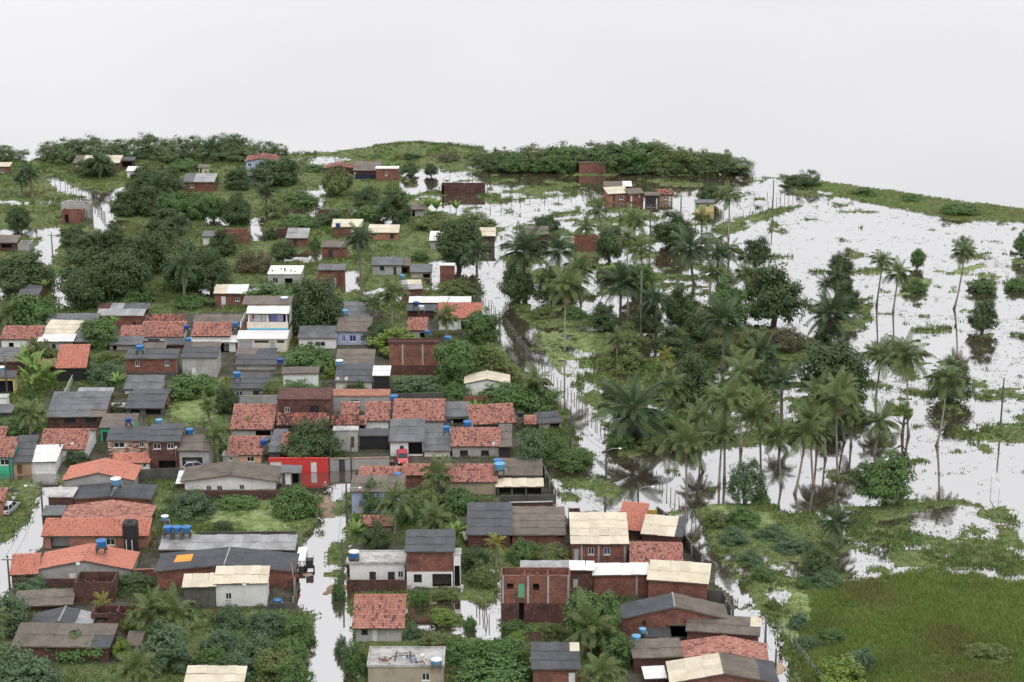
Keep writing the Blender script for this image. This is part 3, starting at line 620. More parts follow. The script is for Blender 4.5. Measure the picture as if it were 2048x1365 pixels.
    if lower:    # ground storey in another finish: (height m, material)
        sm = MB(); lh = lower[0] - zb; hh = [(q[0], q[1], max(q[2], 0), min(q[3], lh)) for q in holes if q[2] < lh - .05]; wall_with_holes(sm, O - vn*.05 + up*zb, u, lh, hh, .05); sm.poly([O - vn*.05 + up*lower[0], O + u - vn*.05 + up*lower[0], O + u + up*lower[0], O + up*lower[0]]); sm.build('plaster_band', MATS[lower[1]], root)
    for px_ in strips:    # cast concrete columns showing in the brickwork
        sm = MB(); sm.box(O + u.normalized()*((px_-x0)*k-.11) - vn*.035 + up*zb, u.normalized()*.22, vn*.033, up*(h-zb-.03)); sm.build('column', MATS['grey'], root)
    for f in fits: fit_opening(root, O, u.normalized(), f)
    if typ == 'W': ALLHOUSES.append((root, p0, w, D, h)); return root
    un = u.normalized(); rm = MB()
    if typ == 'F':
        e = .12; rm.box(O - un*e - vn*e + up*h, u + un*2*e, v + vn*2*e, up*.14)
        if parapet:
            for (q, a_, b_) in ((O - un*e - vn*e, u + un*2*e, vn*.14), (O - un*e + v + vn*(e-.14), u + un*2*e, vn*.14), (O - un*e - vn*(e-.14), un*.14, v + vn*(2*e-.28)), (O + u + un*(e-.14) - vn*(e-.14), un*.14, v + vn*(2*e-.28))):
                rm.box(q + up*(h+.141), a_, b_, up*parapet)
        rm.build('roof', MATS[roof], root); ALLHOUSES.append((root, p0, w, D, h)); return root
    base = 'timber'
    rfo = bpy.data.objects.new('roof', bpy.data.meshes.new('roof')); link(rfo); rfo.parent = root
    if typ in 'S':
        s = (v + up*(D*tan)); sn = s.normalized(); o = O - un*over - sn*over*1.4 + up*(h+.11)
        panel(rfo, rm, o, u + un*2*over, s + sn*over*2.2, roof, far, patches, cp)
    elif typ == 'B':
        s = (v - up*(D*tan*.5)); sn = s.normalized(); o = O - un*over - sn*over + up*(h+.11); panel(rfo, rm, o, u + un*2*over, s + sn*over*2, roof, far, patches, cp)
    elif typ == 'G':
        s = (vn*run + up*(run*tan)); sn = s.normalized(); o = O - un*over - sn*over*1.4 + up*(h+.11); panel(rfo, rm, o, u + un*2*over, s + sn*over*1.4, roof, far, patches, cp)
        s2 = (-vn*run + up*(run*tan)); sn2 = s2.normalized(); o2 = O + u + v + un*over - sn2*over*1.4 + up*(h+.11); panel(rfo, rm, o2, -(u + un*2*over), s2 + sn2*over*1.4, roof, far, None, cp)
        rc = MB(); rg = O + vn*run + up*(h + run*tan + .15); rc.tube([rg - un*over, rg + u + un*over], .13, 6); rc.build('ridge_cap', MATS['td' if roof in TILE else roof] if roof not in TILE else MATS['ltbrick'], rfo)
    elif typ == 'E':
        for s in (0, 1):
            if s == 0:
                e0 = O + v + up*h; ridge = u*.5 + up*rise; uu = -v
            else:
                e0 = O + u + up*h; ridge = -u*.5 + up*rise; uu = v
            rn = ridge.normalized(); un2 = uu.normalized(); o = e0 - un2*over - rn*over*1.2 + up*.11
            panel(rfo, rm, o, uu + un2*2*over, ridge + rn*over*1.2, roof, far, patches[s] if patches else None, cp)
        rc = MB(); rg = O + u*.5 + up*(h + rise + .15) - vn*over; rc.tube([rg, rg + v + vn*2*over], .13, 6); rc.build('ridge_cap', MATS['ltbrick'] if roof in TILE else MATS['fl'] if roof in ('fd','fm') else MATS[roof], rfo)
    me = rm.mesh('roof', MATS[base]); rfo.data = me
    ALLHOUSES.append((root, p0, w, D, h)); return root
# ---------------------------------------------------------------- houses (spans in photo pixels: x0, x1, foot, eave, roof top)
h_ = house
# --- far bank and upper left
h_('brick_hut', 'small brick hut with rusty roof at the far left edge by the pond', -14, 19, 349, 334, 327, 'S', 'brick', 'cr', [('w', 2, 9, 338, 346)])
h_('brick_house', 'long brick house with pale patchy roof on the far left bank below the thicket', 148, 238, 346, 327, 313, 'S', 'brick', 'cr', [('w', 152, 158, 327, 333), ('o', 176, 184, 331, 344), ('w', 205, 212, 331, 339)], patches=[(0, .2, 0, 1, 'fb'), (.4, .6, 0, 1, 'fm')])
h_('shed', 'open dark shed at the right end of the far left bank house', 240, 268, 338, 322, 316, 'S', 'dkbrick', 'fd', [('o', 244, 264, 325, 338)], cat='shed')
h_('white_hut', 'low whitewashed hut half hidden behind a dark round tree on the left bank', 255, 282, 360, 343, 335, 'S', 'white', 'wh', [('d', 260, 265, 348, 360, 'grey')])
h_('grey_house', 'grey gabled house with a low red brick yard wall among the left trees', 368, 428, 385, 365, 349, 'S', 'brick', 'fm', [('w', 380, 388, 369, 376)], patches=[(.45, 1, 0, 1, 'fl')])
h_('cream_hut', 'tiny cream hut with an orange base above the grey gabled house', 398, 416, 349, 336, 331, 'S', 'cream', 'fb', [('d', 400, 404, 338, 349, 'dark')], lower=(.7, 'yellow'))
h_('brick_box', 'unfinished grey walled brick box standing alone in the left channel', 124, 181, 440, 408, 403, 'W', 'grey', None, [], cat='ruin', depth=3.0)
h_('brick_annex', 'roofless red brick annex in front of the grey walled box', 124, 164, 451, 424, 418, 'W', 'brick', None, [('o', 130, 138, 430, 448)], cat='ruin', depth=3.5, h=3.0)
h_('brown_house', 'half roofed brown house at the left edge beside the inlet', -10, 34, 505, 486, 473, 'S', 'dkbrick', 'fb', [('o', 4, 24, 489, 496)])
h_('yard_walls', 'grey roofless yard walls to the right of the half roofed brown house', 36, 60, 505, 488, 485, 'W', 'grey', None, [], cat='ruin', depth=3.5)
h_('tiled_house', 'blue grey house under a worn brown hipped roof near the shore thicket', 492, 552, 342, 324, 308, 'E', 'blue', 'td', [('w', 496, 503, 327, 334)], rise=0.7)
h_('blue_shack', 'little shack with a bright blue door under the dark trees', 496, 517, 371, 353, 346, 'S', 'grey', 'fb', [('d', 498, 505, 357, 371, 'green')], cat='shed')
h_('dark_brick_house', 'dark brick gabled house at the left of the far brick row by the water', 650, 706, 350, 338, 326, 'E', 'dkbrick', 'td', [], rise=0.7)
h_('brick_house', 'brick house with dusty grey roof and blue tarpaulin front in the far brick row', 708, 758, 358, 342, 325, 'S', 'dkbrick', 'fb', [('d', 707, 712, 345, 356)])
h_('brick_cube', 'flat roofed red brick cube at the right end of the far brick row', 752, 797, 363, 338, 334, 'F', 'brick', 'wh', [('w', 770, 775, 345, 352)])
h_('white_house', 'white walled house with small grey roof left of the round dark tree', 406, 431, 492, 474, 464, 'S', 'white', 'fm', [])
h_('brick_box', 'red brick box with white coping beside the white walled house', 431, 496, 490, 465, 458, 'W', 'brick', None, [], cat='ruin', depth=3.5)
h_('brick_shed', 'small roofless brick shed joined to a pale corrugated hut', 550, 576, 478, 462, 458, 'W', 'dkbrick', None, [], cat='ruin', depth=3.0)
h_('corrugated_hut', 'brick hut with weathered pale grey corrugated roof beyond the shrubs', 574, 614, 495, 477, 459, 'S', 'brick', 'fl', [('d', 588, 594, 480, 494, 'dark')])
h_('brick_ruin', 'broken red brick wall block among shrubs above the cream roofed house', 635, 667, 441, 424, 420, 'W', 'dkbrick', None, [], cat='ruin', depth=3.0)
h_('cream_roof_house', 'brick house with cream roof and a blue water tank on top in the upper middle', 666, 722, 476, 455, 441, 'S', 'brick', 'cr', [('d', 702, 710, 460, 474)])
h_('cream_roof_house', 'low house with long cream roof and one dark window behind the tall palm', 738, 796, 482, 466, 452, 'S', 'ltbrick', 'cr', [('w', 780, 788, 469, 477, 'dark')])
h_('brick_house', 'square brick house with brown roof standing left of the tall palm crown', 644, 693, 518, 495, 485, 'S', 'brick', 'fb', [('d', 658, 666, 500, 517, 'dark')])
h_('grey_hut', 'small grey hut with rust brown roof at the edge of the flooded field', 818, 848, 436, 420, 410, 'S', 'grey', 'fb', [('o', 824, 830, 421, 434)])
h_('white_roof_hut', 'pale grey hut with white roof left of the big round dark tree', 861, 887, 501, 482, 465, 'S', 'grey', 'wh', [('w', 870, 877, 486, 493)])
h_('timber_hut', 'tall grey plank hut with cream roof right of the big round dark tree', 961, 989, 497, 473, 458, 'S', 'timber', 'cr', [('w', 974, 982, 474, 480, 'dark')])
h_('wall_ruin', 'roofless brick walls standing in the flooded field', 884, 970, 391, 372, 366, 'W', 'dkbrick', None, [], cat='ruin', depth=4.0, cols=1, h=2.2)
h_('brick_pillar', 'single brick pillar at the left end of the walls in the flooded field', 883, 888, 391, 367, 365, 'W', 'dkbrick', None, [], cat='ruin', depth=.6)
h_('brick_cube', 'red brick cube with thin canopy in front of the far mangroves', 1158, 1212, 348, 326, 322, 'F', 'brick', 'fb', [], sidewall='dkbrick')
h_('white_box', 'small white cabin in the water before the far mangroves', 1112, 1120, 335, 327, 325, 'F', 'white', 'wh', [], cat='hut', depth=1.2)
h_('rust_roof_shed', 'rusty roofed shed behind the palms at the edge of the flooded field', 1046, 1095, 490, 470, 455, 'S', 'dkbrick', 'fb', [], cat='shed')
h_('brick_block', 'red brick block showing between palm crowns in the grove', 1149, 1197, 505, 478, 472, 'W', 'brick', None, [], cat='ruin', depth=3.5)
h_('flooded_brick_house', 'lone brick house with tan roof and white windows standing in the water', 1217, 1258, 405, 389, 376, 'S', 'ltbrick', 'cr', [('d', 1226, 1231, 392, 404, 'dark'), ('w', 1240, 1248, 393, 401)], rot=14)
h_('flooded_brick_annex', 'brown roofed gable annex at the right of the lone flooded brick house', 1258, 1288, 406, 389, 379, 'S', 'brick', 'fb', [('d', 1261, 1265, 392, 404), ('w', 1278, 1281, 388, 396)], rot=14)
h_('tin_shed', 'tin sheds with pale sheets behind the lone flooded brick house', 1209, 1262, 385, 374, 365, 'S', 'dkbrick', 'wh', [], cat='shed', patches=[(0, .6, 0, 1, 'fb')])
h_('dark_shack', 'black boarded shack standing in the water beside the lone brick house', 1291, 1318, 408, 392, 387, 'S', 'black', 'fb', [('d', 1312, 1315, 397, 408)], cat='shed')
h_('plank_shack', 'orange and white plank shack at the right end of the flooded row', 1318, 1346, 404, 390, 386, 'S', 'wood', 'td', [('w', 1328, 1334, 393, 400), ('d', 1338, 1343, 394, 404)], cat='shed', rot=10)
h_('yellow_hut', 'little yellow hut with grey roof in the water under a round tree', 1391, 1428, 424, 407, 403, 'S', 'yellow', 'fm', [('w', 1412, 1419, 409, 415), ('d', 1392, 1398, 407, 418, 'green')], cat='hut')
# --- upper town
h_('cream_hut', 'hut with cream and grey gabled roof beside banana plants at the left edge', 38, 76, 610, 592, 571, 'G', 'cream', 'fm', [('w', 40, 47, 593, 600, 'dark'), ('w', 50, 59, 594, 600), ('w', 63, 72, 594, 599, 'dark')], sidewall='brick')
h_('concrete_house', 'bare concrete house with white slab roof and brick stubs', 537, 602, 576, 549, 533, 'F', 'grey', 'wh', [('w', 545, 557, 556, 568), ('o', 570, 586, 557, 576)])
h_('brick_hut', 'brick hut with half cream half white sheet roof beside the flood', 430, 492, 613, 588, 572, 'S', 'brick', 'cr', [('d', 443, 452, 593, 612), ('w', 471, 480, 596, 603)], patches=[(.5, 1, 0, 1, 'wh')])
h_('roofless_box', 'roofless orange brick box in front of a grey lean-to roof', 635, 676, 578, 549, 541, 'W', 'brick', None, [('d', 668, 673, 556, 578, 'grey')], cat='ruin', depth=4.5)
h_('lean_to', 'dark lean-to roof behind the roofless orange brick box', 639, 689, 575, 541, 531, 'S', 'brick', 'fm', [], cat='shed')
h_('grey_house', 'grey plastered house with dark roof and blue barrels right of the tall palm', 745, 803, 552, 531, 517, 'S', 'grey', 'fm', [('w', 760, 769, 533, 541, 'dark'), ('d', 787, 793, 534, 551, 'dark')])
h_('brown_shed', 'brown roofed shed right of the grey plastered house', 800, 818, 550, 532, 519, 'S', 'dkbrick', 'fb', [('o', 803, 815, 536, 549)], cat='shed')
h_('tin_shack', 'sagging tin shack with grey sheets beside the narrow brick tower', 822, 862, 558, 545, 531, 'S', 'grey', 'fm', [('o', 846, 860, 548, 557)], cat='shed')
h_('brick_tower', 'narrow red brick tower block with white flat top', 880, 909, 562, 532, 528, 'F', 'brick', 'wh', [])
h_('patched_shed', 'patched plank roof shed beside the young coconut palm', 806, 844, 598, 580, 563, 'S', 'brick', 'fl', [], cat='shed', patches=[(.4, 1, .3, 1, 'cr'), (0, .5, 0, .3, 'fm')], rot=8)
h_('long_white_roof', 'long low shed with white sheet roof behind the bright tiled house', 820, 940, 622, 606, 596, 'S', 'dkgrey', 'wh', [], cat='shed')
h_('tiled_house', 'white house with bright orange tile roof beside the flooded lane', 878, 962, 662, 637, 608, 'G', 'white', 'tn', [('w', 884, 892, 644, 652), ('o', 922, 934, 642, 660)])
h_('dark_shed', 'dark flat shed with two water tanks left of the bright orange roof', 815, 872, 640, 622, 612, 'S', 'dkbrick', 'fd', [], cat='shed')
h_('tiled_lean_to', 'small sloping tiled lean-to under the dark shed with tanks', 816, 853, 680, 661, 638, 'S', 'grey', 't', [('o', 840, 851, 666, 679)], cat='shed')
h_('grey_roof_house', 'brick house with long weathered grey roof at the upper left of town', 95, 192, 664, 647, 630, 'S', 'brick', 'fm', [])
h_('brick_house', 'orange brick house with narrow pale grey roof and one small window', 196, 286, 653, 632, 621, 'S', 'brick', 'fl', [('w', 266, 272, 645, 651, 'dark')])
h_('back_shed', 'grey metal roofed sheds behind the orange brick house', 197, 295, 630, 619, 609, 'S', 'dkbrick', 'fm', [], cat='shed', patches=[(.25, .5, 0, 1, 'fl'), (0, .25, 0, 1, 'dkbrick')])
h_('tiled_house', 'white house with faded red tile roof at the left edge of town', 4, 82, 698, 679, 655, 'S', 'white', 't', [('o', 18, 28, 686, 698), ('o', 60, 72, 684, 690)])
h_('cream_roof_house', 'white house with tilted cream sheet roof between tile and grey roofs', 86, 150, 690, 667, 644, 'S', 'white', 'cr', [], rot=-8)
h_('white_roof_annex', 'grey annex with low white roof below the tilted cream roof', 78, 146, 702, 684, 671, 'S', 'grey', 'wh', [('w', 104, 112, 689, 697, 'dark')])
h_('tiled_house', 'narrow house with bright red tile roof behind the round green tree', 241, 281, 692, 676, 654, 'S', 'white', 't', [])
h_('grey_annex', 'low annex with dull grey roof under the narrow red tile roof', 220, 282, 702, 690, 675, 'S', 'grey', 'fm', [('o', 226, 234, 692, 702)], cat='shed')
h_('tiled_house', 'white house with mottled pink tile roof and long blue windows', 283, 366, 684, 674, 646, 'S', 'white', 't', [('w', 295, 320, 678, 683, 'blue'), ('w', 329, 354, 678, 683, 'blue')])
h_('dark_tiled_house', 'dark tiled back roof behind the mottled pink tile roof', 293, 366, 660, 646, 632, 'S', 'dkbrick', 'td', [])
h_('tiled_house', 'tiled house with white awning and garage door left of the balcony house', 386, 460, 706, 673, 648, 'S', 'white', 't', [('g', 448, 459, 688, 705)])
h_('awning', 'long white sheet awning in front of the tiled garage house', 382, 474, 706, 685, 674, 'S', 'dkgrey', 'wh', [('g', 448, 472, 686, 705)], cat='awning')
h_('brown_roof_house', 'house with flat brown grey roof left of the balcony house', 389, 478, 660, 645, 632, 'S', 'grey', 'fb', [])
h_('white_house', 'white bungalow with plain slate grey roof right of the balcony house', 598, 672, 699, 677, 655, 'S', 'white', 'fm', [('w', 615, 625, 684, 693), ('w', 630, 651, 684, 693)])
h_('brown_roof_house', 'blue grey house with brown corrugated roof and dark blue windows', 675, 740, 692, 664, 637, 'S', 'blue', 'fb', [('w', 684, 691, 671, 684, 'blue'), ('w', 699, 713, 671, 684, 'blue'), ('w', 721, 729, 671, 684, 'blue')])
h_('grey_roof_house', 'house with dark grey roof behind the brown corrugated roof', 686, 738, 655, 634, 607, 'S', 'dkgrey', 'fm', [])
h_('two_storey_house', 'two storey brick and plaster house with grey roof and blue tank', 254, 354, 752, 718, 701, 'S', 'brick', 'fd', [('w', 272, 280, 722, 733), ('w', 331, 340, 722, 732), ('o', 328, 344, 757, 772)], sidewall='grey', lower=(.6, 'dkgrey'))
h_('grey_lean_to', 'slate grey lean-to in front of the two storey brick house', 250, 320, 790, 779, 754, 'S', 'white', 'fm', [], cat='shed')
h_('streaked_roof_house', 'pale grey house whose dark roof has brown streaks', 366, 434, 757, 716, 687, 'S', 'grey', 'fd', [('d', 384, 393, 735, 756)], patches=[(.3, 1, .75, 1, 'fb'), (0, .3, .2, .5, 'fb')])
h_('orange_roof_house', 'open black fronted house with plain orange roof beside banana plants', 116, 172, 766, 737, 693, 'S', 'black', 'tn', [], rot=4)  # solid black front wall stands in for the shade of an open front
h_('tiled_lean_to', 'low tiled lean-to at the left of the plain orange roof', 80, 118, 750, 735, 725, 'S', 'dkbrick', 't', [], cat='shed', rot=6)
h_('grey_roof_house', 'house with flat grey roof at the left edge behind a utility pole', -12, 40, 752, 724, 698, 'S', 'dkbrick', 'fm', [], patches=[(.4, 1, 0, .25, 'fb')])
h_('grey_roof_house', 'grey house with folded dark roof and blue tank below the balcony house', 473, 552, 742, 730, 712, 'S', 'grey', 'fd', [])
h_('porch', 'small brown and grey porch roof touching the foot of the balcony house', 474, 550, 726, 712, 700, 'S', 'dkgrey', 'fb', [], cat='shed', patches=[(.5, 1, 0, 1, 'fd')])
h_('white_house', 'white house with narrow brown roof in the middle of town', 567, 636, 776, 748, 737, 'S', 'white', 'fb', [], rot=2)
h_('grey_roof_house', 'low house with slate roof and blue tank left of the white house with brown roof', 463, 533, 792, 778, 750, 'S', 'grey', 'fd', [('w', 472, 486, 783, 791, 'blue'), ('d', 506, 519, 782, 792, 'dark')])
h_('brown_roof_house', 'house with brown corrugated roof above the satellite dish roof', 673, 745, 752, 731, 702, 'S', 'grey', 'fb', [])
h_('dish_roof_house', 'cream house with black roof carrying two white satellite dishes', 672, 744, 790, 764, 731, 'S', 'cream', 'fd', [('w', 673, 681, 780, 789, 'dark'), ('d', 728, 738, 776, 790, 'grey')])
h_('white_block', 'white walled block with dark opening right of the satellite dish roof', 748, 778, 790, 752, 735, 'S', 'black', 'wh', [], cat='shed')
h_('tall_brick_house', 'tall windowless red brick house with concrete pillars', 779, 876, 752, 688, 682, 'F', 'brick', 'dkbrick', [], cat='house', strips=(806, 846), lower=(1.8, 'dkbrick'), parapet=.25)
h_('white_gable_house', 'white gabled house with tan sheet roof above the flooded lane', 931, 1017, 792, 768, 744, 'E', 'white', 'cr', [('o', 998, 1016, 773, 785)], rise=0.7)
# --- middle town
h_('holed_roof_house', 'dark brick house with broad slate roof that has a hole in it', 97, 209, 861, 835, 787, 'S', 'dkbrick', 'fm', [('w', 129, 152, 837, 847, 'dark'), ('w', 171, 195, 837, 847, 'dark')], patches=[(.75, .96, .0, .30, 'hole')], rot=3)
h_('grey_back_roof', 'pale grey back roof joined behind the holed slate roof', 152, 218, 812, 800, 779, 'S', 'dkbrick', 'fl', [], cat='shed')
h_('dark_roof_house', 'house with black corrugated roof and cluttered porch above the blue drum', 252, 326, 833, 817, 790, 'G', 'dkgrey', 'fd', [('o', 262, 280, 820, 832), ('o', 292, 322, 819, 832)])
h_('green_front_house', 'narrow house with bright mint green front in the alley', 203, 268, 886, 856, 831, 'S', 'green', 'fb', [('d', 206, 216, 864, 885, 'dark')])
h_('tiled_house', 'white house with clean orange tile roof on the left street', 82, 170, 926, 899, 861, 'G', 'white', 't', [('w', 134, 142, 907, 914)], sidewall='white')
h_('white_garage', 'white sheet roofed garage in front of the clean orange tile roof', 62, 112, 948, 924, 894, 'S', 'white', 'wh', [('g', 72, 97, 925, 946), ('d', 106, 111, 924, 946)], cat='garage')
h_('timber_front_house', 'narrow grey roofed house with a tan plank front on the left street', 28, 62, 951, 926, 875, 'S', 'wood', 'fd', [('d', 35, 45, 930, 949, 'wood')], rot=5)
h_('green_house', 'green painted house with mottled tile roof at the left edge', -20, 26, 949, 915, 878, 'S', 'green', 't', [('w', 2, 20, 919, 931), ('d', -14, -4, 925, 949, 'dark')])
h_('tiled_shed', 'sliver of red tiled roof behind the green painted house', -20, 8, 890, 878, 857, 'S', 'brick', 't', [], cat='shed')
h_('stone_house', 'two storey house with brown and white stone cladding and white windows', 218, 299, 921, 882, 857, 'S', 'stone', 'fd', [('w', 229, 251, 885, 896), ('w', 280, 290, 885, 895)])
h_('dark_brick_house', 'two storey dark brick house joined to the stone clad house', 300, 361, 944, 884, 852, 'S', 'dkbrick', 'fd', [('w', 309, 324, 888, 899), ('w', 337, 350, 888, 899), ('o', 318, 352, 922, 941)], rot=2)
h_('purple_garage_house', 'purple fronted garage with brown grey roof and a car inside', 360, 419, 946, 902, 873, 'S', 'grey', 'fb', [('o', 366, 406, 915, 945, 'dkgrey')])
h_('gable_roof_house', 'grey house with broad orange gabled tile roof above a blue tank', 130, 268, 985, 962, 920, 'E', 'grey', 'tn', [], rise=1.1)
h_('white_annex', 'white annex with orange eaves right of the broad orange gable', 228, 299, 947, 926, 920, 'S', 'white', 'tn', [('w', 288, 292, 928, 932, 'dark'), ('w', 268, 273, 927, 933)])
h_('black_roof_house', 'brick house with two sided black sheet roof under the pale blue tank', 148, 300, 1014, 999, 969, 'E', 'brick', 'fd', [], rise=0.35)
h_('slab_house', 'brick room with white slab roof at the corner of the left street', 98, 146, 1016, 995, 977, 'F', 'dkbrick', 'conc', [])
h_('tiled_house', 'tiled house with long red roof and peach wall left of the coconut palms', 456, 522, 929, 910, 876, 'S', 'peach', 't', [('w', 494, 509, 914, 924)])
h_('dark_gable_house', 'long white house with broad dark gabled roof behind a brick wall', 370, 552, 982, 962, 926, 'E', 'white', 'fb', [('w', 413, 423, 972, 981), ('w', 434, 445, 972, 981), ('w', 479, 489, 970, 980)], rise=0.8, over=.45)
h_('white_lean_to', 'white sheet lean-to at the left end of the dark gabled roof', 355, 386, 980, 968, 946, 'S', 'dkbrick', 'wh', [], cat='shed')
h_('door_shed', 'open yard shed with white and dark doors beside the red wall', 565, 600, 980, 946, 938, 'S', 'dkgrey', 'fm', [('d', 571, 583, 946, 970), ('o', 586, 598, 946, 968)], cat='shed')
h_('tiled_house', 'tiled house with worn red roof below a grey yard wall', 464, 545, 884, 859, 812, 'S', 'grey', 't', [('o', 512, 542, 862, 872)])
h_('two_storey_brick', 'two storey dark red brick house with tiled porch roof', 557, 662, 868, 800, 795, 'F', 'dkbrick', 'dkbrick', [('w', 571, 581, 815, 826), ('w', 620, 640, 812, 828, 'dark')], depth=5.0)
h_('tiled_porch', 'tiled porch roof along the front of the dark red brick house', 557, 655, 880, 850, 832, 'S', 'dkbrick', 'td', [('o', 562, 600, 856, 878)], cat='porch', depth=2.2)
h_('tiled_house', 'white house with mottled tile roof and a slim window', 732, 777, 862, 842, 807, 'S', 'white', 't', [('w', 746, 763, 856, 861)])
h_('tiled_house', 'small tiled roof with tank gap left of the slim window house', 684, 715, 845, 830, 808, 'S', 'grey', 't', [])
h_('tiled_porch', 'dark tiled porch below the small tiled roof', 665, 730, 870, 850, 837, 'S', 'dkgrey', 'td', [('o', 672, 728, 854, 868)], cat='porch')
h_('red_edge_house', 'pale grey long wall house with a red tiled edge', 666, 778, 826, 793, 789, 'F', 'grey', 'ltbrick', [('w', 700, 720, 800, 804)], depth=3.0)
h_('tiled_house', 'broad mottled tile roof house beside the blue tank at centre', 788, 886, 866, 842, 801, 'G', 'grey', 't', [])
h_('grey_shed', 'small grey roofed shed between two tiled roofs at centre', 891, 936, 850, 834, 807, 'S', 'cream', 'fm', [('o', 896, 934, 838, 849)], cat='shed')
h_('slanting_tiled_house', 'tiled house with slanting red roof near the flooded lane', 944, 1032, 874, 850, 812, 'S', 'dkgrey', 't', [], rot=9)
h_('lane_hut', 'small dark roofed hut standing beside the flooded lane', 1078, 1124, 862, 848, 827, 'S', 'grey', 'fd', [('o', 1100, 1120, 848, 861)], rot=12, cat='hut')
h_('workshop', 'grey roofed workshop with wide dark doorway near the red car', 781, 846, 915, 884, 842, 'S', 'white', 'fm', [('d', 800, 808, 892, 912, 'dark'), ('o', 817, 846, 880, 910)], rot=1)
h_('grey_roof_house', 'house with long stepped grey roof right of the workshop', 849, 900, 916, 902, 858, 'S', 'cream', 'fm', [])
h_('tiled_house', 'grey white house with neat red tile roof and two dark framed windows', 905, 998, 916, 893, 859, 'S', 'grey', 't', [('w', 920, 936, 901, 911, 'dark'), ('w', 962, 978, 901, 911, 'dark')])
h_('side_annex', 'brown roofed side annex right of the neat red tile roof', 1000, 1021, 918, 894, 853, 'S', 'dkbrick', 'fb', [('g', 1002, 1020, 898, 914, 'dark')])
h_('grey_box_house', 'windowless grey plaster box with pale green doorway', 668, 716, 906, 862, 856, 'F', 'grey', 'conc', [('d', 702, 709, 874, 896, 'wood')])
h_('pink_tiled_house', 'tiled house half hidden behind the big mango tree', 564, 642, 922, 907, 868, 'S', 'red', 't', [('o', 568, 600, 911, 920)])
h_('tiled_row_house', 'low tiled row house behind the grey brown roof on the main street', 720, 802, 975, 956, 936, 'G', 'grey', 't', [])
h_('street_corner_house', 'pale blue house with grey brown roof at the main street corner', 704, 806, 1030, 984, 955, 'S', 'blue', 'fb', [('d', 706, 728, 1012, 1030, 'grey')])
h_('tiled_brick_house', 'dark brick house with tiled roof left of the feathery coconut palm', 808, 860, 977, 951, 931, 'G', 'brick', 't', [])
h_('mottled_tiled_house', 'house with patchy black and red tile roof and yellowed wall', 890, 992, 992, 964, 932, 'S', 'khaki', 't', [], patches=None)
h_('porch_house', 'house with brown roof, mossy parapet and pillared porch by the flooded field', 1000, 1082, 968, 951, 921, 'S', 'khaki', 'fb', [])
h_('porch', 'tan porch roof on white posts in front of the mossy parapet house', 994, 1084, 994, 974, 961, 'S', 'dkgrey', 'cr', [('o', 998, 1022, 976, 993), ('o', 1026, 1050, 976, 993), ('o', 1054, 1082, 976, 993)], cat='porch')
# --- lower town, left
h_('old_tiled_house', 'rambling house with sagging old brown tile roof beside the left street', 122, 294, 1068, 1050, 1004, 'E', 'dkbrick', 't', [], rise=0.75)
h_('grey_lean_to', 'grey lean-to roof at the left of the sagging tile roof', 88, 124, 1048, 1031, 1015, 'S', 'black', 'fm', [], cat='shed')
h_('new_tiled_house', 'brick house with bright new tile roof and open carport', 88, 296, 1100, 1072, 1041, 'S', 'ltbrick', 'tn', [('o', 103, 140, 1074, 1098, 'grey'), ('w', 213, 231, 1078, 1091)])
h_('orange_gable_house', 'grey house with smooth orange gabled roof and satellite dish', 78, 262, 1160, 1140, 1091, 'E', 'grey', 'tn', [('d', 138, 153, 1146, 1160)], rise=1.15)
h_('orange_annex', 'smooth orange lean-to roof dropping to the left street', 24, 74, 1166, 1150, 1112, 'S', 'dkbrick', 'tn', [], rot=6, cat='shed')
h_('roofless_room', 'roofless dark brick room overgrown with weeds', 149, 229, 1208, 1165, 1141, 'W', 'dkbrick', None, [], cat='ruin')
h_('brown_roof_shed', 'long shed with flat brown roof at the lower left', 32, 142, 1228, 1214, 1184, 'S', 'dkbrick', 'fb', [], cat='shed', rot=6)
h_('collapsed_roof_house', 'dark gabled roof with broken white edging at the lower left', 62, 178, 1278, 1257, 1217, 'E', 'dkbrick', 'fd', [], rise=0.8, patches=[None, [(.0, 1, 0, .35, 'fl')]])
h_('roofless_house', 'roofless brick rooms with timber edges at the lower left', 184, 276, 1262, 1228, 1206, 'W', 'dkbrick', None, [('o', 192, 218, 1236, 1246)], cat='ruin', cols=1)
h_('vine_roof_house', 'low building with wide brown sheet roof edged by a creeper hedge', 28, 220, 1322, 1292, 1252, 'S', 'dkbrick', 'fb', [], rot=-2, patches=[(.85, 1, 0, .6, 'fd')])
h_('grey_shed', 'small grey roofed shed beside the creeper hedge', 255, 280, 1312, 1292, 1268, 'S', 'grey', 'fb', [], cat='shed')
h_('tan_roof_house', 'house with plain tan roof at the bottom edge left of the street', 374, 486, 1392, 1364, 1337, 'S', 'brick', 'cr', [])
h_('warehouse', 'big warehouse with broad dark gabled sheet roof and orange patches', 316, 586, 1178, 1143, 1099, 'E', 'brick', 'fd', [], rise=0.8, patches=[[(.3, .55, .18, .42, 'orangepanel'), (.75, .9, .18, .42, 'orangepanel')], None], over=.3)
h_('corrugated_strip', 'long pale corrugated back roof above the warehouse', 322, 588, 1122, 1100, 1074, 'S', 'dkgrey', 'fl', [], cat='shed', cp=.34)
h_('cream_roof_house', 'white house with wide cream roof in front of the warehouse', 433, 534, 1216, 1168, 1137, 'S', 'white', 'cr', [('w', 452, 464, 1187, 1200), ('d', 451, 464, 1202, 1215)], rot=2)
h_('grey_wall_annex', 'tall dark grey wall annex with cream roof left of the white house', 370, 431, 1220, 1175, 1152, 'S', 'dkgrey', 'cr', [], rot=3)
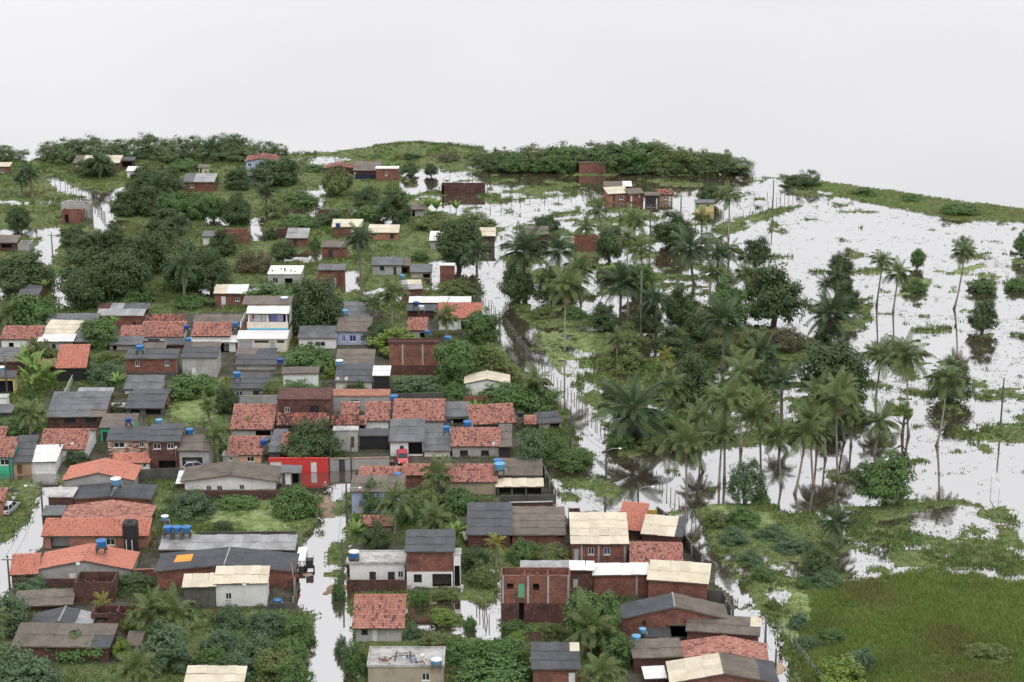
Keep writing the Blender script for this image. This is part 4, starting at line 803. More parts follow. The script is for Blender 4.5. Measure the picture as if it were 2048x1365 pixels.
# --- lower town, middle
h_('terrace_house', 'white house with wet flat terrace roof and blue tank on the main street', 700, 810, 1164, 1129, 1106, 'F', 'white', 'conc', [('d', 739, 752, 1144, 1163, 'dark'), ('d', 776, 790, 1144, 1163, 'dark'), ('w', 796, 807, 1143, 1156)], parapet=.18)
h_('tiled_cottage', 'small white cottage with steep mottled tile roof on the main street', 712, 803, 1286, 1253, 1193, 'G', 'grey', 't', [('w', 724, 736, 1256, 1269, 'dark'), ('d', 745, 755, 1257, 1284)], pitch=24, over=.4)
h_('flat_roof_house', 'khaki house with littered flat roof at the bottom centre', 737, 887, 1380, 1334, 1299, 'F', 'khaki', 'conc', [('w', 844, 860, 1347, 1362)], parapet=.15)
h_('tiled_hut', 'low tiled hut with pale strip behind the dark round bush', 722, 782, 1066, 1053, 1037, 'S', 'grey', 't', [], cat='shed')
h_('two_storey_house', 'two storey house, brick above and white below, with black roof', 814, 906, 1176, 1104, 1064, 'S', 'brick', 'fd', [('w', 828, 844, 1149, 1164, 'dark'), ('o', 865, 903, 1148, 1174, 'dkgrey'), ('w', 842, 852, 1108, 1111, 'dark'), ('w', 874, 884, 1108, 1111, 'dark')], lower=(2.1, 'white'))
h_('slate_roof_house', 'house with broad slate grey roof crossed by a red seam', 936, 1020, 1098, 1070, 1010, 'S', 'dkbrick', 'fd', [])
h_('brown_roof_house', 'brick house with broad brown corrugated roof beside the slate roof', 1024, 1128, 1092, 1070, 1018, 'S', 'brick', 'fb', [('w', 1114, 1130, 1071, 1074, 'dark')])
h_('sagging_awning', 'pale sagging sheet awning running from the slate roof house', 932, 1000, 1092, 1080, 1066, 'S', 'dkgrey', 'fl', [], cat='awning', rot=10, depth=1.6)
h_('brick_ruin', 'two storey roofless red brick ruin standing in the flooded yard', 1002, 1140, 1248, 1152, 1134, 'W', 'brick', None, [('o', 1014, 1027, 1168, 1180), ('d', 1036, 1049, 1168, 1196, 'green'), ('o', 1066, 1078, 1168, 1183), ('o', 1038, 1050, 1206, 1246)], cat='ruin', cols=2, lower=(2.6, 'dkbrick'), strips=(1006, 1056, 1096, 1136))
h_('grey_roof_strip', 'grey sheet roof along the back of the red brick ruin', 1044, 1138, 1160, 1140, 1129, 'S', 'dkbrick', 'fl', [], cat='shed')
h_('brick_link', 'recessed brick room with white roof between the ruin and long brick hall', 1142, 1184, 1196, 1141, 1131, 'S', 'dkbrick', 'wh', [('d', 1146, 1156, 1158, 1176, 'grey')])
h_('brick_house', 'brick cottage with black sheet roof and tan corner at the bottom', 1066, 1156, 1380, 1338, 1290, 'S', 'brick', 'fd', [('d', 1137, 1150, 1346, 1372, 'white')], patches=[(.75, 1, .6, 1, 'cr')])
# --- lower town, right
h_('cream_roof_house', 'two storey brick house with broad cream roof and three openings', 1144, 1254, 1130, 1088, 1030, 'S', 'brick', 'cr', [('d', 1148, 1157, 1098, 1126, 'grey'), ('w', 1176, 1188, 1096, 1110), ('w', 1207, 1220, 1096, 1110, 'blue')], strips=(1163, 1197, 1249))
h_('orange_tiled_house', 'house with steep orange tile roof beside the lane fence', 1234, 1282, 1078, 1058, 1009, 'S', 'dkbrick', 'tn', [], rot=-14)
h_('cream_wing', 'cream sheet roofed brick wing ending in black and white panels', 1284, 1362, 1100, 1068, 1036, 'S', 'dkbrick', 'cr', [], rot=-12, patches=[(.72, 1, 0, 1, 'fd')])
h_('dark_tiled_house', 'house with patchy dark red tile roof next to the cream roof', 1262, 1362, 1146, 1125, 1090, 'G', 'dkbrick', 't', [], rot=-3)
h_('long_brick_hall', 'long red brick hall with white corrugated roof', 1187, 1296, 1196, 1151, 1131, 'S', 'brick', 'wh', [], rot=2, strips=(1273,))
h_('cream_brick_hall', 'red brick hall with big cream sheet roof beside the lane', 1296, 1412, 1212, 1160, 1128, 'S', 'brick', 'cr', [], rot=-10)
h_('black_gable_house', 'brick house with black gabled sheet roof at the lower right', 1246, 1450, 1276, 1238, 1190, 'E', 'brick', 'fd', [('w', 1284, 1292, 1242, 1250, 'dark')], rise=1.4, patches=[None, [(0, 1, 0, 1, 'fb')]])
h_('grey_roof_house', 'brick house with long plain grey roof beside the lane', 1374, 1514, 1292, 1262, 1236, 'S', 'brick', 'fb', [], rot=-9, patches=[(.84, .97, .5, 1, 'cr')])
h_('brick_room', 'small brick room with flat brown roof left of the long plain grey roof', 1340, 1374, 1276, 1250, 1235, 'S', 'dkbrick', 'fb', [], cat='shed')
h_('patched_tiled_house', 'brick house with red tile roof blotched with black gaps near the lane', 1366, 1530, 1345, 1317, 1276, 'E', 'brick', 't', [], rise=0.8, rot=-4)
h_('brown_roof_house', 'dark brick house with square brown roof at the lower right', 1268, 1362, 1350, 1316, 1282, 'S', 'dkbrick', 'fb', [], rot=4)
h_('tan_gable_house', 'brick house with gabled roof, tan on the left and brown on the right', 1342, 1552, 1398, 1366, 1310, 'E', 'brick', 'fb', [], rise=1.0, patches=[[(0, 1, 0, 1, 'cr')], [(0, 1, 0, .3, 'fd')]])
h_('white_tin_shed', 'little white tin roofed shed at the bottom beside the tan gable', 1292, 1330, 1376, 1358, 1338, 'S', 'dkbrick', 'wh', [], cat='shed', rot=5)
h_('left_edge_house', 'tiled corner of a house at the left edge beside the parked car', -40, 8, 1036, 1003, 980, 'S', 'ltbrick', 't', [])
# --- sheds and lean-tos wedged between the houses
h_('lean_to', 'dull grey lean-to right of the low white annex roof', 148, 178, 700, 684, 671, 'S', 'brick', 'fm', [], cat='shed')
h_('carport', 'black mouthed carport at the left edge under a pole', -14, 30, 792, 756, 745, 'S', 'yellow', 'fd', [('o', -10, 28, 762, 792)], cat='carport')
h_('white_van_box', 'white panelled stall at the left edge below the carport', -10, 15, 826, 797, 792, 'F', 'white', 'conc', [], cat='stall')
h_('slab_shed', 'small grey slab roof between the holed roof and the dark porch', 219, 247, 828, 815, 808, 'F', 'dkgrey', 'conc', [], cat='shed')
h_('concrete_side_roof', 'long narrow concrete side roof left of the big mango tree', 539, 562, 925, 905, 862, 'S', 'dkgrey', 'fm', [], cat='shed', pitch=2)
h_('balcony_wall_house', 'low grey parapet house left of the peach wall', 446, 476, 930, 912, 904, 'F', 'grey', 'conc', [('w', 458, 466, 914, 922)], cat='annex')
h_('stair_tower', 'narrow white stair tower right of the two storey house with black roof', 908, 921, 1176, 1110, 1104, 'F', 'white', 'conc', [('o', 909, 920, 1132, 1174)], cat='stair tower')
h_('brick_chimney_block', 'small red brick block at the top left corner of the broad cream roof', 1137, 1160, 1062, 1022, 1014, 'W', 'dkbrick', None, [], cat='block', depth=1.5)
h_('dark_yard_shed', 'dark roofed yard shed between the black gable and the square brown roof', 1290, 1338, 1288, 1274, 1258, 'S', 'dkbrick', 'fd', [('o', 1294, 1330, 1277, 1287)], cat='shed')
h_('tin_lean_to', 'small tin lean-to beside the slanting red roof', 1050, 1070, 862, 849, 838, 'S', 'dkgrey', 't', [], cat='shed')
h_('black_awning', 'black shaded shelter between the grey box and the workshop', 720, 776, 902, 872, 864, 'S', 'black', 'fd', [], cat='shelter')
h_('brown_lean_to', 'brown lean-to in front of the pink tile roof with blue windows', 282, 330, 705, 697, 690, 'S', 'dkbrick', 'fb', [], cat='shed')
h_('low_black_roof', 'low black roof strip behind the streaked roof house', 330, 376, 700, 690, 683, 'S', 'dkbrick', 'fd', [], cat='shed')
h_('yard_store', 'low brick store with grey slab left of the terrace house door', 694, 712, 1150, 1128, 1118, 'F', 'dkbrick', 'conc', [], cat='store')
h_('left_grey_roof', 'grey roof beside the carport at the left edge above the coconut palm', -14, 22, 838, 826, 812, 'S', 'dkgrey', 'fm', [], cat='shed')
h_('tile_strip_house', 'row of low tiled eaves behind the workshop', 852, 900, 852, 842, 832, 'S', 'grey', 't', [], cat='shed')
# --- the white balcony house
def balcony_house():
    yb = 706; p0 = G(476, yb); s = scl(yb); w = (574 - 476) / s; k = vpm(yb); vn = Vector((0, 1, 0))
    z = lambda py: (yb - py) / k
    r = thing('balcony_house', 'white two storey house with pillared balcony and laundry', 'house', p0)
    X = lambda px: (px - 476) / s
    m = MB(); h1 = z(678); up = Vector((0, 0, 1)); holes = []
    ops = [('g', X(479), X(505), z(698), z(683), 'grey'), ('w', X(510), X(538), z(685), z(681.5), 'dark'), ('d', X(541), X(551), z(704), z(685), 'grey'), ('w', X(555), X(569), z(685), z(681.5), 'dark')]
    wall_with_holes(m, Vector((0, 0, -.6)), Vector((w, 0, 0)), h1 + .6, [(o[1], o[2], o[3] + .6, o[4] + .6) for o in ops])
    m.box((0, .2, -.6), (.1, 0, 0), (0, 9.5, 0), (0, 0, h1 + .6)); m.box((w - .1, .2, -.6), (.1, 0, 0), (0, 9.5, 0), (0, 0, h1 + .6))
    m.build('wall', MATS['cream'], r)
    for o in ops: fit_opening(r, Vector((0, 0, 0)), Vector((1, 0, 0)), o)
    m = MB(); m.box((-.15, -.3, h1), (w + .3, 0, 0), (0, 3.2, .5), (0, 0, .12)); m.build('lower_roof', MATS['wh'], r)
    yF = 3.2; hB = h1 + .75
    m = MB(); m.box((X(492), yF - .14, hB - .3), (w - X(492), 0, 0), (0, .12, 0), (0, 0, .45)); m.build('blue_band', MATS['skyblue'], r)
    m = MB(); m.box((.1, yF, hB - .1), (w - .2, 0, 0), (0, 6.3, 0), (0, 0, .2)); m.build('balcony_floor', MATS['brick'], r)
    m = MB(); m.box((X(491), yF - .1, hB + .12), (w - X(491), 0, 0), (0, .14, 0), (0, 0, 1.1)); m.build('balcony_parapet', MATS['cream'], r)
    m = MB(); m.box((.1, yF, hB + .12), (.12, 0, 0), (0, 6.0, 0), (0, 0, 1.0)); m.build('side_parapet', MATS['white'], r)
    for px in (495, 533, 571): m = MB(); m.box((X(px) - .1, yF - .02, hB + 1.2), (.2, 0, 0), (0, .16, 0), (0, 0, 1.5)); m.build('pillar', MATS['white'], r)
    m = MB(); wall_with_holes(m, Vector((X(491), yF + 2.4, hB)), Vector((w - X(491), 0, 0)), 3.1, [(1.6, 3.4, 1.2, 2.4), (5.2, 7.0, .1, 2.4)]); m.box((w - .12, yF + 2.4, hB), (.1, 0, 0), (0, 3.8, 0), (0, 0, 3.1)); m.box((X(491), yF + 2.6, hB), (.1, 0, 0), (0, 3.6, 0), (0, 0, 3.1)); m.build('upper_wall', MATS['white'], r)
    for q in ((1.6, 3.4, 1.2, 2.4), (5.2, 7.0, .1, 2.4)): fit_opening(r, Vector((X(491), yF + 2.4, hB)), Vector((1, 0, 0)), ('w', *q, 'dark'))
    rf = bpy.data.objects.new('balcony_roof', bpy.data.meshes.new('balcony_roof')); link(rf); rf.parent = r
    rm = MB(); panel(rf, rm, Vector((X(490), yF - .35, hB + 2.72)), Vector((w - X(490) + .15, 0, 0)), Vector((0, 2.9, .55)), 'wh', False); rf.data = rm.mesh('balcony_roof', MATS['timber'])
    m = MB(); m.box((X(478), yF + 2.5, hB + 3.45), (w - X(478) + .3, 0, 0), (0, 4.0, .35), (0, 0, .18)); m.build('roof', MATS['fb'], r)
    rope = thing('laundry_line', 'washing line of white, lilac and red cloths on the balcony', 'laundry', p0 + Vector((0, yF + .9, hB)))
    m = MB(); pts = [(X(500) + i * (X(566) - X(500)) / 8, 0, 2.5 - .35 * math.sin(math.pi * ((i * 2) % 8) / 8)) for i in range(9)]; m.tube(pts, .015, 4); m.build('rope', MATS['frame_white'], rope)
    for nm, a, b_, zz, ln, mt in (('sheet', 504, 518, 2.3, 1.3, 'cloth_white'), ('sheet', 519, 531, 2.2, 1.2, 'cloth_white'), ('towel', 501, 505, 2.4, .8, 'cloth_red'), ('sheet', 537, 550, 2.15, 1.1, 'cloth_blue'), ('sheet', 551, 563, 2.35, 1.3, 'cloth_lilac')):
        m = MB(); n = 6
        for i in range(n):
            x0_, x1_ = X(a) + (X(b_) - X(a)) * i / n, X(a) + (X(b_) - X(a)) * (i + 1) / n; f0, f1 = .06 * math.sin(i * 2.1), .06 * math.sin((i + 1) * 2.1)
            m.poly([(x0_, f0, zz - ln), (x1_, f1, zz - ln), (x1_, 0, zz), (x0_, 0, zz)])
        m.build(nm, MATS[mt], rope)
balcony_house()
# ---------------------------------------------------------------- foliage meshes (shared between alike plants)
def leaf_cloud(name, seed, nclump, nleaf, leaf, shape, mat, flat=0.75, hollow=0.35):
    """leaf-sized faces gathered in clumps through a unit crown (radius 1, height 0..1)"""
    g = np.random.default_rng(seed)
    C = []
    while len(C) < nclump:
        p = g.uniform(-1, 1, 3); r = np.linalg.norm(p)
        if r > 1 or r < hollow: continue
        if shape == 'dome' and p[2] < -.55 : continue
        if shape == 'umbrella' and abs(p[2]) > .45 + .3 * (1 - r): continue
        if shape == 'bush' and p[2] < -.3: continue
        if shape == 'cone' and np.hypot(p[0], p[1]) > (1 - (p[2] + 1) / 2) * 1.0 + .08: continue
        C.append(p)
    C = np.array(C); rad = g.uniform(.16, .34, nclump)
    lump = 1 + .22 * np.sin(C[:, 0] * 4.1 + seed) * np.cos(C[:, 1] * 3.7 + seed * 1.7) + .12 * np.sin(C[:, 2] * 6 + seed)
    C = C * lump[:, None]
    n = nclump * nleaf; ci = np.repeat(np.arange(nclump), nleaf)
    d = g.normal(0, 1, (n, 3)); d /= np.linalg.norm(d, axis=1)[:, None]; rr = g.random(n) ** .45
    P = C[ci] + d * (rad[ci] * rr)[:, None] * np.array([1.15, 1.15, .8])
    nrm = d * .7 + P * .5 + np.array([0, 0, .65]) + g.normal(0, .45, (n, 3)); nrm /= np.linalg.norm(nrm, axis=1)[:, None]
    a = np.cross(nrm, g.normal(0, 1, (n, 3))); a /= np.linalg.norm(a, axis=1)[:, None]; b2 = np.cross(nrm, a)
    s = leaf * g.uniform(.6, 1.35, n)[:, None]
    V = np.stack([P - a * s, P + b2 * s * .55, P + a * s, P - b2 * s * .55], 1)
    V[:, :, 2] = (V[:, :, 2] * flat)
    V = V.reshape(-1, 3); V[:, 2] -= np.quantile(V[:, 2], .01); rr_ = np.quantile(np.hypot(V[:, 0], V[:, 1]), .95); V /= np.array([rr_, rr_, np.quantile(V[:, 2], .99)])
    return mesh_np(name, V, np.arange(n * 4).reshape(-1, 4), mat)
CROWN = {}
def crown_mesh(kind, var):
    k = (kind, var)
    if k in CROWN: return CROWN[k]
    spec = {'mango': ('dome', 95, 60, .075, 'lf_mango'), 'green': ('dome', 80, 55, .08, 'lf_green'), 'lime': ('dome', 60, 50, .085, 'lf_lime'), 'olive': ('bush', 70, 50, .075, 'lf_olive'),
            'blue': ('bush', 70, 48, .08, 'lf_blue'), 'brown': ('bush', 60, 50, .06, 'lf_brown'), 'mangrove': ('dome', 70, 50, .07, 'lf_mangrove'), 'umbrella': ('umbrella', 34, 42, .075, 'lf_mangrove'),
            'bushgreen': ('bush', 70, 50, .08, 'lf_green'), 'bushdark': ('bush', 75, 55, .075, 'lf_mango'), 'cone': ('cone', 60, 45, .08, 'lf_lime')}[kind]
    CROWN[k] = leaf_cloud('crown', hash(kind) % 97 + var * 13 + 1 if False else (sum(map(ord, kind)) + var * 131), int(spec[1] * 1.35), int(spec[2] * 1.5), spec[3] * .72, spec[0], MATS[spec[4]]); return CROWN[k]
PLANTS = {}   # zone -> list of (x, object, description) for labels counted from the left
def later(zone, x, o, desc): PLANTS.setdefault(zone, []).append((x, o, desc))
TRUNKS = {}
def trunk_mesh(var):
    if var in TRUNKS: return TRUNKS[var]
    g = random.Random(var + 5); m = MB(); lean = Vector((g.uniform(-.06, .06), g.uniform(-.06, .06), 0))
    pts = [Vector((0, 0, -.08)), Vector((0, 0, .25)) + lean, Vector((0, 0, .5)) + lean * 1.5, Vector((0, 0, .78)) + lean * 2.2]; m.tube(pts, [.055, .042, .03, .012], 7)
    for i in range(6):
        a = i * 1.05 + g.random(); s = pts[1].lerp(pts[2], g.random()); e = s + Vector((math.cos(a) * g.uniform(.22, .36), math.sin(a) * g.uniform(.22, .36), g.uniform(.2, .4)))
        m.tube([s, s.lerp(e, .5) + Vector((0, 0, -.02)), e], [.024, .016, .006], 5)
    TRUNKS[var] = m.mesh('trunk', MATS['bark'], True); return TRUNKS[var]
def tree(x0, x1, yb, yt, kind, zone, desc, base=.24, name='tree', cat='tree'):
    """x0..x1 crown span, yb foot row, yt top row in the photo"""
    p = G((x0 + x1) / 2, yb); w = (x1 - x0) / scl(yb) / 2; h = (yb - yt) / vpm(yb) * .97; var = rng.randrange(3)
    if h > w * 4: h = w * 4
    r = thing(name, desc, cat, p); r.rotation_euler.z = rng.uniform(0, 6.28)
    t = child('trunk', trunk_mesh(rng.randrange(4)), r); t.scale = (h * 1.0, h * 1.0, h * .95)
    c = child('crown', crown_mesh(kind, var), r); c.location = (0, 0, h * base); c.scale = (w * rng.uniform(.95, 1.1), w * rng.uniform(.9, 1.08), h * (1 - base))
    later(zone, (x0 + x1) / 2, r, desc); return r
def shrub(x0, x1, yb, yt, kind, zone, desc='leafy shrub'):
    p = G((x0 + x1) / 2, yb); w = (x1 - x0) / scl(yb) / 2; h = max(.5, (yb - yt) / vpm(yb) * .9)
    o = child('foliage', crown_mesh(kind, rng.randrange(3)), None); r = thing('shrub', desc, 'shrub', p + Vector((0, w * .5, -.1))); o.parent = r
    r.rotation_euler.z = rng.uniform(0, 6.28); o.scale = (w * rng.uniform(.85, 1.15), w * rng.uniform(.7, 1.05), h * rng.uniform(.85, 1.2))
    st = MB()
    for i in range(3): a = i * 2.1; st.tube([(0, 0, -.3), (.3 * w * math.cos(a), .3 * w * math.sin(a), h * .5)], [.05, .02], 5)
    st.build('stem', MATS['bark'], r); later(zone, (x0 + x1) / 2, r, desc); return r
# ---------------------------------------------------------------- palms: trunk and separate fronds
def frond_mesh(el, length, npair, leaflet, droop, mat, up=0.0, seed=0):
    g = random.Random(seed); n = 9; pts = []; a = R(el); p = Vector((0, 0, 0))
    for i in range(n + 1):
        pts.append(p.copy()); st = length / n; p = p + Vector((math.cos(a) * st, 0, math.sin(a) * st)); a -= R(droop) / n * (0.4 + 1.2 * i / n)
    m = MB(); m.tube(pts, [.05 - .042 * i / n for i in range(n + 1)], 4, False)
    for i in range(npair):
        t = .14 + .86 * (i + .5) / npair; f = t * n; k = min(int(f), n - 1); q = pts[k].lerp(pts[k+1], f - k); d = (pts[k+1] - pts[k]).normalized(); side = Vector((0, 1, 0)); upv = side.cross(d) * -1
        ll = leaflet * (math.sin(math.pi * min(1, t * .92 + .12)) ** .6) * g.uniform(.85, 1.1)
        for s in (-1, 1):
            out = (side * s * .85 + d * .55 + upv * up).normalized(); e1 = q + out * ll * .55 + Vector((0, 0, -.05 * ll)); e2 = q + out * ll * .92 + Vector((0, 0, -(.42 + .25 * g.random()) * ll))
            wv = d * (.026 + .014 * leaflet)
            m.poly([q - wv * .6, q + wv * .6, e1 + wv, e2, e1 - wv])
    return m.mesh('frond', mat)
FR = {}
def frond(kind, ring):
    k = (kind, ring)
    if k in FR: return FR[k]
    el = [78, 55, 30, 2, -35][ring]
    if kind == 'coco': me = frond_mesh(el, 4.3, 34, 1.15, [38, 80, 100, 84, 48][ring], MATS['fr_coco'], .1, ring)
    elif kind == 'oil': me = frond_mesh(el, 5.2, 42, 1.1, [28, 62, 82, 70, 45][ring], MATS['fr_oil'], .35, ring + 9)
    elif kind == 'yellow': me = frond_mesh(el, 3.4, 22, .9, [30, 60, 75, 70, 45][ring], MATS['fr_yellow'], .1, ring + 20)
    elif kind == 'dead': me = frond_mesh(-58, 3.2, 16, .6, 25, MATS['fr_dead'], 0, ring + 30)
    FR[k] = me; return me
def palm(cx, cy, bx, by, wpx, kind, desc, zone='', dead=4, nf=None):
    """crown centre (cx, cy), foot (bx, by), crown span in photo pixels"""
    p = G(bx, by); hgt = (by - cy) / vpm(by); k = scl(by); R0 = wpx / k / 2
    name = {'coco': 'coconut_palm', 'oil': 'oil_palm', 'yellow': 'coconut_palm'}[kind]
    r = thing(name, desc, 'palm tree', p); top = Vector(((cx - bx) / k, 0, hgt))
    top.y = rng.uniform(-.6, .6)
    m = MB(); n = 9; pts = []; rad = []; fat = .17 if kind != 'oil' else .27
    for i in range(n + 1):
        t = i / n; pts.append(Vector((top.x * (t ** .62 if abs(top.x) > .8 else t), top.y * t * t, hgt * t - (.4 if i == 0 else 0)))); rad.append(fat * (1.75 if i == 0 else 1.15 if i == 1 else 1.0 - .3 * t))
    m.tube(pts, rad, 7); m.build('trunk', MATS['palmbark' if kind != 'oil' else 'bark'], r, True)
    base = {'coco': 4.0, 'oil': 4.9, 'yellow': 3.2}[kind]; s = R0 / base * (1.14 if kind == 'coco' else 1.08)
    counts = {'coco': (3, 6, 8, 7, 5), 'oil': (4, 8, 10, 9, 6), 'yellow': (3, 5, 6, 5, 2)}[kind]
    ga = rng.random() * 6.28
    for ring, c in enumerate(counts):
        for i in range(c):
            ga += 2.399; o = child('frond', frond(kind, ring), r); o.location = top + Vector((0, 0, .1 - .06 * ring)); sc = s * rng.uniform(.78, 1.18)
            o.rotation_euler = (rng.gauss(0, .3), rng.gauss(0, .14), ga + rng.gauss(0, .2)); o.scale = (sc, sc, sc)
    for i in range(dead):
        o = child('dead_frond', frond('dead', 0), r); o.location = top - Vector((0, 0, .15)); sc = s * rng.uniform(.8, 1.15); o.scale = (sc, sc, sc); o.rotation_euler = (rng.gauss(0, .1), rng.gauss(0, .15), rng.random() * 6.28)
    if kind == 'coco':
        m = MB()
        for i in range(7):
            a = i * .9; c = top + Vector((math.cos(a) * .26, math.sin(a) * .26, -.28 - .1 * (i % 2))); m.lathe(c, [(.02, -.14), (.11, -.06), (.12, .04), (.03, .13)], 6)
        m.build('coconuts', MATS['lf_olive'], r)
    if zone: later(zone, bx, r, desc)
    return r
def banana_leaf():
    m = MB(); n = 8; pts = []; a = R(72); p = Vector((0, 0, 0))
    for i in range(n + 1):
        pts.append(p.copy()); p = p + Vector((math.cos(a), 0, math.sin(a))) * (2.6 / n); a -= R(95) / n * (.3 + i / n)
    for i in range(1, n):
        w0 = .34 * math.sin(math.pi * (i / n) ** .8) + .02; w1 = .34 * math.sin(math.pi * ((i + 1) / n) ** .8) + .02
        for s in (-1, 1): m.poly([pts[i], pts[i+1], pts[i+1] + Vector((0, s*w1, -.06)), pts[i] + Vector((0, s*w0, -.06))])
    m.tube(pts, [.035 - .003*i for i in range(n + 1)], 4, False); return m.mesh('leaf', MATS['fr_banana'])
BAN = banana_leaf()
def banana(x, yb, hpx, desc, zone):
    p = G(x, yb); h = hpx / vpm(yb); r = thing('banana_plant', desc, 'banana plant', p); m = MB(); th = h * .5; m.tube([(0, 0, -.2), (.05, 0, th * .5), (.08, .05, th)], [.14, .11, .07], 7); m.build('stem', MATS['lf_lime'], r, True); a = rng.random() * 6
    for i in range(9):
        a += 2.4; o = child('leaf', BAN, r); o.location = (.08, .05, th - .1); sc = h / 4.2 * rng.uniform(.9, 1.25) * 1.15; o.scale = (sc, sc, sc); o.rotation_euler = (rng.gauss(0, .15), rng.uniform(-.25, .45), a)
    later(zone, x, r, desc)
# ---------------------------------------------------------------- trees of the far shore
Z = 'of the far left shore thicket'
for (a, b_, yb, yt, k) in [(72,135,322,284,'mangrove'),(110,180,320,277,'mangrove'),(155,225,320,274,'mangrove'),(205,262,319,279,'mangrove'),(240,300,318,276,'umbrella'),(268,338,318,268,'mangrove'),(320,380,317,275,'umbrella'),
      (360,425,317,273,'mangrove'),(405,470,316,272,'mangrove'),(425,500,316,268,'mangrove'),(470,530,315,281,'umbrella'),(505,560,314,283,'umbrella'),(540,580,313,287,'umbrella'),(95,150,328,296,'mangrove'),(170,240,327,294,'mangrove'),(300,360,326,292,'mangrove'),(385,440,325,293,'mangrove'),(450,520,322,294,'mangrove')]:
    tree(a, b_, yb, yt, k, Z, 'shore tree', base=.12)
Z = 'at the far left edge of the shore'
for (a, b_, yb, yt, k) in [(-20,32,322,290,'mangrove'),(18,58,322,298,'umbrella'),(-30,10,330,300,'mangrove')]: tree(a, b_, yb, yt, k, Z, 'shore tree', base=.12)
Z = 'of the far mangrove belt'
xs = [972,1000,1034,1062,1098,1130,1166,1200,1232,1262,1290,1322,1356,1388,1416,1446,1470]
for i, x in enumerate(xs):
    yt = [304,296,300,292,297,290,294,284,289,279,285,286,295,298,306,303,316][i]; wd = rng.uniform(26, 50); tree(x - wd, x + wd, 334 + i * .7, yt, rng.choice(['mangrove', 'mangrove', 'green', 'olive']), Z, 'mangrove tree', base=.05)
for i, x in enumerate([988,1026,1080,1124,1225,1262,1310,1352,1396,1440]):
    wd = rng.uniform(18, 36); tree(x - wd, x + wd, 341 + i * .8, 316 + i * .8 - rng.uniform(-3, 9), rng.choice(['mangrove', 'bushgreen', 'mango']), 'in front of the far mangrove belt', 'low mangrove', base=.03)
Z = 'on the low green mound of the far shore'
for (a, b_, yb, yt, k) in [(800,845,326,304,'bushdark'),(860,925,328,310,'brown'),(730,780,324,312,'bushgreen'),(930,985,322,304,'olive'),(880,930,312,300,'bushgreen')]: shrub(a, b_, yb, yt, k, Z, 'low bush')
tree(1592, 1645, 374, 340, 'umbrella', '', 'small umbrella tree at the tip of the long green spit')
shrub(1560, 1640, 376, 355, 'bushdark', '', 'dark bush below the umbrella tree on the green spit')
for (a, b_, yb, yt) in [(1700,1760,394,380),(1800,1850,404,392),(1880,1960,432,414)]: shrub(a, b_, yb, yt, 'bushgreen', 'on the long green spit', 'low bush')
# ---------------------------------------------------------------- upper left wood
tree(14, 62, 464, 412, 'mango', '', 'round dark tree on the grassy islet at the left edge', base=.08)
tree(155, 240, 352, 312, 'mango', '', 'dark feathery tree before the long brick house on the far left bank')
Z = 'in the dark wood at upper left'
for (a, b_, yb, yt, k) in [(256,330,398,335,'mango'),(300,372,398,340,'mango'),(222,285,432,378,'mango'),(262,330,430,372,'mango'),(318,385,440,386,'green'),(365,428,438,386,'green'),(405,450,442,390,'green'),(438,506,450,386,'mango'),
      (120,184,492,450,'mango'),(140,215,520,466,'mango'),(190,262,522,452,'mango'),(236,318,560,466,'mango'),(286,362,545,462,'mango'),(330,420,582,486,'mango'),(385,462,585,496,'mango'),(290,380,470,420,'mango'),(125,238,592,502,'mango'),(200,300,600,500,'mango'),(131,212,618,540,'mango')]:
    tree(a, b_, yb, yt, k, Z, 'dark broadleaf tree', base=.1)
tree(-12, 106, 584, 506, 'mango', '', 'big dark tree at the left edge behind the cream hut', base=.1)
tree(448, 505, 380, 335, 'mango', '', 'round dark tree between the grey gabled house and blue shack', base=.1)
tree(507, 602, 370, 318, 'mango', '', 'wide dark tree in front of the brown hipped roof', base=.1)
tree(642, 708, 392, 335, 'olive', '', 'olive tinted tree below the far brick row', base=.08)
tree(708, 760, 418, 374, 'mango', '', 'dark tree left of the pair beside the flooded field', base=.12)
tree(758, 820, 448, 382, 'mango', '', 'darker taller tree right of the pair beside the flooded field', base=.15)
tree(418, 476, 512, 456, 'mango', '', 'round dark tree in front of the brick box with white coping', base=.1)
tree(540, 594, 520, 482, 'mango', '', 'round dark tree before the pale corrugated hut', base=.12)
shrub(462, 548, 548, 506, 'brown', '', 'brownish bare shrub left of the concrete house')
tree(878, 962, 540, 440, 'mango', '', 'big round dark mango beside the tall plank hut', base=.14)
tree(1064, 1122, 460, 430, 'mango', '', 'dark low tree above the rusty roofed shed', base=.1)
tree(798, 840, 352, 327, 'bushdark', '', 'small dark tree in the water at the far left of the flooded field', base=.1)
tree(848, 876, 354, 327, 'mango', '', 'slim small tree in the water in the flooded field', base=.15)
tree(1393, 1444, 410, 369, 'mango', '', 'round dark tree behind the little yellow hut', base=.1)
tree(578, 686, 664, 556, 'mango', '', 'large dark tree between the balcony house and roofless box', base=.06)
tree(486, 596, 608, 570, 'green', '', 'bright green tree behind the balcony house', base=.05)
Z = 'among the houses of the upper marsh'
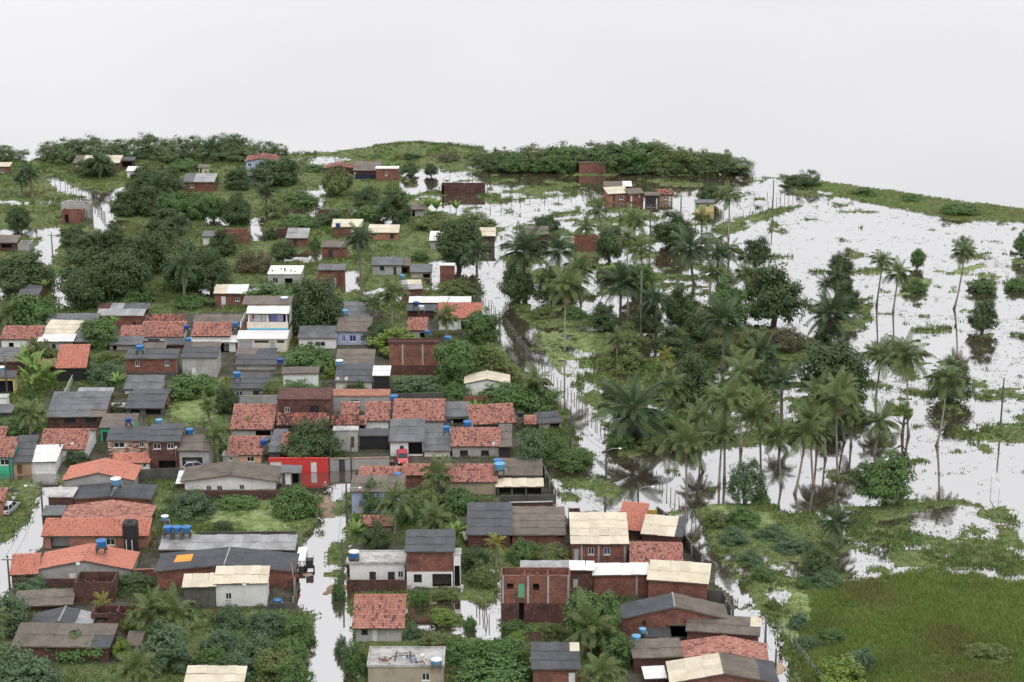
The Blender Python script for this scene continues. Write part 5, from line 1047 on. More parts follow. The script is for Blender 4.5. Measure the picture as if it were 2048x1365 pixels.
for (a, b_, yb, yt, k) in [(600,660,345,330,'bushgreen'),(560,640,412,385,'bushgreen'),(500,600,440,408,'olive'),(560,640,460,432,'bushgreen'),(620,700,452,428,'bushdark'),(700,780,442,418,'bushgreen'),(520,560,482,455,'bushdark'),(615,645,500,468,'bushgreen'),(700,740,500,470,'bushdark'),
      (820,900,462,432,'olive'),(900,990,468,428,'olive'),(740,790,532,510,'bushgreen'),(820,860,524,500,'bushgreen'),(870,970,592,562,'olive'),(700,760,612,592,'bushgreen'),(210,310,612,575,'bushgreen'),(340,420,620,590,'bushgreen'),(400,440,372,345,'bushgreen'),(460,500,420,395,'bushgreen'),(270,330,345,325,'olive'),(330,400,345,318,'bushgreen')]:
    shrub(a, b_, yb, yt, k, Z, 'marsh shrub')
tree(730, 792, 694, 645, 'mango', '', 'round dark tree right of the blue windowed house', base=.06)
tree(742, 852, 708, 656, 'lime', '', 'wide yellow green tree above the tall brick house', base=.1)
tree(928, 998, 684, 622, 'green', '', 'dense round tree beside the bright orange roof', base=.04)
tree(872, 962, 768, 680, 'green', '', 'big bright green tree right of the tall brick house', base=.03)
tree(940, 1028, 764, 690, 'olive', '', 'olive green tree behind the white gabled house', base=.03)
tree(168, 242, 694, 638, 'green', '', 'round tree in front of the narrow red tile roof', base=.05)
tree(555, 630, 796, 765, 'green', '', 'round green tree between the white house and dark brick house', base=.05)
tree(430, 478, 828, 773, 'mango', '', 'slim dark tree beside the pale green garden', base=.12)
tree(567, 682, 920, 840, 'mango', '', 'big dense mango tree behind the red wall', base=.06)
tree(478, 512, 876, 838, 'cone', '', 'yellow green conical tree beside the worn red roof', base=.05)
tree(722, 770, 1026, 960, 'green', '', 'bright tree in front of the street corner house', base=.05)
tree(726, 778, 1098, 1044, 'mango', '', 'dark round bush tree behind the terrace house', base=.05)
tree(920, 978, 1134, 1098, 'mango', '', 'clipped dark round bush beside the two storey house', base=.02)
tree(1128, 1228, 1294, 1186, 'green', '', 'tall bushy tree in front of the red brick ruin', base=.06)
tree(1204, 1266, 1334, 1268, 'green', '', 'bright round tree beside the square brown roof', base=.05)
tree(-30, 66, 1268, 1186, 'blue', '', 'dark bushy tree at the lower left edge', base=.04)
tree(278, 390, 1336, 1247, 'blue', '', 'broad tree below the roofless brick rooms', base=.05)
tree(-20, 128, 1400, 1302, 'blue', '', 'wide grey green tree in the bottom left corner', base=.04)
tree(226, 262, 1322, 1278, 'lime', '', 'small pale papaya like tree beside the grey roofed shed', base=.15)
tree(244, 276, 1268, 1222, 'lime', '', 'small yellow green tree inside the roofless brick rooms', base=.1)
Z = 'in the yards of the upper town'
for (a, b_, yb, yt, k) in [(0,100,660,595,'bushgreen'),(36,112,728,680,'olive'),(166,252,774,722,'blue'),(186,248,732,700,'olive'),(566,672,742,690,'bushgreen'),(642,674,760,722,'lime'),(690,732,795,765,'bushdark'),(780,880,792,755,'blue'),(880,940,800,768,'bushgreen'),(960,1060,812,770,'bushgreen'),(1000,1120,830,775,'bushgreen'),(400,470,905,870,'bushgreen'),
      (120,180,932,902,'bushdark'),(-20,60,872,845,'bushgreen'),(215,250,830,806,'bushdark'),(330,440,800,762,'bushgreen'),(250,300,715,695,'bushdark'),(520,560,800,760,'olive'),(590,640,790,775,'bushgreen')]:
    shrub(a, b_, yb, yt, k, Z, 'garden shrub')
Z = 'in the yards of the lower town'
for (a, b_, yb, yt, k) in [(1028,1095,945,870,'blue'),(1060,1130,920,862,'bushgreen'),(810,890,1020,975,'olive'),(880,960,1030,980,'bushgreen'),(790,850,1050,1000,'bushgreen'),(330,430,1040,990,'blue'),(430,520,1020,996,'bushgreen'),(540,640,1040,980,'bushgreen'),(420,470,1072,1040,'bushdark'),
      (700,735,1075,1030,'bushgreen'),(1010,1080,1130,1085,'bushgreen'),(1060,1150,1132,1090,'olive'),(930,1000,1180,1135,'olive'),(822,862,1212,1186,'bushgreen'),(866,912,1204,1180,'olive'),(1002,1050,1268,1246,'bushgreen'),(1080,1130,1272,1252,'olive'),(860,912,1252,1220,'lime'),(925,955,1262,1235,'bushgreen'),(1020,1055,1282,1258,'lime'),(805,850,1280,1250,'blue'),(20,100,1190,1165,'blue'),(200,310,1190,1160,'bushdark'),(80,235,1322,1282,'bushgreen')]:  # clumps below the two storey house and ruin added to break their reflections
    shrub(a, b_, yb, yt, k, Z, 'garden shrub')
Z = 'in the overgrown plot left of the main street'
for (a, b_, yb, yt, k) in [(420,500,1262,1215,'blue'),(490,570,1280,1232,'blue'),(560,632,1290,1236,'bushgreen'),(400,480,1310,1258,'blue'),(470,560,1330,1275,'blue'),(540,625,1335,1280,'bushgreen'),(390,460,1345,1300,'bushgreen'),(500,600,1372,1312,'olive'),(540,622,1392,1330,'bushgreen'),(430,520,1362,1310,'blue')]: shrub(a, b_, yb, yt, k, Z, 'leafy shrub')
Z = 'in the grass right of the main street'
for (a, b_, yb, yt, k) in [(680,738,1352,1288,'bushgreen'),(665,700,1310,1270,'blue'),(890,980,1335,1285,'bushgreen'),(960,1060,1350,1290,'bushgreen'),(830,920,1310,1280,'olive'),(900,1060,1390,1340,'bushgreen'),(660,695,1200,1155,'bushgreen')]: shrub(a, b_, yb, yt, k, Z, 'grassy shrub')
Z = 'at the lower right along the lane'
for (a, b_, yb, yt, k) in [(1400,1460,1060,1022,'olive'),(1448,1530,1052,1018,'bushgreen'),(1440,1500,1092,1064,'blue'),(1510,1590,1085,1056,'blue'),(1475,1530,1130,1104,'blue'),(1550,1630,1112,1080,'blue'),(1500,1560,1165,1138,'bushgreen'),(1600,1680,1150,1110,'bushdark'),(1620,1690,1178,1148,'blue'),(1476,1506,1172,1150,'olive'),(1528,1566,1222,1196,'olive'),(1575,1625,1262,1228,'blue'),(1590,1640,1305,1268,'blue'),
      (1640,1690,1290,1255,'bushgreen'),(1632,1740,1385,1315,'lime'),(1690,1760,1348,1308,'blue'),(1930,2030,1330,1290,'olive'),(1590,1625,1180,1156,'bushgreen')]: shrub(a, b_, yb, yt, k, Z, 'swamp shrub')
# ---------------------------------------------------------------- grove on the right
G_ = [((1305,1386,492,424),'mango','round dark tree below the lone shack row at the top of the grove'), ((1480,1541,533,476),'mango','neat round tree standing in the water above the big mango'), ((1486,1606,648,532),'mango','biggest mango of the grove, its thick trunk in the water'),
 ((1324,1396,650,570),'mango','round dark tree with forked trunks left of the biggest mango'), ((1272,1326,664,606),'mango','small round tree left of the forked trunk tree'), ((1175,1240,662,608),'mango','low dark tree under the oil palm at the left of the grove'), ((1240,1312,592,524),'green','green tree behind slender palm trunks'),
 ((1412,1496,652,556),'green','dark green tree touching the left side of the biggest mango'), ((1194,1246,522,454),'mango','dark tree at the top left of the grove'), ((1658,1706,548,504),'mango','small round tree beside a grass islet in the flooded field'), ((1820,1850,538,499),'green','small upright tree with reflection in the flooded field'),
 ((1904,1945,500,472),'umbrella','pale thin tree behind the tallest lone coconut palm'), ((2026,2070,512,460),'green','tree cut by the right edge of the picture'), ((1664,1720,628,564),'mango','dark tree between two small palms right of the biggest mango'), ((1936,1993,664,600),'mango','lone round tree mirrored in the water at the right'),
 ((1590,1736,790,690),'mango','very wide dark tree behind the right hand coconut palms'), ((1858,1946,802,725),'mango','round tree behind the squat coconut palm at the right'), ((1338,1432,818,705),'mango','leafy dark tree in the middle of the grove'), ((1454,1527,1004,920),'blue','bushy tree in the water in front of the coconut trunks'),
 ((1300,1382,712,655),'mango','low dark tree above the yellow young palm'), ((1368,1424,684,626),'mango','dark tree left of the large central oil palm'), ((1530,1604,704,650),'brown','reddish brown bush in the reflection of the biggest mango'), ((1708,1828,1008,902),'green','bushy many stemmed tree mirrored in the open water'), ((1000,1070,606,520),'mango','dark tree under the twin oil palms at the lane'), ((1070,1160,606,540),'mango','dark tree right of the twin oil palms at the lane'),
 ((1500,1560,770,700),'mango','dark feathery tree left of the very wide tree'), ((1786,1822,872,800),'lime','small crooked papaya tree beside the leaning coconut trunk')]
for (sp, k, d) in G_: tree(*sp, k, '', d, base=.12 if k != 'lime' else .55)
Z = 'on the floor of the palm grove'
for (a, b_, yb, yt, k) in [(1185,1305,742,700,'olive'),(1240,1300,700,670,'olive'),(1060,1110,640,612,'olive'),(1400,1470,720,690,'bushdark'),(1470,1560,700,660,'olive'),(1620,1700,880,840,'bushdark'),(1690,1740,850,825,'bushgreen'),(1210,1270,900,870,'bushgreen'),(1270,1330,905,880,'olive'),(1230,1300,880,852,'bushdark'),(1380,1440,760,735,'olive'),(1590,1640,700,670,'olive'),(1940,2000,585,560,'bushgreen'),(1800,1860,585,556,'bushgreen'),(2010,2060,582,562,'bushgreen'),(1500,1545,1010,985,'bushgreen'),(1110,1190,942,905,'bushgreen'),(1330,1400,905,876,'bushgreen'),(1600,1680,850,815,'bushdark'),(1300,1370,860,825,'bushgreen'),(1120,1180,640,615,'bushgreen'),(1200,1250,800,770,'bushdark'),(1620,1690,690,650,'bushdark'),]:
    shrub(a, b_, yb, yt, k, Z, 'undergrowth bush')
# ---------------------------------------------------------------- palms
P_ = [(1457,392,1457,478,56,'coco','lone coconut palm beside the little yellow hut'),(1196,422,1208,462,44,'coco','leaning coconut palm at the top left of the grove'),(1171,455,1171,492,48,'coco','small coconut palm above the red brick block'),(1403,437,1403,474,40,'coco','small coconut palm below the little yellow hut'),(1268,442,1268,500,60,'coco','bushy coconut palm at the top of the grove'),
 (1048,500,1050,602,112,'oil','large oil palm at the left of the twin palms by the lane'),(1116,504,1118,602,96,'oil','large oil palm at the right of the twin palms by the lane'),(1130,570,1129,706,88,'coco','slender coconut palm standing in the grass above the lane'),(953,504,955,582,70,'oil','oil palm with brown fronds beside the plank hut'),
 (1241,566,1240,652,104,'oil','dense oil palm over the left of the grove'),(1280,500,1282,667,60,'coco','tall thin coconut palm behind the dense oil palm'),(1252,482,1256,640,56,'coco','thin coconut palm left of the tall thin one'),(1378,498,1390,572,96,'oil','spreading oil palm at the upper centre of the grove'),(1434,512,1435,592,74,'oil','oil palm right of the spreading oil palm'),(1458,502,1455,556,52,'coco','coconut palm half behind the oil palm near the neat round tree'),
 (1490,550,1490,642,46,'coco','thin small crowned palm left of the biggest mango'),(1649,568,1650,600,40,'oil','small palm beside the dark tree right of the biggest mango'),(1672,556,1672,600,44,'oil','second small palm beside the dark tree right of the biggest mango'),(1656,628,1655,684,110,'oil','huge shaggy oil palm right of the biggest mango'),(1447,641,1445,742,110,'oil','large central oil palm with thick trunk'),
 (1234,680,1233,737,48,'coco','small coconut palm over the olive bush'),(1329,712,1329,752,40,'yellow','young palm with yellow fronds'),(1520,712,1522,765,92,'oil','dark drooping palm right of the central oil palm'),(1266,820,1262,884,156,'oil','broadest oil palm, low over the flooded lane'),(1337,774,1338,838,74,'coco','coconut palm with rusty fronds right of the broadest oil palm'),
 (1444,800,1449,965,96,'coco','tall coconut palm at the front centre of the grove'),(1440,868,1438,972,66,'coco','coconut palm crowned below the tall front centre one'),(1478,752,1482,900,88,'coco','coconut palm behind the tall front centre one'),(1515,829,1522,955,88,'coco','coconut palm right of the tall front centre one'),(1368,886,1374,986,106,'coco','wide coconut palm with curved foot in the water'),(1552,876,1563,972,76,'coco','coconut palm with bent trunk in the water'),
 (1390,872,1408,944,60,'coco','leaning coconut palm behind the wide one with curved foot'),(1606,866,1588,988,100,'coco','coconut palm leaning right over the water'),(1614,838,1629,974,70,'coco','coconut palm with swollen foot behind the right leaning one'),(1664,800,1678,962,100,'coco','tall curved coconut palm with orange foot'),(1645,832,1651,918,70,'coco','straight coconut palm left of the tall curved one'),(1676,778,1690,884,72,'coco','coconut palm behind the tall curved one'),
 (1759,844,1748,908,82,'coco','coconut palm behind the bushy many stemmed tree'),(1757,711,1751,802,82,'coco','coconut palm at the left of the tall right hand pair'),(1805,712,1818,872,92,'coco','coconut palm at the right of the tall right hand pair, foot curved'),(1888,764,1872,892,80,'coco','squat crowned coconut palm in front of a round tree at the right'),
 (1760,522,1753,612,50,'coco','slim coconut palm at the left of the two in the flooded field'),(1793,548,1786,625,60,'coco','slim coconut palm at the right of the two in the flooded field'),(1923,507,1907,618,52,'coco','tallest lone coconut palm in the flooded field at the right'),(1672,1050,1672,1100,90,'oil','stubby oil palm with hanging brown fronds in the lower marsh'),
 (318,375,320,420,66,'oil','dark oil palm rising from the upper left wood'),(533,385,533,430,52,'oil','lone oil palm in the marsh right of the upper left wood'),(355,448,358,500,56,'oil','oil palm in the middle of the upper left wood'),(369,535,370,612,74,'oil','oil palm in front of the upper left wood'),(200,325,200,360,50,'oil','palm in front of the long brick house on the far left bank'),(62,352,66,398,56,'oil','dark palm beside the far left pond'),
 (44,358,46,396,40,'oil','smaller palm beside the far left pond'),(720,482,724,595,76,'oil','tall oil palm in front of the cream roofed houses'),(785,590,784,652,64,'coco','feathery coconut palm above the tiled lean-to'),(747,605,745,650,44,'coco','small coconut palm beside the dark grey roof'),(893,632,893,688,56,'coco','coconut palm in front of the bright orange roof'),(1070,762,1066,815,78,'coco','coconut palm over the flooded lane beside the white gabled house'),
 (66,826,60,872,66,'coco','coconut palm left of the holed slate roof'),(419,812,419,850,46,'coco','small coconut palm in the pale green garden'),(437,866,435,930,64,'coco','coconut palm in front of the worn red roofs'),(876,948,878,990,70,'coco','feathery coconut palm in front of the tiled row'),(793,1002,790,1072,80,'coco','tall coconut palm beside the street corner house'),(872,1040,870,1080,76,'coco','coconut palm behind the two storey house with black roof'),
 (993,1084,992,1136,46,'yellow','young yellow green palm before the broad brown roof'),(1180,1258,1182,1320,116,'coco','big coconut palm beside the red brick ruin'),(1202,1342,1204,1392,84,'coco','coconut palm at the bottom edge right of the brick cottage'),(305,1216,308,1275,86,'coco','left one of the coconut palm pair at the lower left'),(352,1222,356,1285,92,'coco','right one of the coconut palm pair at the lower left'),(275,1338,276,1385,88,'coco','coconut palm at the bottom edge of the lower left'),
 (207,1206,207,1235,44,'yellow','young palm inside the weedy brick ruins'),(0,1236,-6,1320,60,'coco','coconut palm cut by the lower left edge'),(20,628,22,660,70,'coco','bushy palm at the left edge above the faded tile roof'),(1420,545,1420,600,50,'coco','coconut palm in the centre of the grove'),(1100,560,1100,612,50,'coco','short palm between the twin oil palms and the lane grass'),
 (1398,828,1402,905,78,'coco','coconut palm between the rusty one and the tall front centre one'),(1630,790,1634,900,84,'coco','coconut palm against the very wide dark tree'),(1560,762,1563,850,72,'oil','oil palm in the dark heart of the grove'),(1700,830,1702,892,70,'coco','coconut palm at the right rim of the grove'),(1310,600,1312,668,64,'oil','oil palm left of the forked trunk tree'),(1160,540,1162,606,66,'coco','coconut palm right of the twin oil palms'),
 (425,292,425,325,34,'oil','small dark palm in front of the far left shore thicket')]
for q in P_: palm(*q)
Z = 'in the banana clump below the faded tile roof'
for (x, y, hh) in [(52,758,60),(72,775,62),(92,790,62),(62,800,55),(105,792,45)]: banana(x, y, hh, 'banana plant', Z)
Z = 'behind the cream hut'
for (x, y, hh) in [(66,594,40),(88,596,36)]: banana(x, y, hh, 'banana plant', Z)
Z = 'in the flooded lots of the town'
for (x, y, hh) in [(855,432,34),(872,436,36),(912,432,28),(910,1100,50),(710,1088,40),(236,785,36),(230,660,26),(952,840,34),(1225,560,30)]: banana(x, y, hh, 'banana plant', Z)
# labels of plants that only their place tells apart, counted from the left
for zone, lst in PLANTS.items():
    if not zone: continue
    lst.sort(key=lambda q: q[0]); n = len(lst)
    for i, (x, o, d) in enumerate(lst):
        o['label'] = '%s %s, counted from the left %s' % (ordn(i, n), d, zone) if 0 < i < n - 1 else '%s %s %s' % (ordn(i, n), d, zone)
        o['group'] = '%ss %s' % (d, zone)
# ---------------------------------------------------------------- yard walls
def yard_wall(label, x0, y0, x1, y1, h, mat, ops=(), coping=None, name='yard_wall', thick=.16):
    p0, p1 = G(x0, y0), G(x1, y1); u = p1 - p0; w = u.length; un = u.normalized(); inn = Vector((-un.y, un.x, 0)); up = Vector((0, 0, 1)); k = w / (x1 - x0) if x1 != x0 else 1
    r = thing(name, label, 'wall', p0); m = MB(); O = Vector((0, 0, 0)); hs, fs = [], []
    for op in ops:
        a0, a1 = (op[1] - x0) * k, (op[2] - x0) * k; hs.append((a0, a1, op[3] + .6, op[4] + .6)); fs.append((op[0], a0, a1, op[3], op[4], *op[5:]))
    wall_with_holes(m, O - up * .6, u, h + .6, hs, thick); m.poly([O + u + inn * thick - up * .6, O + inn * thick - up * .6, O + inn * thick + up * h, O + u + inn * thick + up * h])
    m.poly([O + up * h, O + u + up * h, O + u + inn * thick + up * h, O + inn * thick + up * h]); m.poly([O - up * .6, O + up * h, O + inn * thick + up * h, O + inn * thick - up * .6][::-1]); m.poly([O + u - up * .6, O + u + up * h, O + u + inn * thick + up * h, O + u + inn * thick - up * .6])
    m.build('panel', MATS[mat], r)
    for f in fs: fit_opening(r, O, un, f)
    if coping:
        cm = MB(); cm.box(O - inn * .08 + up * (h + .004), u, inn * (thick + .16), up * .09); cm.build('coping', MATS[coping], r)
    n = max(2, int(w / 3.2)); 
    if h > 1.2:
        for i in range(n + 1):
            pm = MB(); q = O + un * min(w - .2, i * w / n); pm.box(q + inn * (thick + .003) - up * .5, un * .2, inn * .14, up * (h + .45)); pm.build('pier', MATS['grey'], r)
    return r
yard_wall('bright red street wall with a white door and a white gate', 538, 946, 657, 946, 2.1, 'red', [('g', 541, 564, .0, 1.6, 'white'), ('d', 622, 634, .05, 1.6, 'white')], 'red')
yard_wall('pale grey street wall with orange tiled coping and a dark gate', 660, 943, 779, 940, 1.8, 'grey', [('d', 678, 690, 0, 1.7, 'dark')], 'ltbrick')
yard_wall('long dark brick wall in front of the dark gabled house', 372, 1004, 598, 1002, 1.5, 'dkbrick')
yard_wall('dark brick wall under the white terrace house', 694, 1186, 810, 1186, 1.65, 'dkbrick')
yard_wall('low black stained wall beside the white house with wide cream roof', 535, 1222, 592, 1220, .9, 'dkgrey')
yard_wall('black stained side wall between the warehouse yard and the main street', 591, 1220, 595, 1140, 1.7, 'dkgrey')
yard_wall('grey concrete yard wall with a blue grey door above the worn red roof', 478, 813, 555, 812, 1.7, 'grey', [('d', 480, 490, 0, 1.6, 'grey')])
yard_wall('dark grey wall behind the grass plot right of the broad orange gable', 274, 966, 360, 962, 1.9, 'dkgrey')
yard_wall('low brick wall behind the small grey roofed shed at centre', 928, 808, 984, 808, 1.2, 'brick')
yard_wall('black stained back wall above the broad brown corrugated roof', 1000, 1006, 1110, 1004, 1.0, 'dkgrey')
yard_wall('low red brick wall on top of the broad brown corrugated roof yard', 1018, 1022, 1106, 1020, 1.1, 'dkbrick', (), 'fl')
yard_wall('dark side wall dropping from the pillared porch to the flooded field', 1112, 1002, 1086, 948, 1.6, 'dkgrey')
yard_wall('yellow sheet gate beside the steep orange tile roof', 1281, 1048, 1313, 1048, 1.9, 'goldgate', name='sheet_gate')
yard_wall('grey mouldy wall right of the yellow sheet gate', 1348, 1066, 1315, 1040, 1.9, 'dkgrey')
yard_wall('dark wall along the lane below the cream sheet roof', 1408, 1140, 1366, 1092, 1.8, 'dkgrey')
yard_wall('grey yard wall right of the hall with the big cream roof', 1414, 1212, 1446, 1216, 2.1, 'dkgrey')
yard_wall('dark wall sloping to the lane below the hall with the big cream roof', 1466, 1250, 1446, 1212, 1.9, 'dkgrey')
yard_wall('brick wall under the grey gable with the satellite dish', 26, 1178, 150, 1178, 1.3, 'dkbrick')
yard_wall('short brick wall with orange tile coping right of the smooth orange roof', 260, 1158, 310, 1156, 1.1, 'brick', (), 'ltbrick')
yard_wall('low dark red wall under the long blue windows', 272, 693, 368, 693, .9, 'dkbrick')
yard_wall('slanting grey plot wall right of the black fronted orange roof house', 128, 806, 153, 752, 1.3, 'grey')
yard_wall('brick plot wall along the right of the pale green garden', 336, 822, 353, 770, 1.2, 'brick')
yard_wall('low black wall behind the pale corrugated back roof', 400, 1078, 592, 1076, .9, 'dkgrey')
yard_wall('low stained wall below the satellite dish roof garden', 780, 800, 888, 798, 1.0, 'dkgrey')
# ---------------------------------------------------------------- water tanks
def tank(x, y, z, wpx, col, label, lid=None, stand=.35, squat=.52, name='water_tank'):
    p = G(x, y, z); d = p.length; k = FPX / (p.y * CP - (z - H_CAM) * SP); r = wpx / k / 2; h = r * 2 * squat
    o = thing(name, label, 'water tank', p); m = MB(); m.lathe((0, 0, 0), [(r * .78, 0), (r * .84, h * .25), (r * .92, h * .7), (r * .97, h * .96), (r * 1.03, h * .97), (r * 1.03, h)], 18); b_ = m.build('barrel', MATS[col], o, False)
    m = MB(); m.lathe((0, 0, h + .003), [(r * 1.05, 0), (r * 1.05, .05), (r * .8, .1), (r * .25, .16), (r * .2, .2)], 18); m.build('lid', MATS[lid or col], o)
    m = MB(); m.tube([(r * .98, 0, .1), (r * 1.2, -.1, .05), (r * 1.2, -.1, -stand)], .04, 5); m.build('pipe', MATS['pipe'], o)
    if stand:
        m = MB(); m.cube(-r * 1.05, r * 1.05, -r * 1.05, r * 1.05, -.12, -.003); 
        for sx in (-1, 1):
            for sy in (-1, 1): m.cube(sx * r * .8 - .1, sx * r * .8 + .1, sy * r * .8 - .1, sy * r * .8 + .1, -stand - .4, -.121)
        m.build('stand', MATS['dkgrey'], o)
for q in [(569,603,6.6,15,'tankpale','white lidded blue water tank on top of the balcony house','lidwhite'),(999,938,3.4,21,'tankpale','pale blue water tank nearest the mossy parapet house','tankpale'),(996,929,3.4,18,'tankblue','blue water tank half behind the pale one at the mossy parapet house'),(893,861,3.4,14,'tankblue','blue water tank on the long stepped grey roof'),(935,852,3.2,17,'tankblue','blue water tank left of the neat red tile roof'),
 (788,800,3.2,16,'tankblue','blue water tank between two mottled tile roofs at centre'),(232,968,3.2,21,'tankpale','pale blue water tank on the black sheet roof','lidwhite'),(280,700,4.6,15,'tankblue','blue water tank on the two storey brick and plaster house'),(377,684,3.2,13,'tankblue','blue water tank at the corner of the streaked dark roof'),(379,867,4.2,16,'tankblue','bright blue water tank beside the purple garage'),
 (318,847,2.0,14,'tankpale','pale blue drum above the stone clad house'),(257,844,4.2,13,'tanknavy','navy water tank above the mint green front'),(203,1092,3.6,21,'tankblue','blue water tank on a black plinth over the smooth orange gable'),(330,1040,2.2,15,'tankpale','white lidded water tank on a post beside the overgrown plot','lidwhite'),
 (336,1063,3.0,18,'tankblue','left one of the three blue tanks behind the warehouse'),(354.5,1063,3.0,18,'tankblue','middle one of the three blue tanks behind the warehouse'),(373,1063,3.0,18,'tankblue','right one of the three blue tanks behind the warehouse'),(708,1114,2.9,21,'tankblue','white lidded blue tank on the terrace house','lidwhite'),(679,729,3.2,15,'tankpale','white lidded pale tank above the satellite dishes','lidwhite'),
 (561,726,2.6,15,'tanknavy','navy tank beside the folded dark roof'),(474,754,3.0,16,'tankblue','blue tank on the slate roof in the middle of town'),(690,628,3.4,13,'tankpale','pale blue tank on the dark grey roof above the brown corrugated one'),(832,611,3.0,12,'tanknavy','navy tank on the dark flat shed'),(843,619,3.0,12,'tankgrey','pale grey tank on the dark flat shed'),(896,681,2.8,14,'tankblue','blue tank above the big bright green tree'),
 (855,668,2.4,11,'tankblue','small blue tank beside the tiled lean-to'),(470,653,3.4,14,'tankblue','blue tank between the brown grey roof and the balcony house'),(373,658,3.2,12,'tanknavy','navy tank between two tiled roofs of the upper row'),(676,453,3.0,10,'tanknavy','small navy tank on the cream roof of the upper middle'),(528,889,2.4,17,'tanknavy','dark teal tank beside the peach wall'),(796,955,3.4,15,'tankblue','blue tank on the grey brown street corner roof'),
 (555,1205,.4,16,'tankblue','low blue tub standing in the yard beside the white house','tankblue',.2,.3),(873,1327,3.1,21,'tankpale','pale blue tank with broken lid on the littered flat roof','lidwhite',.1,.4),(1272,1280,2.6,18,'tankpale','pale blue tub in the yard at the lower right','tankpale',.5,.45),(1285,1265,2.6,14,'tankpale','small pale blue bucket behind the tub at the lower right'),(3,742,3.0,15,'tankpale','pale blue tank at the left edge beside a pole','lidwhite'),
 (1041,833,2.8,15,'black','black tank at the end of the slanting red roof'),(898,843,2.8,12,'black','black tank in front of the small grey shed at centre'),(805,556,.3,10,'tankpale','blue barrel in front of the brown roofed shed','tankpale',.05)]: tank(*q)
def tower():
    p = G(264, 1112); s = scl(1112); w = 30 / s / 2; h = (1112 - 1043) / vpm(1112); o = thing('water_tower', 'tall black box water tower with rounded top and white pipes', 'water tower', p); m = MB()
    prof = []
    for i in range(24):
        a = i / 24 * math.tau; c, s_ = math.cos(a), math.sin(a); e = .45; prof.append((w * math.copysign(abs(c) ** e, c), w * math.copysign(abs(s_) ** e, s_)))
    b0 = len(m.v)
    lv = [(-.3, .86), (h * .55, .86), (h * .57, 1.0), (h * .95, 1.0), (h, .86)]
    for z, k in lv: m.v += [(x * k, y * k, z) for x, y in prof]
    for i in range(len(lv) - 1):
        for j in range(24): j2 = (j + 1) % 24; m.f.append((i * 24 + j, i * 24 + j2, (i + 1) * 24 + j2, (i + 1) * 24 + j))
    m.f.append(tuple(range((len(lv) - 1) * 24, len(lv) * 24))); m.build('shaft', MATS['black'], o)
    m = MB(); m.lathe((0, 0, h), [(w * .35, 0), (w * .35, .12), (w * .1, .2)], 12); m.build('lid', MATS['black'], o)
    for x in (-.45, .3): m = MB(); m.tube([(x * w * 2 * .5, -w * 1.02, -.2), (x * w * 2 * .5, -w * 1.02, h * .55)], .05, 6); m.build('pipe', MATS['pipe'], o)
tower()
def dish(x, y, z, wpx, label, az=20):
    p = G(x, y, z); k = FPX / (p.y * CP - (z - H_CAM) * SP); r = wpx / k / 2; o = thing('satellite_dish', label, 'satellite dish', p, None, R(az)); m = MB(); n = 16; rings = [(0, 0), (.5, .06), (.85, .17), (1, .24)]
    for rr, dd in rings: m.v += [(r * rr * math.cos(2 * math.pi * i / n), -.1 - dd * r, .55 + r * rr * math.sin(2 * math.pi * i / n)) for i in range(n)]
    for i in range(3):
        for j in range(n): j2 = (j + 1) % n; m.f.append((i * n + j, i * n + j2, (i + 1) * n + j2, (i + 1) * n + j))
    m.build('bowl', MATS['frame_white'], o, True); m = MB(); m.tube([(0, -.02, -.9), (0, -.02, .5)], .03, 5); m.tube([(0, -.1, .55 - r), (0, -.75 * r - .1, .45)], .015, 4); m.build('mast', MATS['steel'], o)
for q in [(675,763,3.0,7,'left white satellite dish on the black roof',25),(692,763,3.0,8,'right white satellite dish on the black roof',30),(157,1134,2.6,9,'white satellite dish on the grey gable under the smooth orange roof',0),(986,893,2.9,8,'white satellite dish on the neat red tile roof',25),(489,1176,2.9,8,'white satellite dish on the white wall under the wide cream roof',10),(351,902,3.2,6,'white satellite dish on the two storey dark brick house',40)]: dish(*q)
# ---------------------------------------------------------------- fences of posts and wire
def fence(label, pts, step, h, every=1, wire=True):
    P = [G(*p) for p in pts]; o = thing('post_fence', label, 'fence', P[0]); seg = [(P[i+1] - P[i]).length for i in range(len(P) - 1)]; L = sum(seg); n = int(L / step); tops = []
    pm = MB(); pm.tube([(0, 0, -.6), (0, 0, h * .6), (.02, .01, h)], [.06, .055, .05], 6); me = pm.mesh('post', MATS['timber'])
    for i in range(n + 1):
        d = i * L / n; k = 0
        while k < len(seg) - 1 and d > seg[k]: d -= seg[k]; k += 1
        q = P[k].lerp(P[k+1], min(1, d / seg[k])) - P[0] + Vector((rng.uniform(-.12, .12), rng.uniform(-.12, .12), 0)); c = child('post', me, o); c.location = q; c.rotation_euler = (rng.gauss(0, .05), rng.gauss(0, .05), rng.random() * 6); c.scale = (1, 1, rng.uniform(.8, 1.15)); tops.append(q)
    if wire:
        for z in (.35, .7, 1.0):
            m = MB(); m.tube([t + Vector((0, 0, h * z * .92)) for t in tops], .012, 3, False); m.build('wire', MATS['steel'], o)
fence('post and wire fence along the flooded lane beside the grove', [(1012,652),(1040,692),(1082,738),(1140,792),(1208,868)], 1.6, 1.4)
fence('short post fence continuing along the lane past the broadest oil palm', [(1312,962),(1345,1000),(1392,1050)], 1.6, 1.4)
fence('post fence along the lane at the bottom right', [(1556,1258),(1600,1312),(1652,1385)], 1.7, 1.3)
fence('long diagonal post fence in the flooded field by the lone palm', [(1402,470),(1455,448),(1530,424),(1594,390)], 2.4, 1.8)
fence('thin post fence behind the diagonal one', [(1440,400),(1500,402),(1560,392)], 3.4, 1.5)
fence('sparse stakes in the middle of the flooded field', [(820,402),(990,420),(1062,400),(1130,398),(1205,382)], 3.2, 1.6, wire=False)
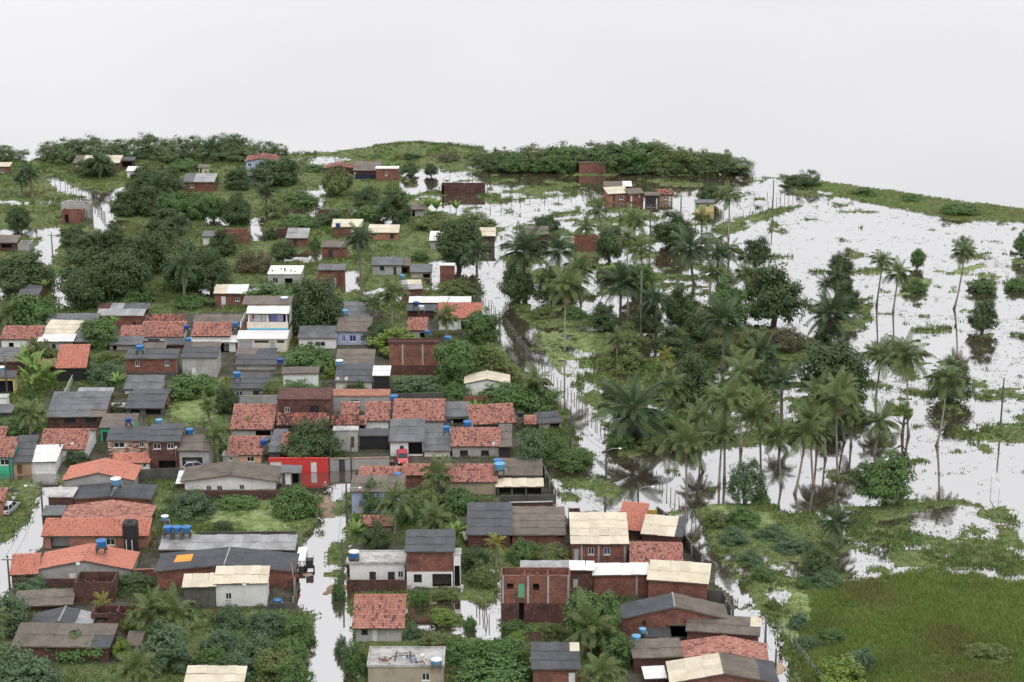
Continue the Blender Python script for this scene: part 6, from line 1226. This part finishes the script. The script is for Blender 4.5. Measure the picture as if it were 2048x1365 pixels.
fence('stakes across the far side of the flooded field', [(900,362),(1000,366),(1100,374),(1200,372)], 4.2, 1.5, wire=False)
fence('stake fence beside the far left pond', [(98,366),(130,372),(162,392),(200,395),(235,400)], 1.8, 1.5)
fence('stakes in the left channel by the grey walled box', [(186,412),(200,425),(210,440)], 1.2, 1.6, wire=False)
fence('stakes rising from the water behind the round tree row', [(1325,488),(1345,486),(1362,482)], 1.2, 1.6, wire=False)
fence('leaning stakes in the flooded yard beside the red brick ruin', [(955,1218),(968,1232),(978,1250)], .9, 1.6, wire=False)
fence('crooked fence at the bend of the lane', [(965,605),(985,622),(1000,640)], 1.5, 1.5)
# ---------------------------------------------------------------- utility poles
def pole(x, yb, yt, label, lamp=0, arm=True):
    p = G(x, yb); h = (yb - yt) / vpm(yb); o = thing('utility_pole', label, 'utility pole', p); m = MB(); m.tube([(0, 0, -.5), (0, 0, h)], [.15, .10], 8); m.build('pole', MATS['polecon'], o)
    if arm: m = MB(); m.cube(-.75, .75, -.14, -.1, h - .55, h - .43); m.build('crossarm', MATS['timber'], o)
    if arm:
        for s in (-.6, 0, .6): m = MB(); m.lathe((s, -.12, h - .43), [(.05, 0), (.06, .08), (.03, .14)], 8); m.build('insulator', MATS['frame_white'], o)
    if lamp: m = MB(); m.tube([(0, 0, h - .9), (lamp * .9, -.3, h - .45), (lamp * 1.7, -.5, h - .35)], .035, 5); la = m.build('lamp_arm', MATS['steel'], o); m = MB(); m.lathe((lamp * 1.85, -.55, h - .42), [(.06, -.08), (.2, 0), (.19, .1), (.06, .16)], 10); m.build('lamp_head', MATS['lamp'], la)
for q in [(106,520,466,'utility pole beside the inlet at upper left',0,True),(86,1034,964,'street lamp pole at the bend of the left street',-1,False),(22,968,912,'dark pole in front of the green painted house',0,False),(67,926,886,'pole in front of the grey roofed house with plank front',0,False),(123,928,880,'pole with lamp in front of the clean orange tile roof',1,False),(20,1180,1112,'pole beside the left street at the smooth orange roof',0,True),(15,792,712,'pole at the left edge beside the banana clump',0,True),
 (703,958,890,'dark pole beside the pale grey street wall',0,False),(694,1042,968,'slim lamp pole on the main street below the motorcyclist',1,False),(686,1168,1080,'dark leaning pole on the main street beside the terrace house',0,False),(1000,690,624,'utility pole at the bend of the flooded lane',0,True),(957,622,585,'lamp pole behind the bright orange tile roof',1,False),(1141,906,814,'tall pole beside the small lane hut',0,False),(1212,960,890,'lamp pole in the flooded lane below the broadest oil palm',1,False),
 (1276,1012,966,'lamp pole behind the yellow sheet gate',1,False),(1530,1298,1232,'pole along the lane beside the long plain grey roof',0,False),(1550,1358,1298,'pole along the lane at the sand heap',0,False),(2001,852,757,'bare pole in the water at the right',0,False),(1300,494,412,'pole behind the round tree at the top of the grove',0,True),(1545,426,361,'bare pole at the diagonal post fence',0,False),(1362,412,388,'short pole in the water between the shack row and yellow hut',0,True),(1398,386,345,'bare pole before the far mangroves',0,False),
 (175,452,420,'short pole beside the roofless red brick annex',0,False),(1210,1022,992,'pole at the flooded field behind the broad cream roof',0,False),(1398,1112,1085,'pole along the lane beside the dark wall',0,False)]: pole(*q)
# ---------------------------------------------------------------- vehicles
def car(label, x, yb, rz, paint, z=0.0):
    o = thing('parked_car', label, 'car', G(x, yb, z), None, R(rz)); L, W = 3.9, 1.64; m = MB()
    sec = [(-L/2, .42, .78, .86), (-L/2 + .12, .30, .92, .95), (-1.0, .24, .94, 1.0), (.0, .22, .94, 1.0), (.75, .24, .92, 1.0), (1.55, .28, .80, .94), (L/2, .42, .66, .80)]
    for y, z0, z1, k in sec:
        w = W / 2 * k; m.v += [(-w * .94, y, z0), (-w, y, (z0 + z1) * .5), (-w * .93, y, z1), (w * .93, y, z1), (w, y, (z0 + z1) * .5), (w * .94, y, z0)]
    for i in range(len(sec) - 1):
        for j in range(6): j2 = (j + 1) % 6; m.f.append((i*6+j2, i*6+j, (i+1)*6+j, (i+1)*6+j2))
    m.f.append(tuple(range(6))); m.f.append(tuple(range(len(sec)*6-1, len(sec)*6-7, -1))); m.build('body', MATS[paint], o)
    m = MB(); m.hexa([(-.72, -1.8, .9), (.72, -1.8, .9), (.74, .95, .9), (-.74, .95, .9), (-.56, -1.35, 1.42), (.56, -1.35, 1.42), (.56, .25, 1.44), (-.56, .25, 1.44)]); m.build('cabin_glass', MATS['carglass'], o)
    m = MB(); m.hexa([(-.58, -1.42, 1.40), (.58, -1.42, 1.40), (.58, .28, 1.42), (-.58, .28, 1.42), (-.5, -1.3, 1.47), (.5, -1.3, 1.47), (.5, .15, 1.48), (-.5, .15, 1.48)])
    for s in (-1, 1):
        for (ya, za, yb_, zb) in ((-1.84, .9, -1.4, 1.43), (.97, .9, .26, 1.44), (-.45, .9, -.45, 1.45)): m.tube([(s * .75, ya, za), (s * .57, yb_, zb)], .045, 4)
    m.build('roof', MATS[paint], o)
    for sx in (-1, 1):
        for sy in (-1.2, 1.25):
            m = MB(); m.tube([(sx * .62, sy, .3), (sx * .83, sy, .3)], .3, 14); w_ = m.build('wheel', MATS['tyre'], o); m = MB(); m.tube([(sx * .80, sy, .3), (sx * .845, sy, .3)], .19, 10); m.build('rim', MATS['rim'], w_)
        m = MB(); m.cube(sx * .62 - .12, sx * .62 + .12, -L/2 - .02, -L/2 + .1, .62, .84); m.build('tail_light', MATS['lightred'], o)
        m = MB(); m.cube(sx * .56 - .15, sx * .56 + .15, L/2 - .12, L/2 + .015, .52, .66); m.build('headlight', MATS['lightclear'], o)
        m = MB(); m.cube(sx * .86 - .08, sx * .86 + .08, .62, .72, .93, 1.06); m.build('mirror', MATS[paint], o)
    m = MB(); m.cube(-.26, .26, -L/2 - .03, -L/2 + .02, .48, .6); m.build('number_plate', MATS['frame_white'], o); m = MB(); m.cube(-.72, .72, L/2 - .06, L/2 + .03, .34, .46); m.build('bumper', MATS['black'], o)
car('silver hatchback parked beside the left street, rear to the camera', 19, 1024, -10, 'carsilver', .05)
car('silver car parked inside the purple fronted garage', 392, 941, -72, 'carsilver', .15)
car('red car parked in front of the workshop, nose to the camera', 805, 924, 186, 'carred', .15)
def motorcycle(label, x, yb, rz, z=.12):
    o = thing('motorcycle', label, 'motorcycle', G(x, yb, z), None, R(rz))
    for sy in (-.62, .62):
        m = MB(); m.tube([(-.06, sy, .3), (.06, sy, .3)], .3, 16); w_ = m.build('wheel', MATS['tyre'], o); m = MB(); m.tube([(-.07, sy, .3), (.07, sy, .3)], .12, 10); m.build('hub', MATS['rim'], w_)
    m = MB(); m.tube([(0, -.5, .45), (0, -.1, .55), (0, .3, .7)], [.1, .14, .1], 8); m.build('frame', MATS['black'], o); m = MB(); m.tube([(0, -.6, .76), (0, -.25, .74), (0, .05, .76)], [.09, .13, .1], 8); m.build('seat', MATS['black'], o)
    m = MB(); m.tube([(0, .05, .8), (0, .2, .86), (0, .38, .82)], [.08, .15, .08], 8); m.build('fuel_tank', MATS['cloth_red'], o); m = MB(); m.tube([(-.34, .3, 1.02), (0, .42, .98), (.34, .3, 1.02)], .02, 5); m.tube([(0, .42, .98), (0, .62, .3)], .03, 5); m.build('handlebar', MATS['steel'], o); m = MB(); m.cube(-.1, .1, -.86, -.82, .5, .64); m.build('number_plate', MATS['frame_white'], o)
motorcycle('motorcycle ridden up the muddy street away from the camera', 651, 988, 3, .15); motorcycle('motorcycle parked left of the red car', 786, 936, 40, .12)
# ---------------------------------------------------------------- people
def person(label, x, yb, rz, shirt, short, pose='stand', z=0.0, helmet=None):
    o = thing('person', label, 'person', G(x, yb, z), None, R(rz))
    if pose == 'stand': J = dict(pel=(0,0,.92), hipL=(-.1,0,.88), kneL=(-.11,.02,.48), ankL=(-.12,0,.08), toeL=(-.12,.16,.03), hipR=(.1,0,.88), kneR=(.12,.03,.48), ankR=(.13,-.02,.08), toeR=(.13,.14,.03), che=(0,0,1.28), nek=(0,0,1.47), shL=(-.19,0,1.41), elL=(-.25,-.02,1.13), haL=(-.24,.08,.88), shR=(.19,0,1.41), elR=(.26,.0,1.14), haR=(.25,.1,.9), hd=(0,.02,1.6), tp=(0,.01,1.74))
    else: J = dict(pel=(0,-.28,.9), hipL=(-.12,-.26,.88), kneL=(-.2,.12,.78), ankL=(-.2,-.02,.38), toeL=(-.2,.14,.32), hipR=(.12,-.26,.88), kneR=(.2,.12,.78), ankR=(.2,-.02,.38), toeR=(.2,.14,.32), che=(0,-.2,1.26), nek=(0,-.14,1.44), shL=(-.2,-.15,1.38), elL=(-.3,.06,1.16), haL=(-.32,.3,1.04), shR=(.2,-.15,1.38), elR=(.3,.06,1.16), haR=(.32,.3,1.04), hd=(0,-.1,1.58), tp=(0,-.1,1.72))
    rad = dict(pel=.13, hipL=.095, kneL=.06, ankL=.042, toeL=.035, hipR=.095, kneR=.06, ankR=.042, toeR=.035, che=.145, nek=.055, shL=.065, elL=.045, haL=.035, shR=.065, elR=.045, haR=.035, hd=.095, tp=.07)
    E = [('pel','hipL'),('hipL','kneL'),('kneL','ankL'),('ankL','toeL'),('pel','hipR'),('hipR','kneR'),('kneR','ankR'),('ankR','toeR'),('pel','che'),('che','nek'),('che','shL'),('shL','elL'),('elL','haL'),('che','shR'),('shR','elR'),('elR','haR'),('nek','hd'),('hd','tp')]
    ks = list(J); me = bpy.data.meshes.new('body'); me.from_pydata([J[k] for k in ks], [(ks.index(a), ks.index(b_)) for a, b_ in E], []); me.materials.append(MATS['skin']); b_ = child('body', me, o)
    sk = b_.modifiers.new('skin', 'SKIN'); 
    if not me.skin_vertices: pass
    for i, k in enumerate(ks):
        v = me.skin_vertices[0].data[i]; v.radius = (rad[k], rad[k] * .85); v.use_root = (k == 'pel')
    sb = b_.modifiers.new('smooth', 'SUBSURF'); sb.levels = 1; sb.render_levels = 1
    V = {k: Vector(q) for k, q in J.items()}
    for side in 'LR':
        h_e = V['el' + side]; hv = V['ha' + side]; d = (hv - h_e).normalized(); f = MB()
        for i in range(4): s_ = hv + Vector(((i - 1.5) * .018, 0, 0)); f.tube([s_, s_ + d * (.06 + .01 * (i % 3)), s_ + d * .1 + Vector((0, .02, 0))], [.01, .009, .006], 5)
        f.tube([hv + Vector((.03, .01, 0)), hv + Vector((.05, .03, 0)) + d * .05], [.011, .008], 5); f.build('hand', MATS['skin'], o)
    m = MB(); m.tube([V['pel'] - Vector((0, 0, .02)), V['pel'].lerp(V['che'], .5), V['che'], V['nek'] - Vector((0, 0, .07))], [.15, .155, .175, .09], 12)
    for s in 'LR': m.tube([V['sh' + s].lerp(V['che'], .3), V['sh' + s], V['sh' + s].lerp(V['el' + s], .6)], [.09, .085, .07], 8)
    m.build('shirt', MATS[shirt], o, True); m = MB(); m.tube([V['pel'] + Vector((0, 0, .08)), V['pel'] - Vector((0, 0, .08))], [.155, .16], 12)
    for s in 'LR': m.tube([V['hip' + s] + Vector((0, 0, .02)), V['hip' + s].lerp(V['kne' + s], .85)], [.115, .095], 8)
    m.build('shorts', MATS[short], o, True); m = MB(); c = V['hd'] + Vector((0, -.01, .03)); m.lathe(c, [(.098, -.02), (.112, .05), (.095, .12), (.04, .155)], 12); m.build('helmet' if helmet else 'hair', MATS[helmet or 'hair'], o, True)
    m = MB(); f0 = V['hd'] + Vector((0, .09, .0)); m.lathe(f0 + Vector((0, .005, 0)), [(.006, -.02), (.014, -.01), (.006, .03)], 6); m.build('nose', MATS['skin'], o); 
    for s in (-1, 1): m = MB(); m.lathe(f0 + Vector((s * .035, -.012, .03)), [(.004, -.008), (.01, 0), (.004, .008)], 6); m.build('eye', MATS['black'], o)
person('person in white shirt and dark shorts wading in the lane at the lower right', 1562, 1308, 150, 'cloth_white', 'cloth_navy', z=-.15)
person('person in white top standing beside the silver hatchback', 28, 1013, 200, 'cloth_white', 'cloth_navy', z=.05)
person('helmeted rider on the motorcycle on the muddy street', 651, 988, 3, 'cloth_green', 'cloth_navy', 'ride', z=.15, helmet='lidwhite')
person('person in red top beside the leaning timber of the warehouse yard', 596, 1172, 150, 'cloth_red', 'cloth_navy', z=.0)
# ---------------------------------------------------------------- small things
def goal():
    a, c = G(1982, 976), G(1997, 1001); o = thing('football_goal', 'white football goal frame standing in the open water', 'goal', a); d = c - a; h = 1.85
    for q in (Vector((0, 0, 0)), d): m = MB(); m.tube([q + Vector((0, 0, -.4)), q + Vector((0, 0, h))], .06, 8); m.build('goal_post', MATS['frame_white'], o)
    m = MB(); m.tube([Vector((0, 0, h)), d + Vector((0, 0, h))], .06, 8); m.build('crossbar', MATS['frame_white'], o)
goal()
def heap(name, label, x, yb, rx, ry, h, mat, cat):
    p = G(x, yb); o = thing(name, label, cat, p); n, k = 20, 7; V, Fc = [], []
    for i in range(k):
        t = i / (k - 1)
        for j in range(n):
            a = j / n * math.tau; w = 1 + .12 * math.sin(3 * a + 1) + .06 * math.sin(7 * a); r = (1 - t) * w; V.append((rx * r * math.cos(a), ry * r * math.sin(a), -.25 + (h + .25) * (1 - (1 - t) ** 1.5) + rng.uniform(-.03, .03)))
    for i in range(k - 1):
        for j in range(n): Fc.append((i*n+j, i*n+(j+1) % n, (i+1)*n+(j+1) % n, (i+1)*n+j))
    child('mound', mesh_np(name, V, Fc, MATS[mat], True), o)
heap('sand_heap', 'heap of sand standing in the lane at the lower right', 1553, 1338, 1.15, 1.5, .8, 'sand', 'sand heap')
heap('mud_bank', 'low bank of mud in the main street beside the terrace wall', 666, 1182, 1.5, 1.6, .15, 'mud', 'mud bank')
heap('mud_bank', 'spit of mud beside the black cart', 615, 1150, 1.3, 1.0, .14, 'mud', 'mud bank')
def cart():
    p = G(619, 1144); o = thing('handcart', 'black box cart with long shafts parked at the street edge', 'cart', p, None, R(3)); m = MB(); m.cube(-.45, .45, -.05, .95, .45, 1.5); m.build('box', MATS['black'], o)
    for s in (-1, 1):
        m = MB(); m.tube([(s * .46, .45, .32), (s * .62, .45, .32)], .32, 14); m.build('wheel', MATS['tyre'], o); m = MB(); m.tube([(s * .4, .9, .6), (s * .42, 3.0, .9)], .04, 6); m.build('shaft', MATS['timber'], o)
    p = G(601, 1140); o = thing('slab_cover', 'pale slab roof on posts beside the black cart', 'shelter', p); m = MB(); m.box((-.6, 0, 1.1), (1.15, 0, 0), (0, 4.0, .15), (0, 0, .1)); m.build('slab', MATS['wh'], o)
    for x in (-.5, .4):
        for y in (.1, 3.7): m = MB(); m.cube(x, x + .1, y, y + .1, -.3, 1.1); m.build('post', MATS['timber'], o)
cart()
def egret(label, x, yb, rz):
    o = thing('egret', label, 'bird', G(x, yb, .15), None, R(rz)); m = MB(); m.tube([(0, -.28, .42), (0, -.1, .5), (0, .12, .56), (0, .22, .66)], [.02, .11, .11, .05], 8); m.build('body', MATS['feather'], o, True); m = MB(); m.tube([(0, .2, .64), (0, .3, .78), (0, .24, .92), (0, .32, 1.02)], [.045, .032, .028, .035], 6); m.build('neck', MATS['feather'], o, True)
    m = MB(); m.tube([(0, .32, 1.02), (0, .5, .99)], [.028, .006], 6); m.build('beak', MATS['beak'], o)
    for s in (-.05, .05): m = MB(); m.tube([(s, .02, .45), (s, .06, .22), (s, .02, -.2)], .014, 4); m.build('leg', MATS['black'], o)
for q in [('white egret standing on the long green spit', 1815, 424, 60), ('white egret on the grass strip at the right', 1928, 866, 120), ('white egret on the mangrove foot grass', 1440, 354, 30), ('white egret in the grass behind the goal', 1884, 872, -40), ('white egret below the pale green garden', 352, 783, 200)]: egret(*q)
def roof_clutter():
    z = 3.2
    for lab, x, y, n in (('pile of red bricks on the littered flat roof', 770, 1322, 26), ('small stack of red bricks beside the tank on the littered flat roof', 845, 1326, 14)):
        p = G(x, y, z - .05); o = thing('brick_pile', lab, 'bricks', p); bm = MB(); bm.cube(-.1, .1, -.05, .05, 0, .1); me = bm.mesh('brick', MATS['brick'])
        for i in range(n): c = child('brick', me, o); c.location = (rng.gauss(0, .5), rng.gauss(0, .35), rng.choice((0, .1, .2)) * (1 if i % 3 else 0)); c.rotation_euler = (rng.gauss(0, .2), 0, rng.random() * 6)
    p = G(806, 1324, z - .05); o = thing('scaffold', 'loose timber scaffold standing on the littered flat roof', 'timber', p)
    for a, b_ in (((-.9, 0, 0), (-.7, .1, 1.1)), ((.9, 0, 0), (.8, .1, 1.2)), ((-.9, .1, .9), (1.1, .1, 1.1)), ((-.8, .8, 0), (-.7, .7, .9)), ((.6, .9, 0), (.8, .7, 1.0)), ((-1.2, .3, .5), (1.3, .5, .6)), ((-.7, .1, 1.0), (-.6, .8, .9))): m = MB(); m.tube([a, b_], .05, 5); m.build('beam', MATS['timber'], o)
    p = G(826, 1318, z - .05); o = thing('scrap_heap', 'heap of white and blue scrap on the littered flat roof', 'scrap', p)
    for i in range(9): m = MB(); x, y = rng.gauss(0, .6), rng.gauss(0, .3); m.box((x, y, 0), (rng.uniform(.2, .5), rng.uniform(-.1, .2), 0), (rng.uniform(-.1, .1), rng.uniform(.2, .4), 0), (0, 0, rng.uniform(.1, .4))); m.build('scrap_piece', MATS[rng.choice(['frame_white', 'tankpale', 'steel', 'tankblue', 'wood'])], o)
roof_clutter()
def leaning(label, x, yb, hgt, dx):
    p = G(x, yb); o = thing('leaning_timber', label, 'timber', p); m = MB(); m.tube([(0, 0, -.2), (dx, 0, hgt)], [.1, .08], 6); m.build('beam', MATS['wood'], o)
leaning('pale leaning timber at the warehouse yard corner', 593, 1190, 4.2, -.5)
def pillars(label, pts):
    for i, (x, yb, z0, hh) in enumerate(pts):
        p = G(x, yb, z0); o = thing('brick_stub', label % ordn(i, len(pts)), 'brick pillar', p); m = MB(); m.cube(-.14, .14, -.14, .14, -.1, hh); m.build('shaft', MATS['brick'], o); m = MB(); m.cube(-.16, .16, -.16, .16, hh + .003, hh + .06); m.build('cap', MATS['grey'], o)
pillars('%s brick stub on the white slab of the bare concrete house', [(545,546,2.45,.5),(563,542,2.45,.5),(570,546,2.45,.9),(582,546,2.45,.5),(590,547,2.45,.4)])
tarp = thing('tarpaulin', 'dark blue tarpaulin hung on the front of the far brick row', 'tarpaulin', G(710, 360)); m = MB()
for i in range(6): m.box((i * .75, -.08 - .05 * (i % 2), .1), (.75, .05 if i % 2 == 0 else -.05, 0), (0, .03, 0), (0, 0, 1.3)); 
m.build('sheet', MATS['cloth_navy'], tarp)

def cable(label, a, ha, b_, hb):
    p, q = G(*a), G(*b_); o = thing('power_cable', label, 'cable', p); d = q - p
    for k in (-.5, .5):
        m = MB(); m.tube([Vector((k, 0, ha)) + (d + Vector((0, 0, hb - ha))) * t - Vector((0, 0, 4 * t * (1 - t) * .9)) for t in [i / 12 for i in range(13)]], .022, 3, False); m.build('wire', MATS['black'], o)
cable('power cable from the bend of the left street to the smooth orange roof', (86,1034), 4.4, (20,1180), 4.0)
cable('power cable along the main street between its two slim poles', (694,1042), 4.7, (686,1168), 5.0)
cable('power cable over the flooded lane to the yellow sheet gate', (1212,960), 4.4, (1276,1012), 2.8)
cable('power cable along the lane from the lane hut to the lamp pole', (1141,906), 6.4, (1212,960), 4.6)
cable('power cable along the lane beside the plain grey roof', (1530,1298), 3.9, (1550,1358), 3.4)
cable('power cable from the street wall pole down to the slim lamp pole', (703,958), 4.6, (694,1042), 4.8)
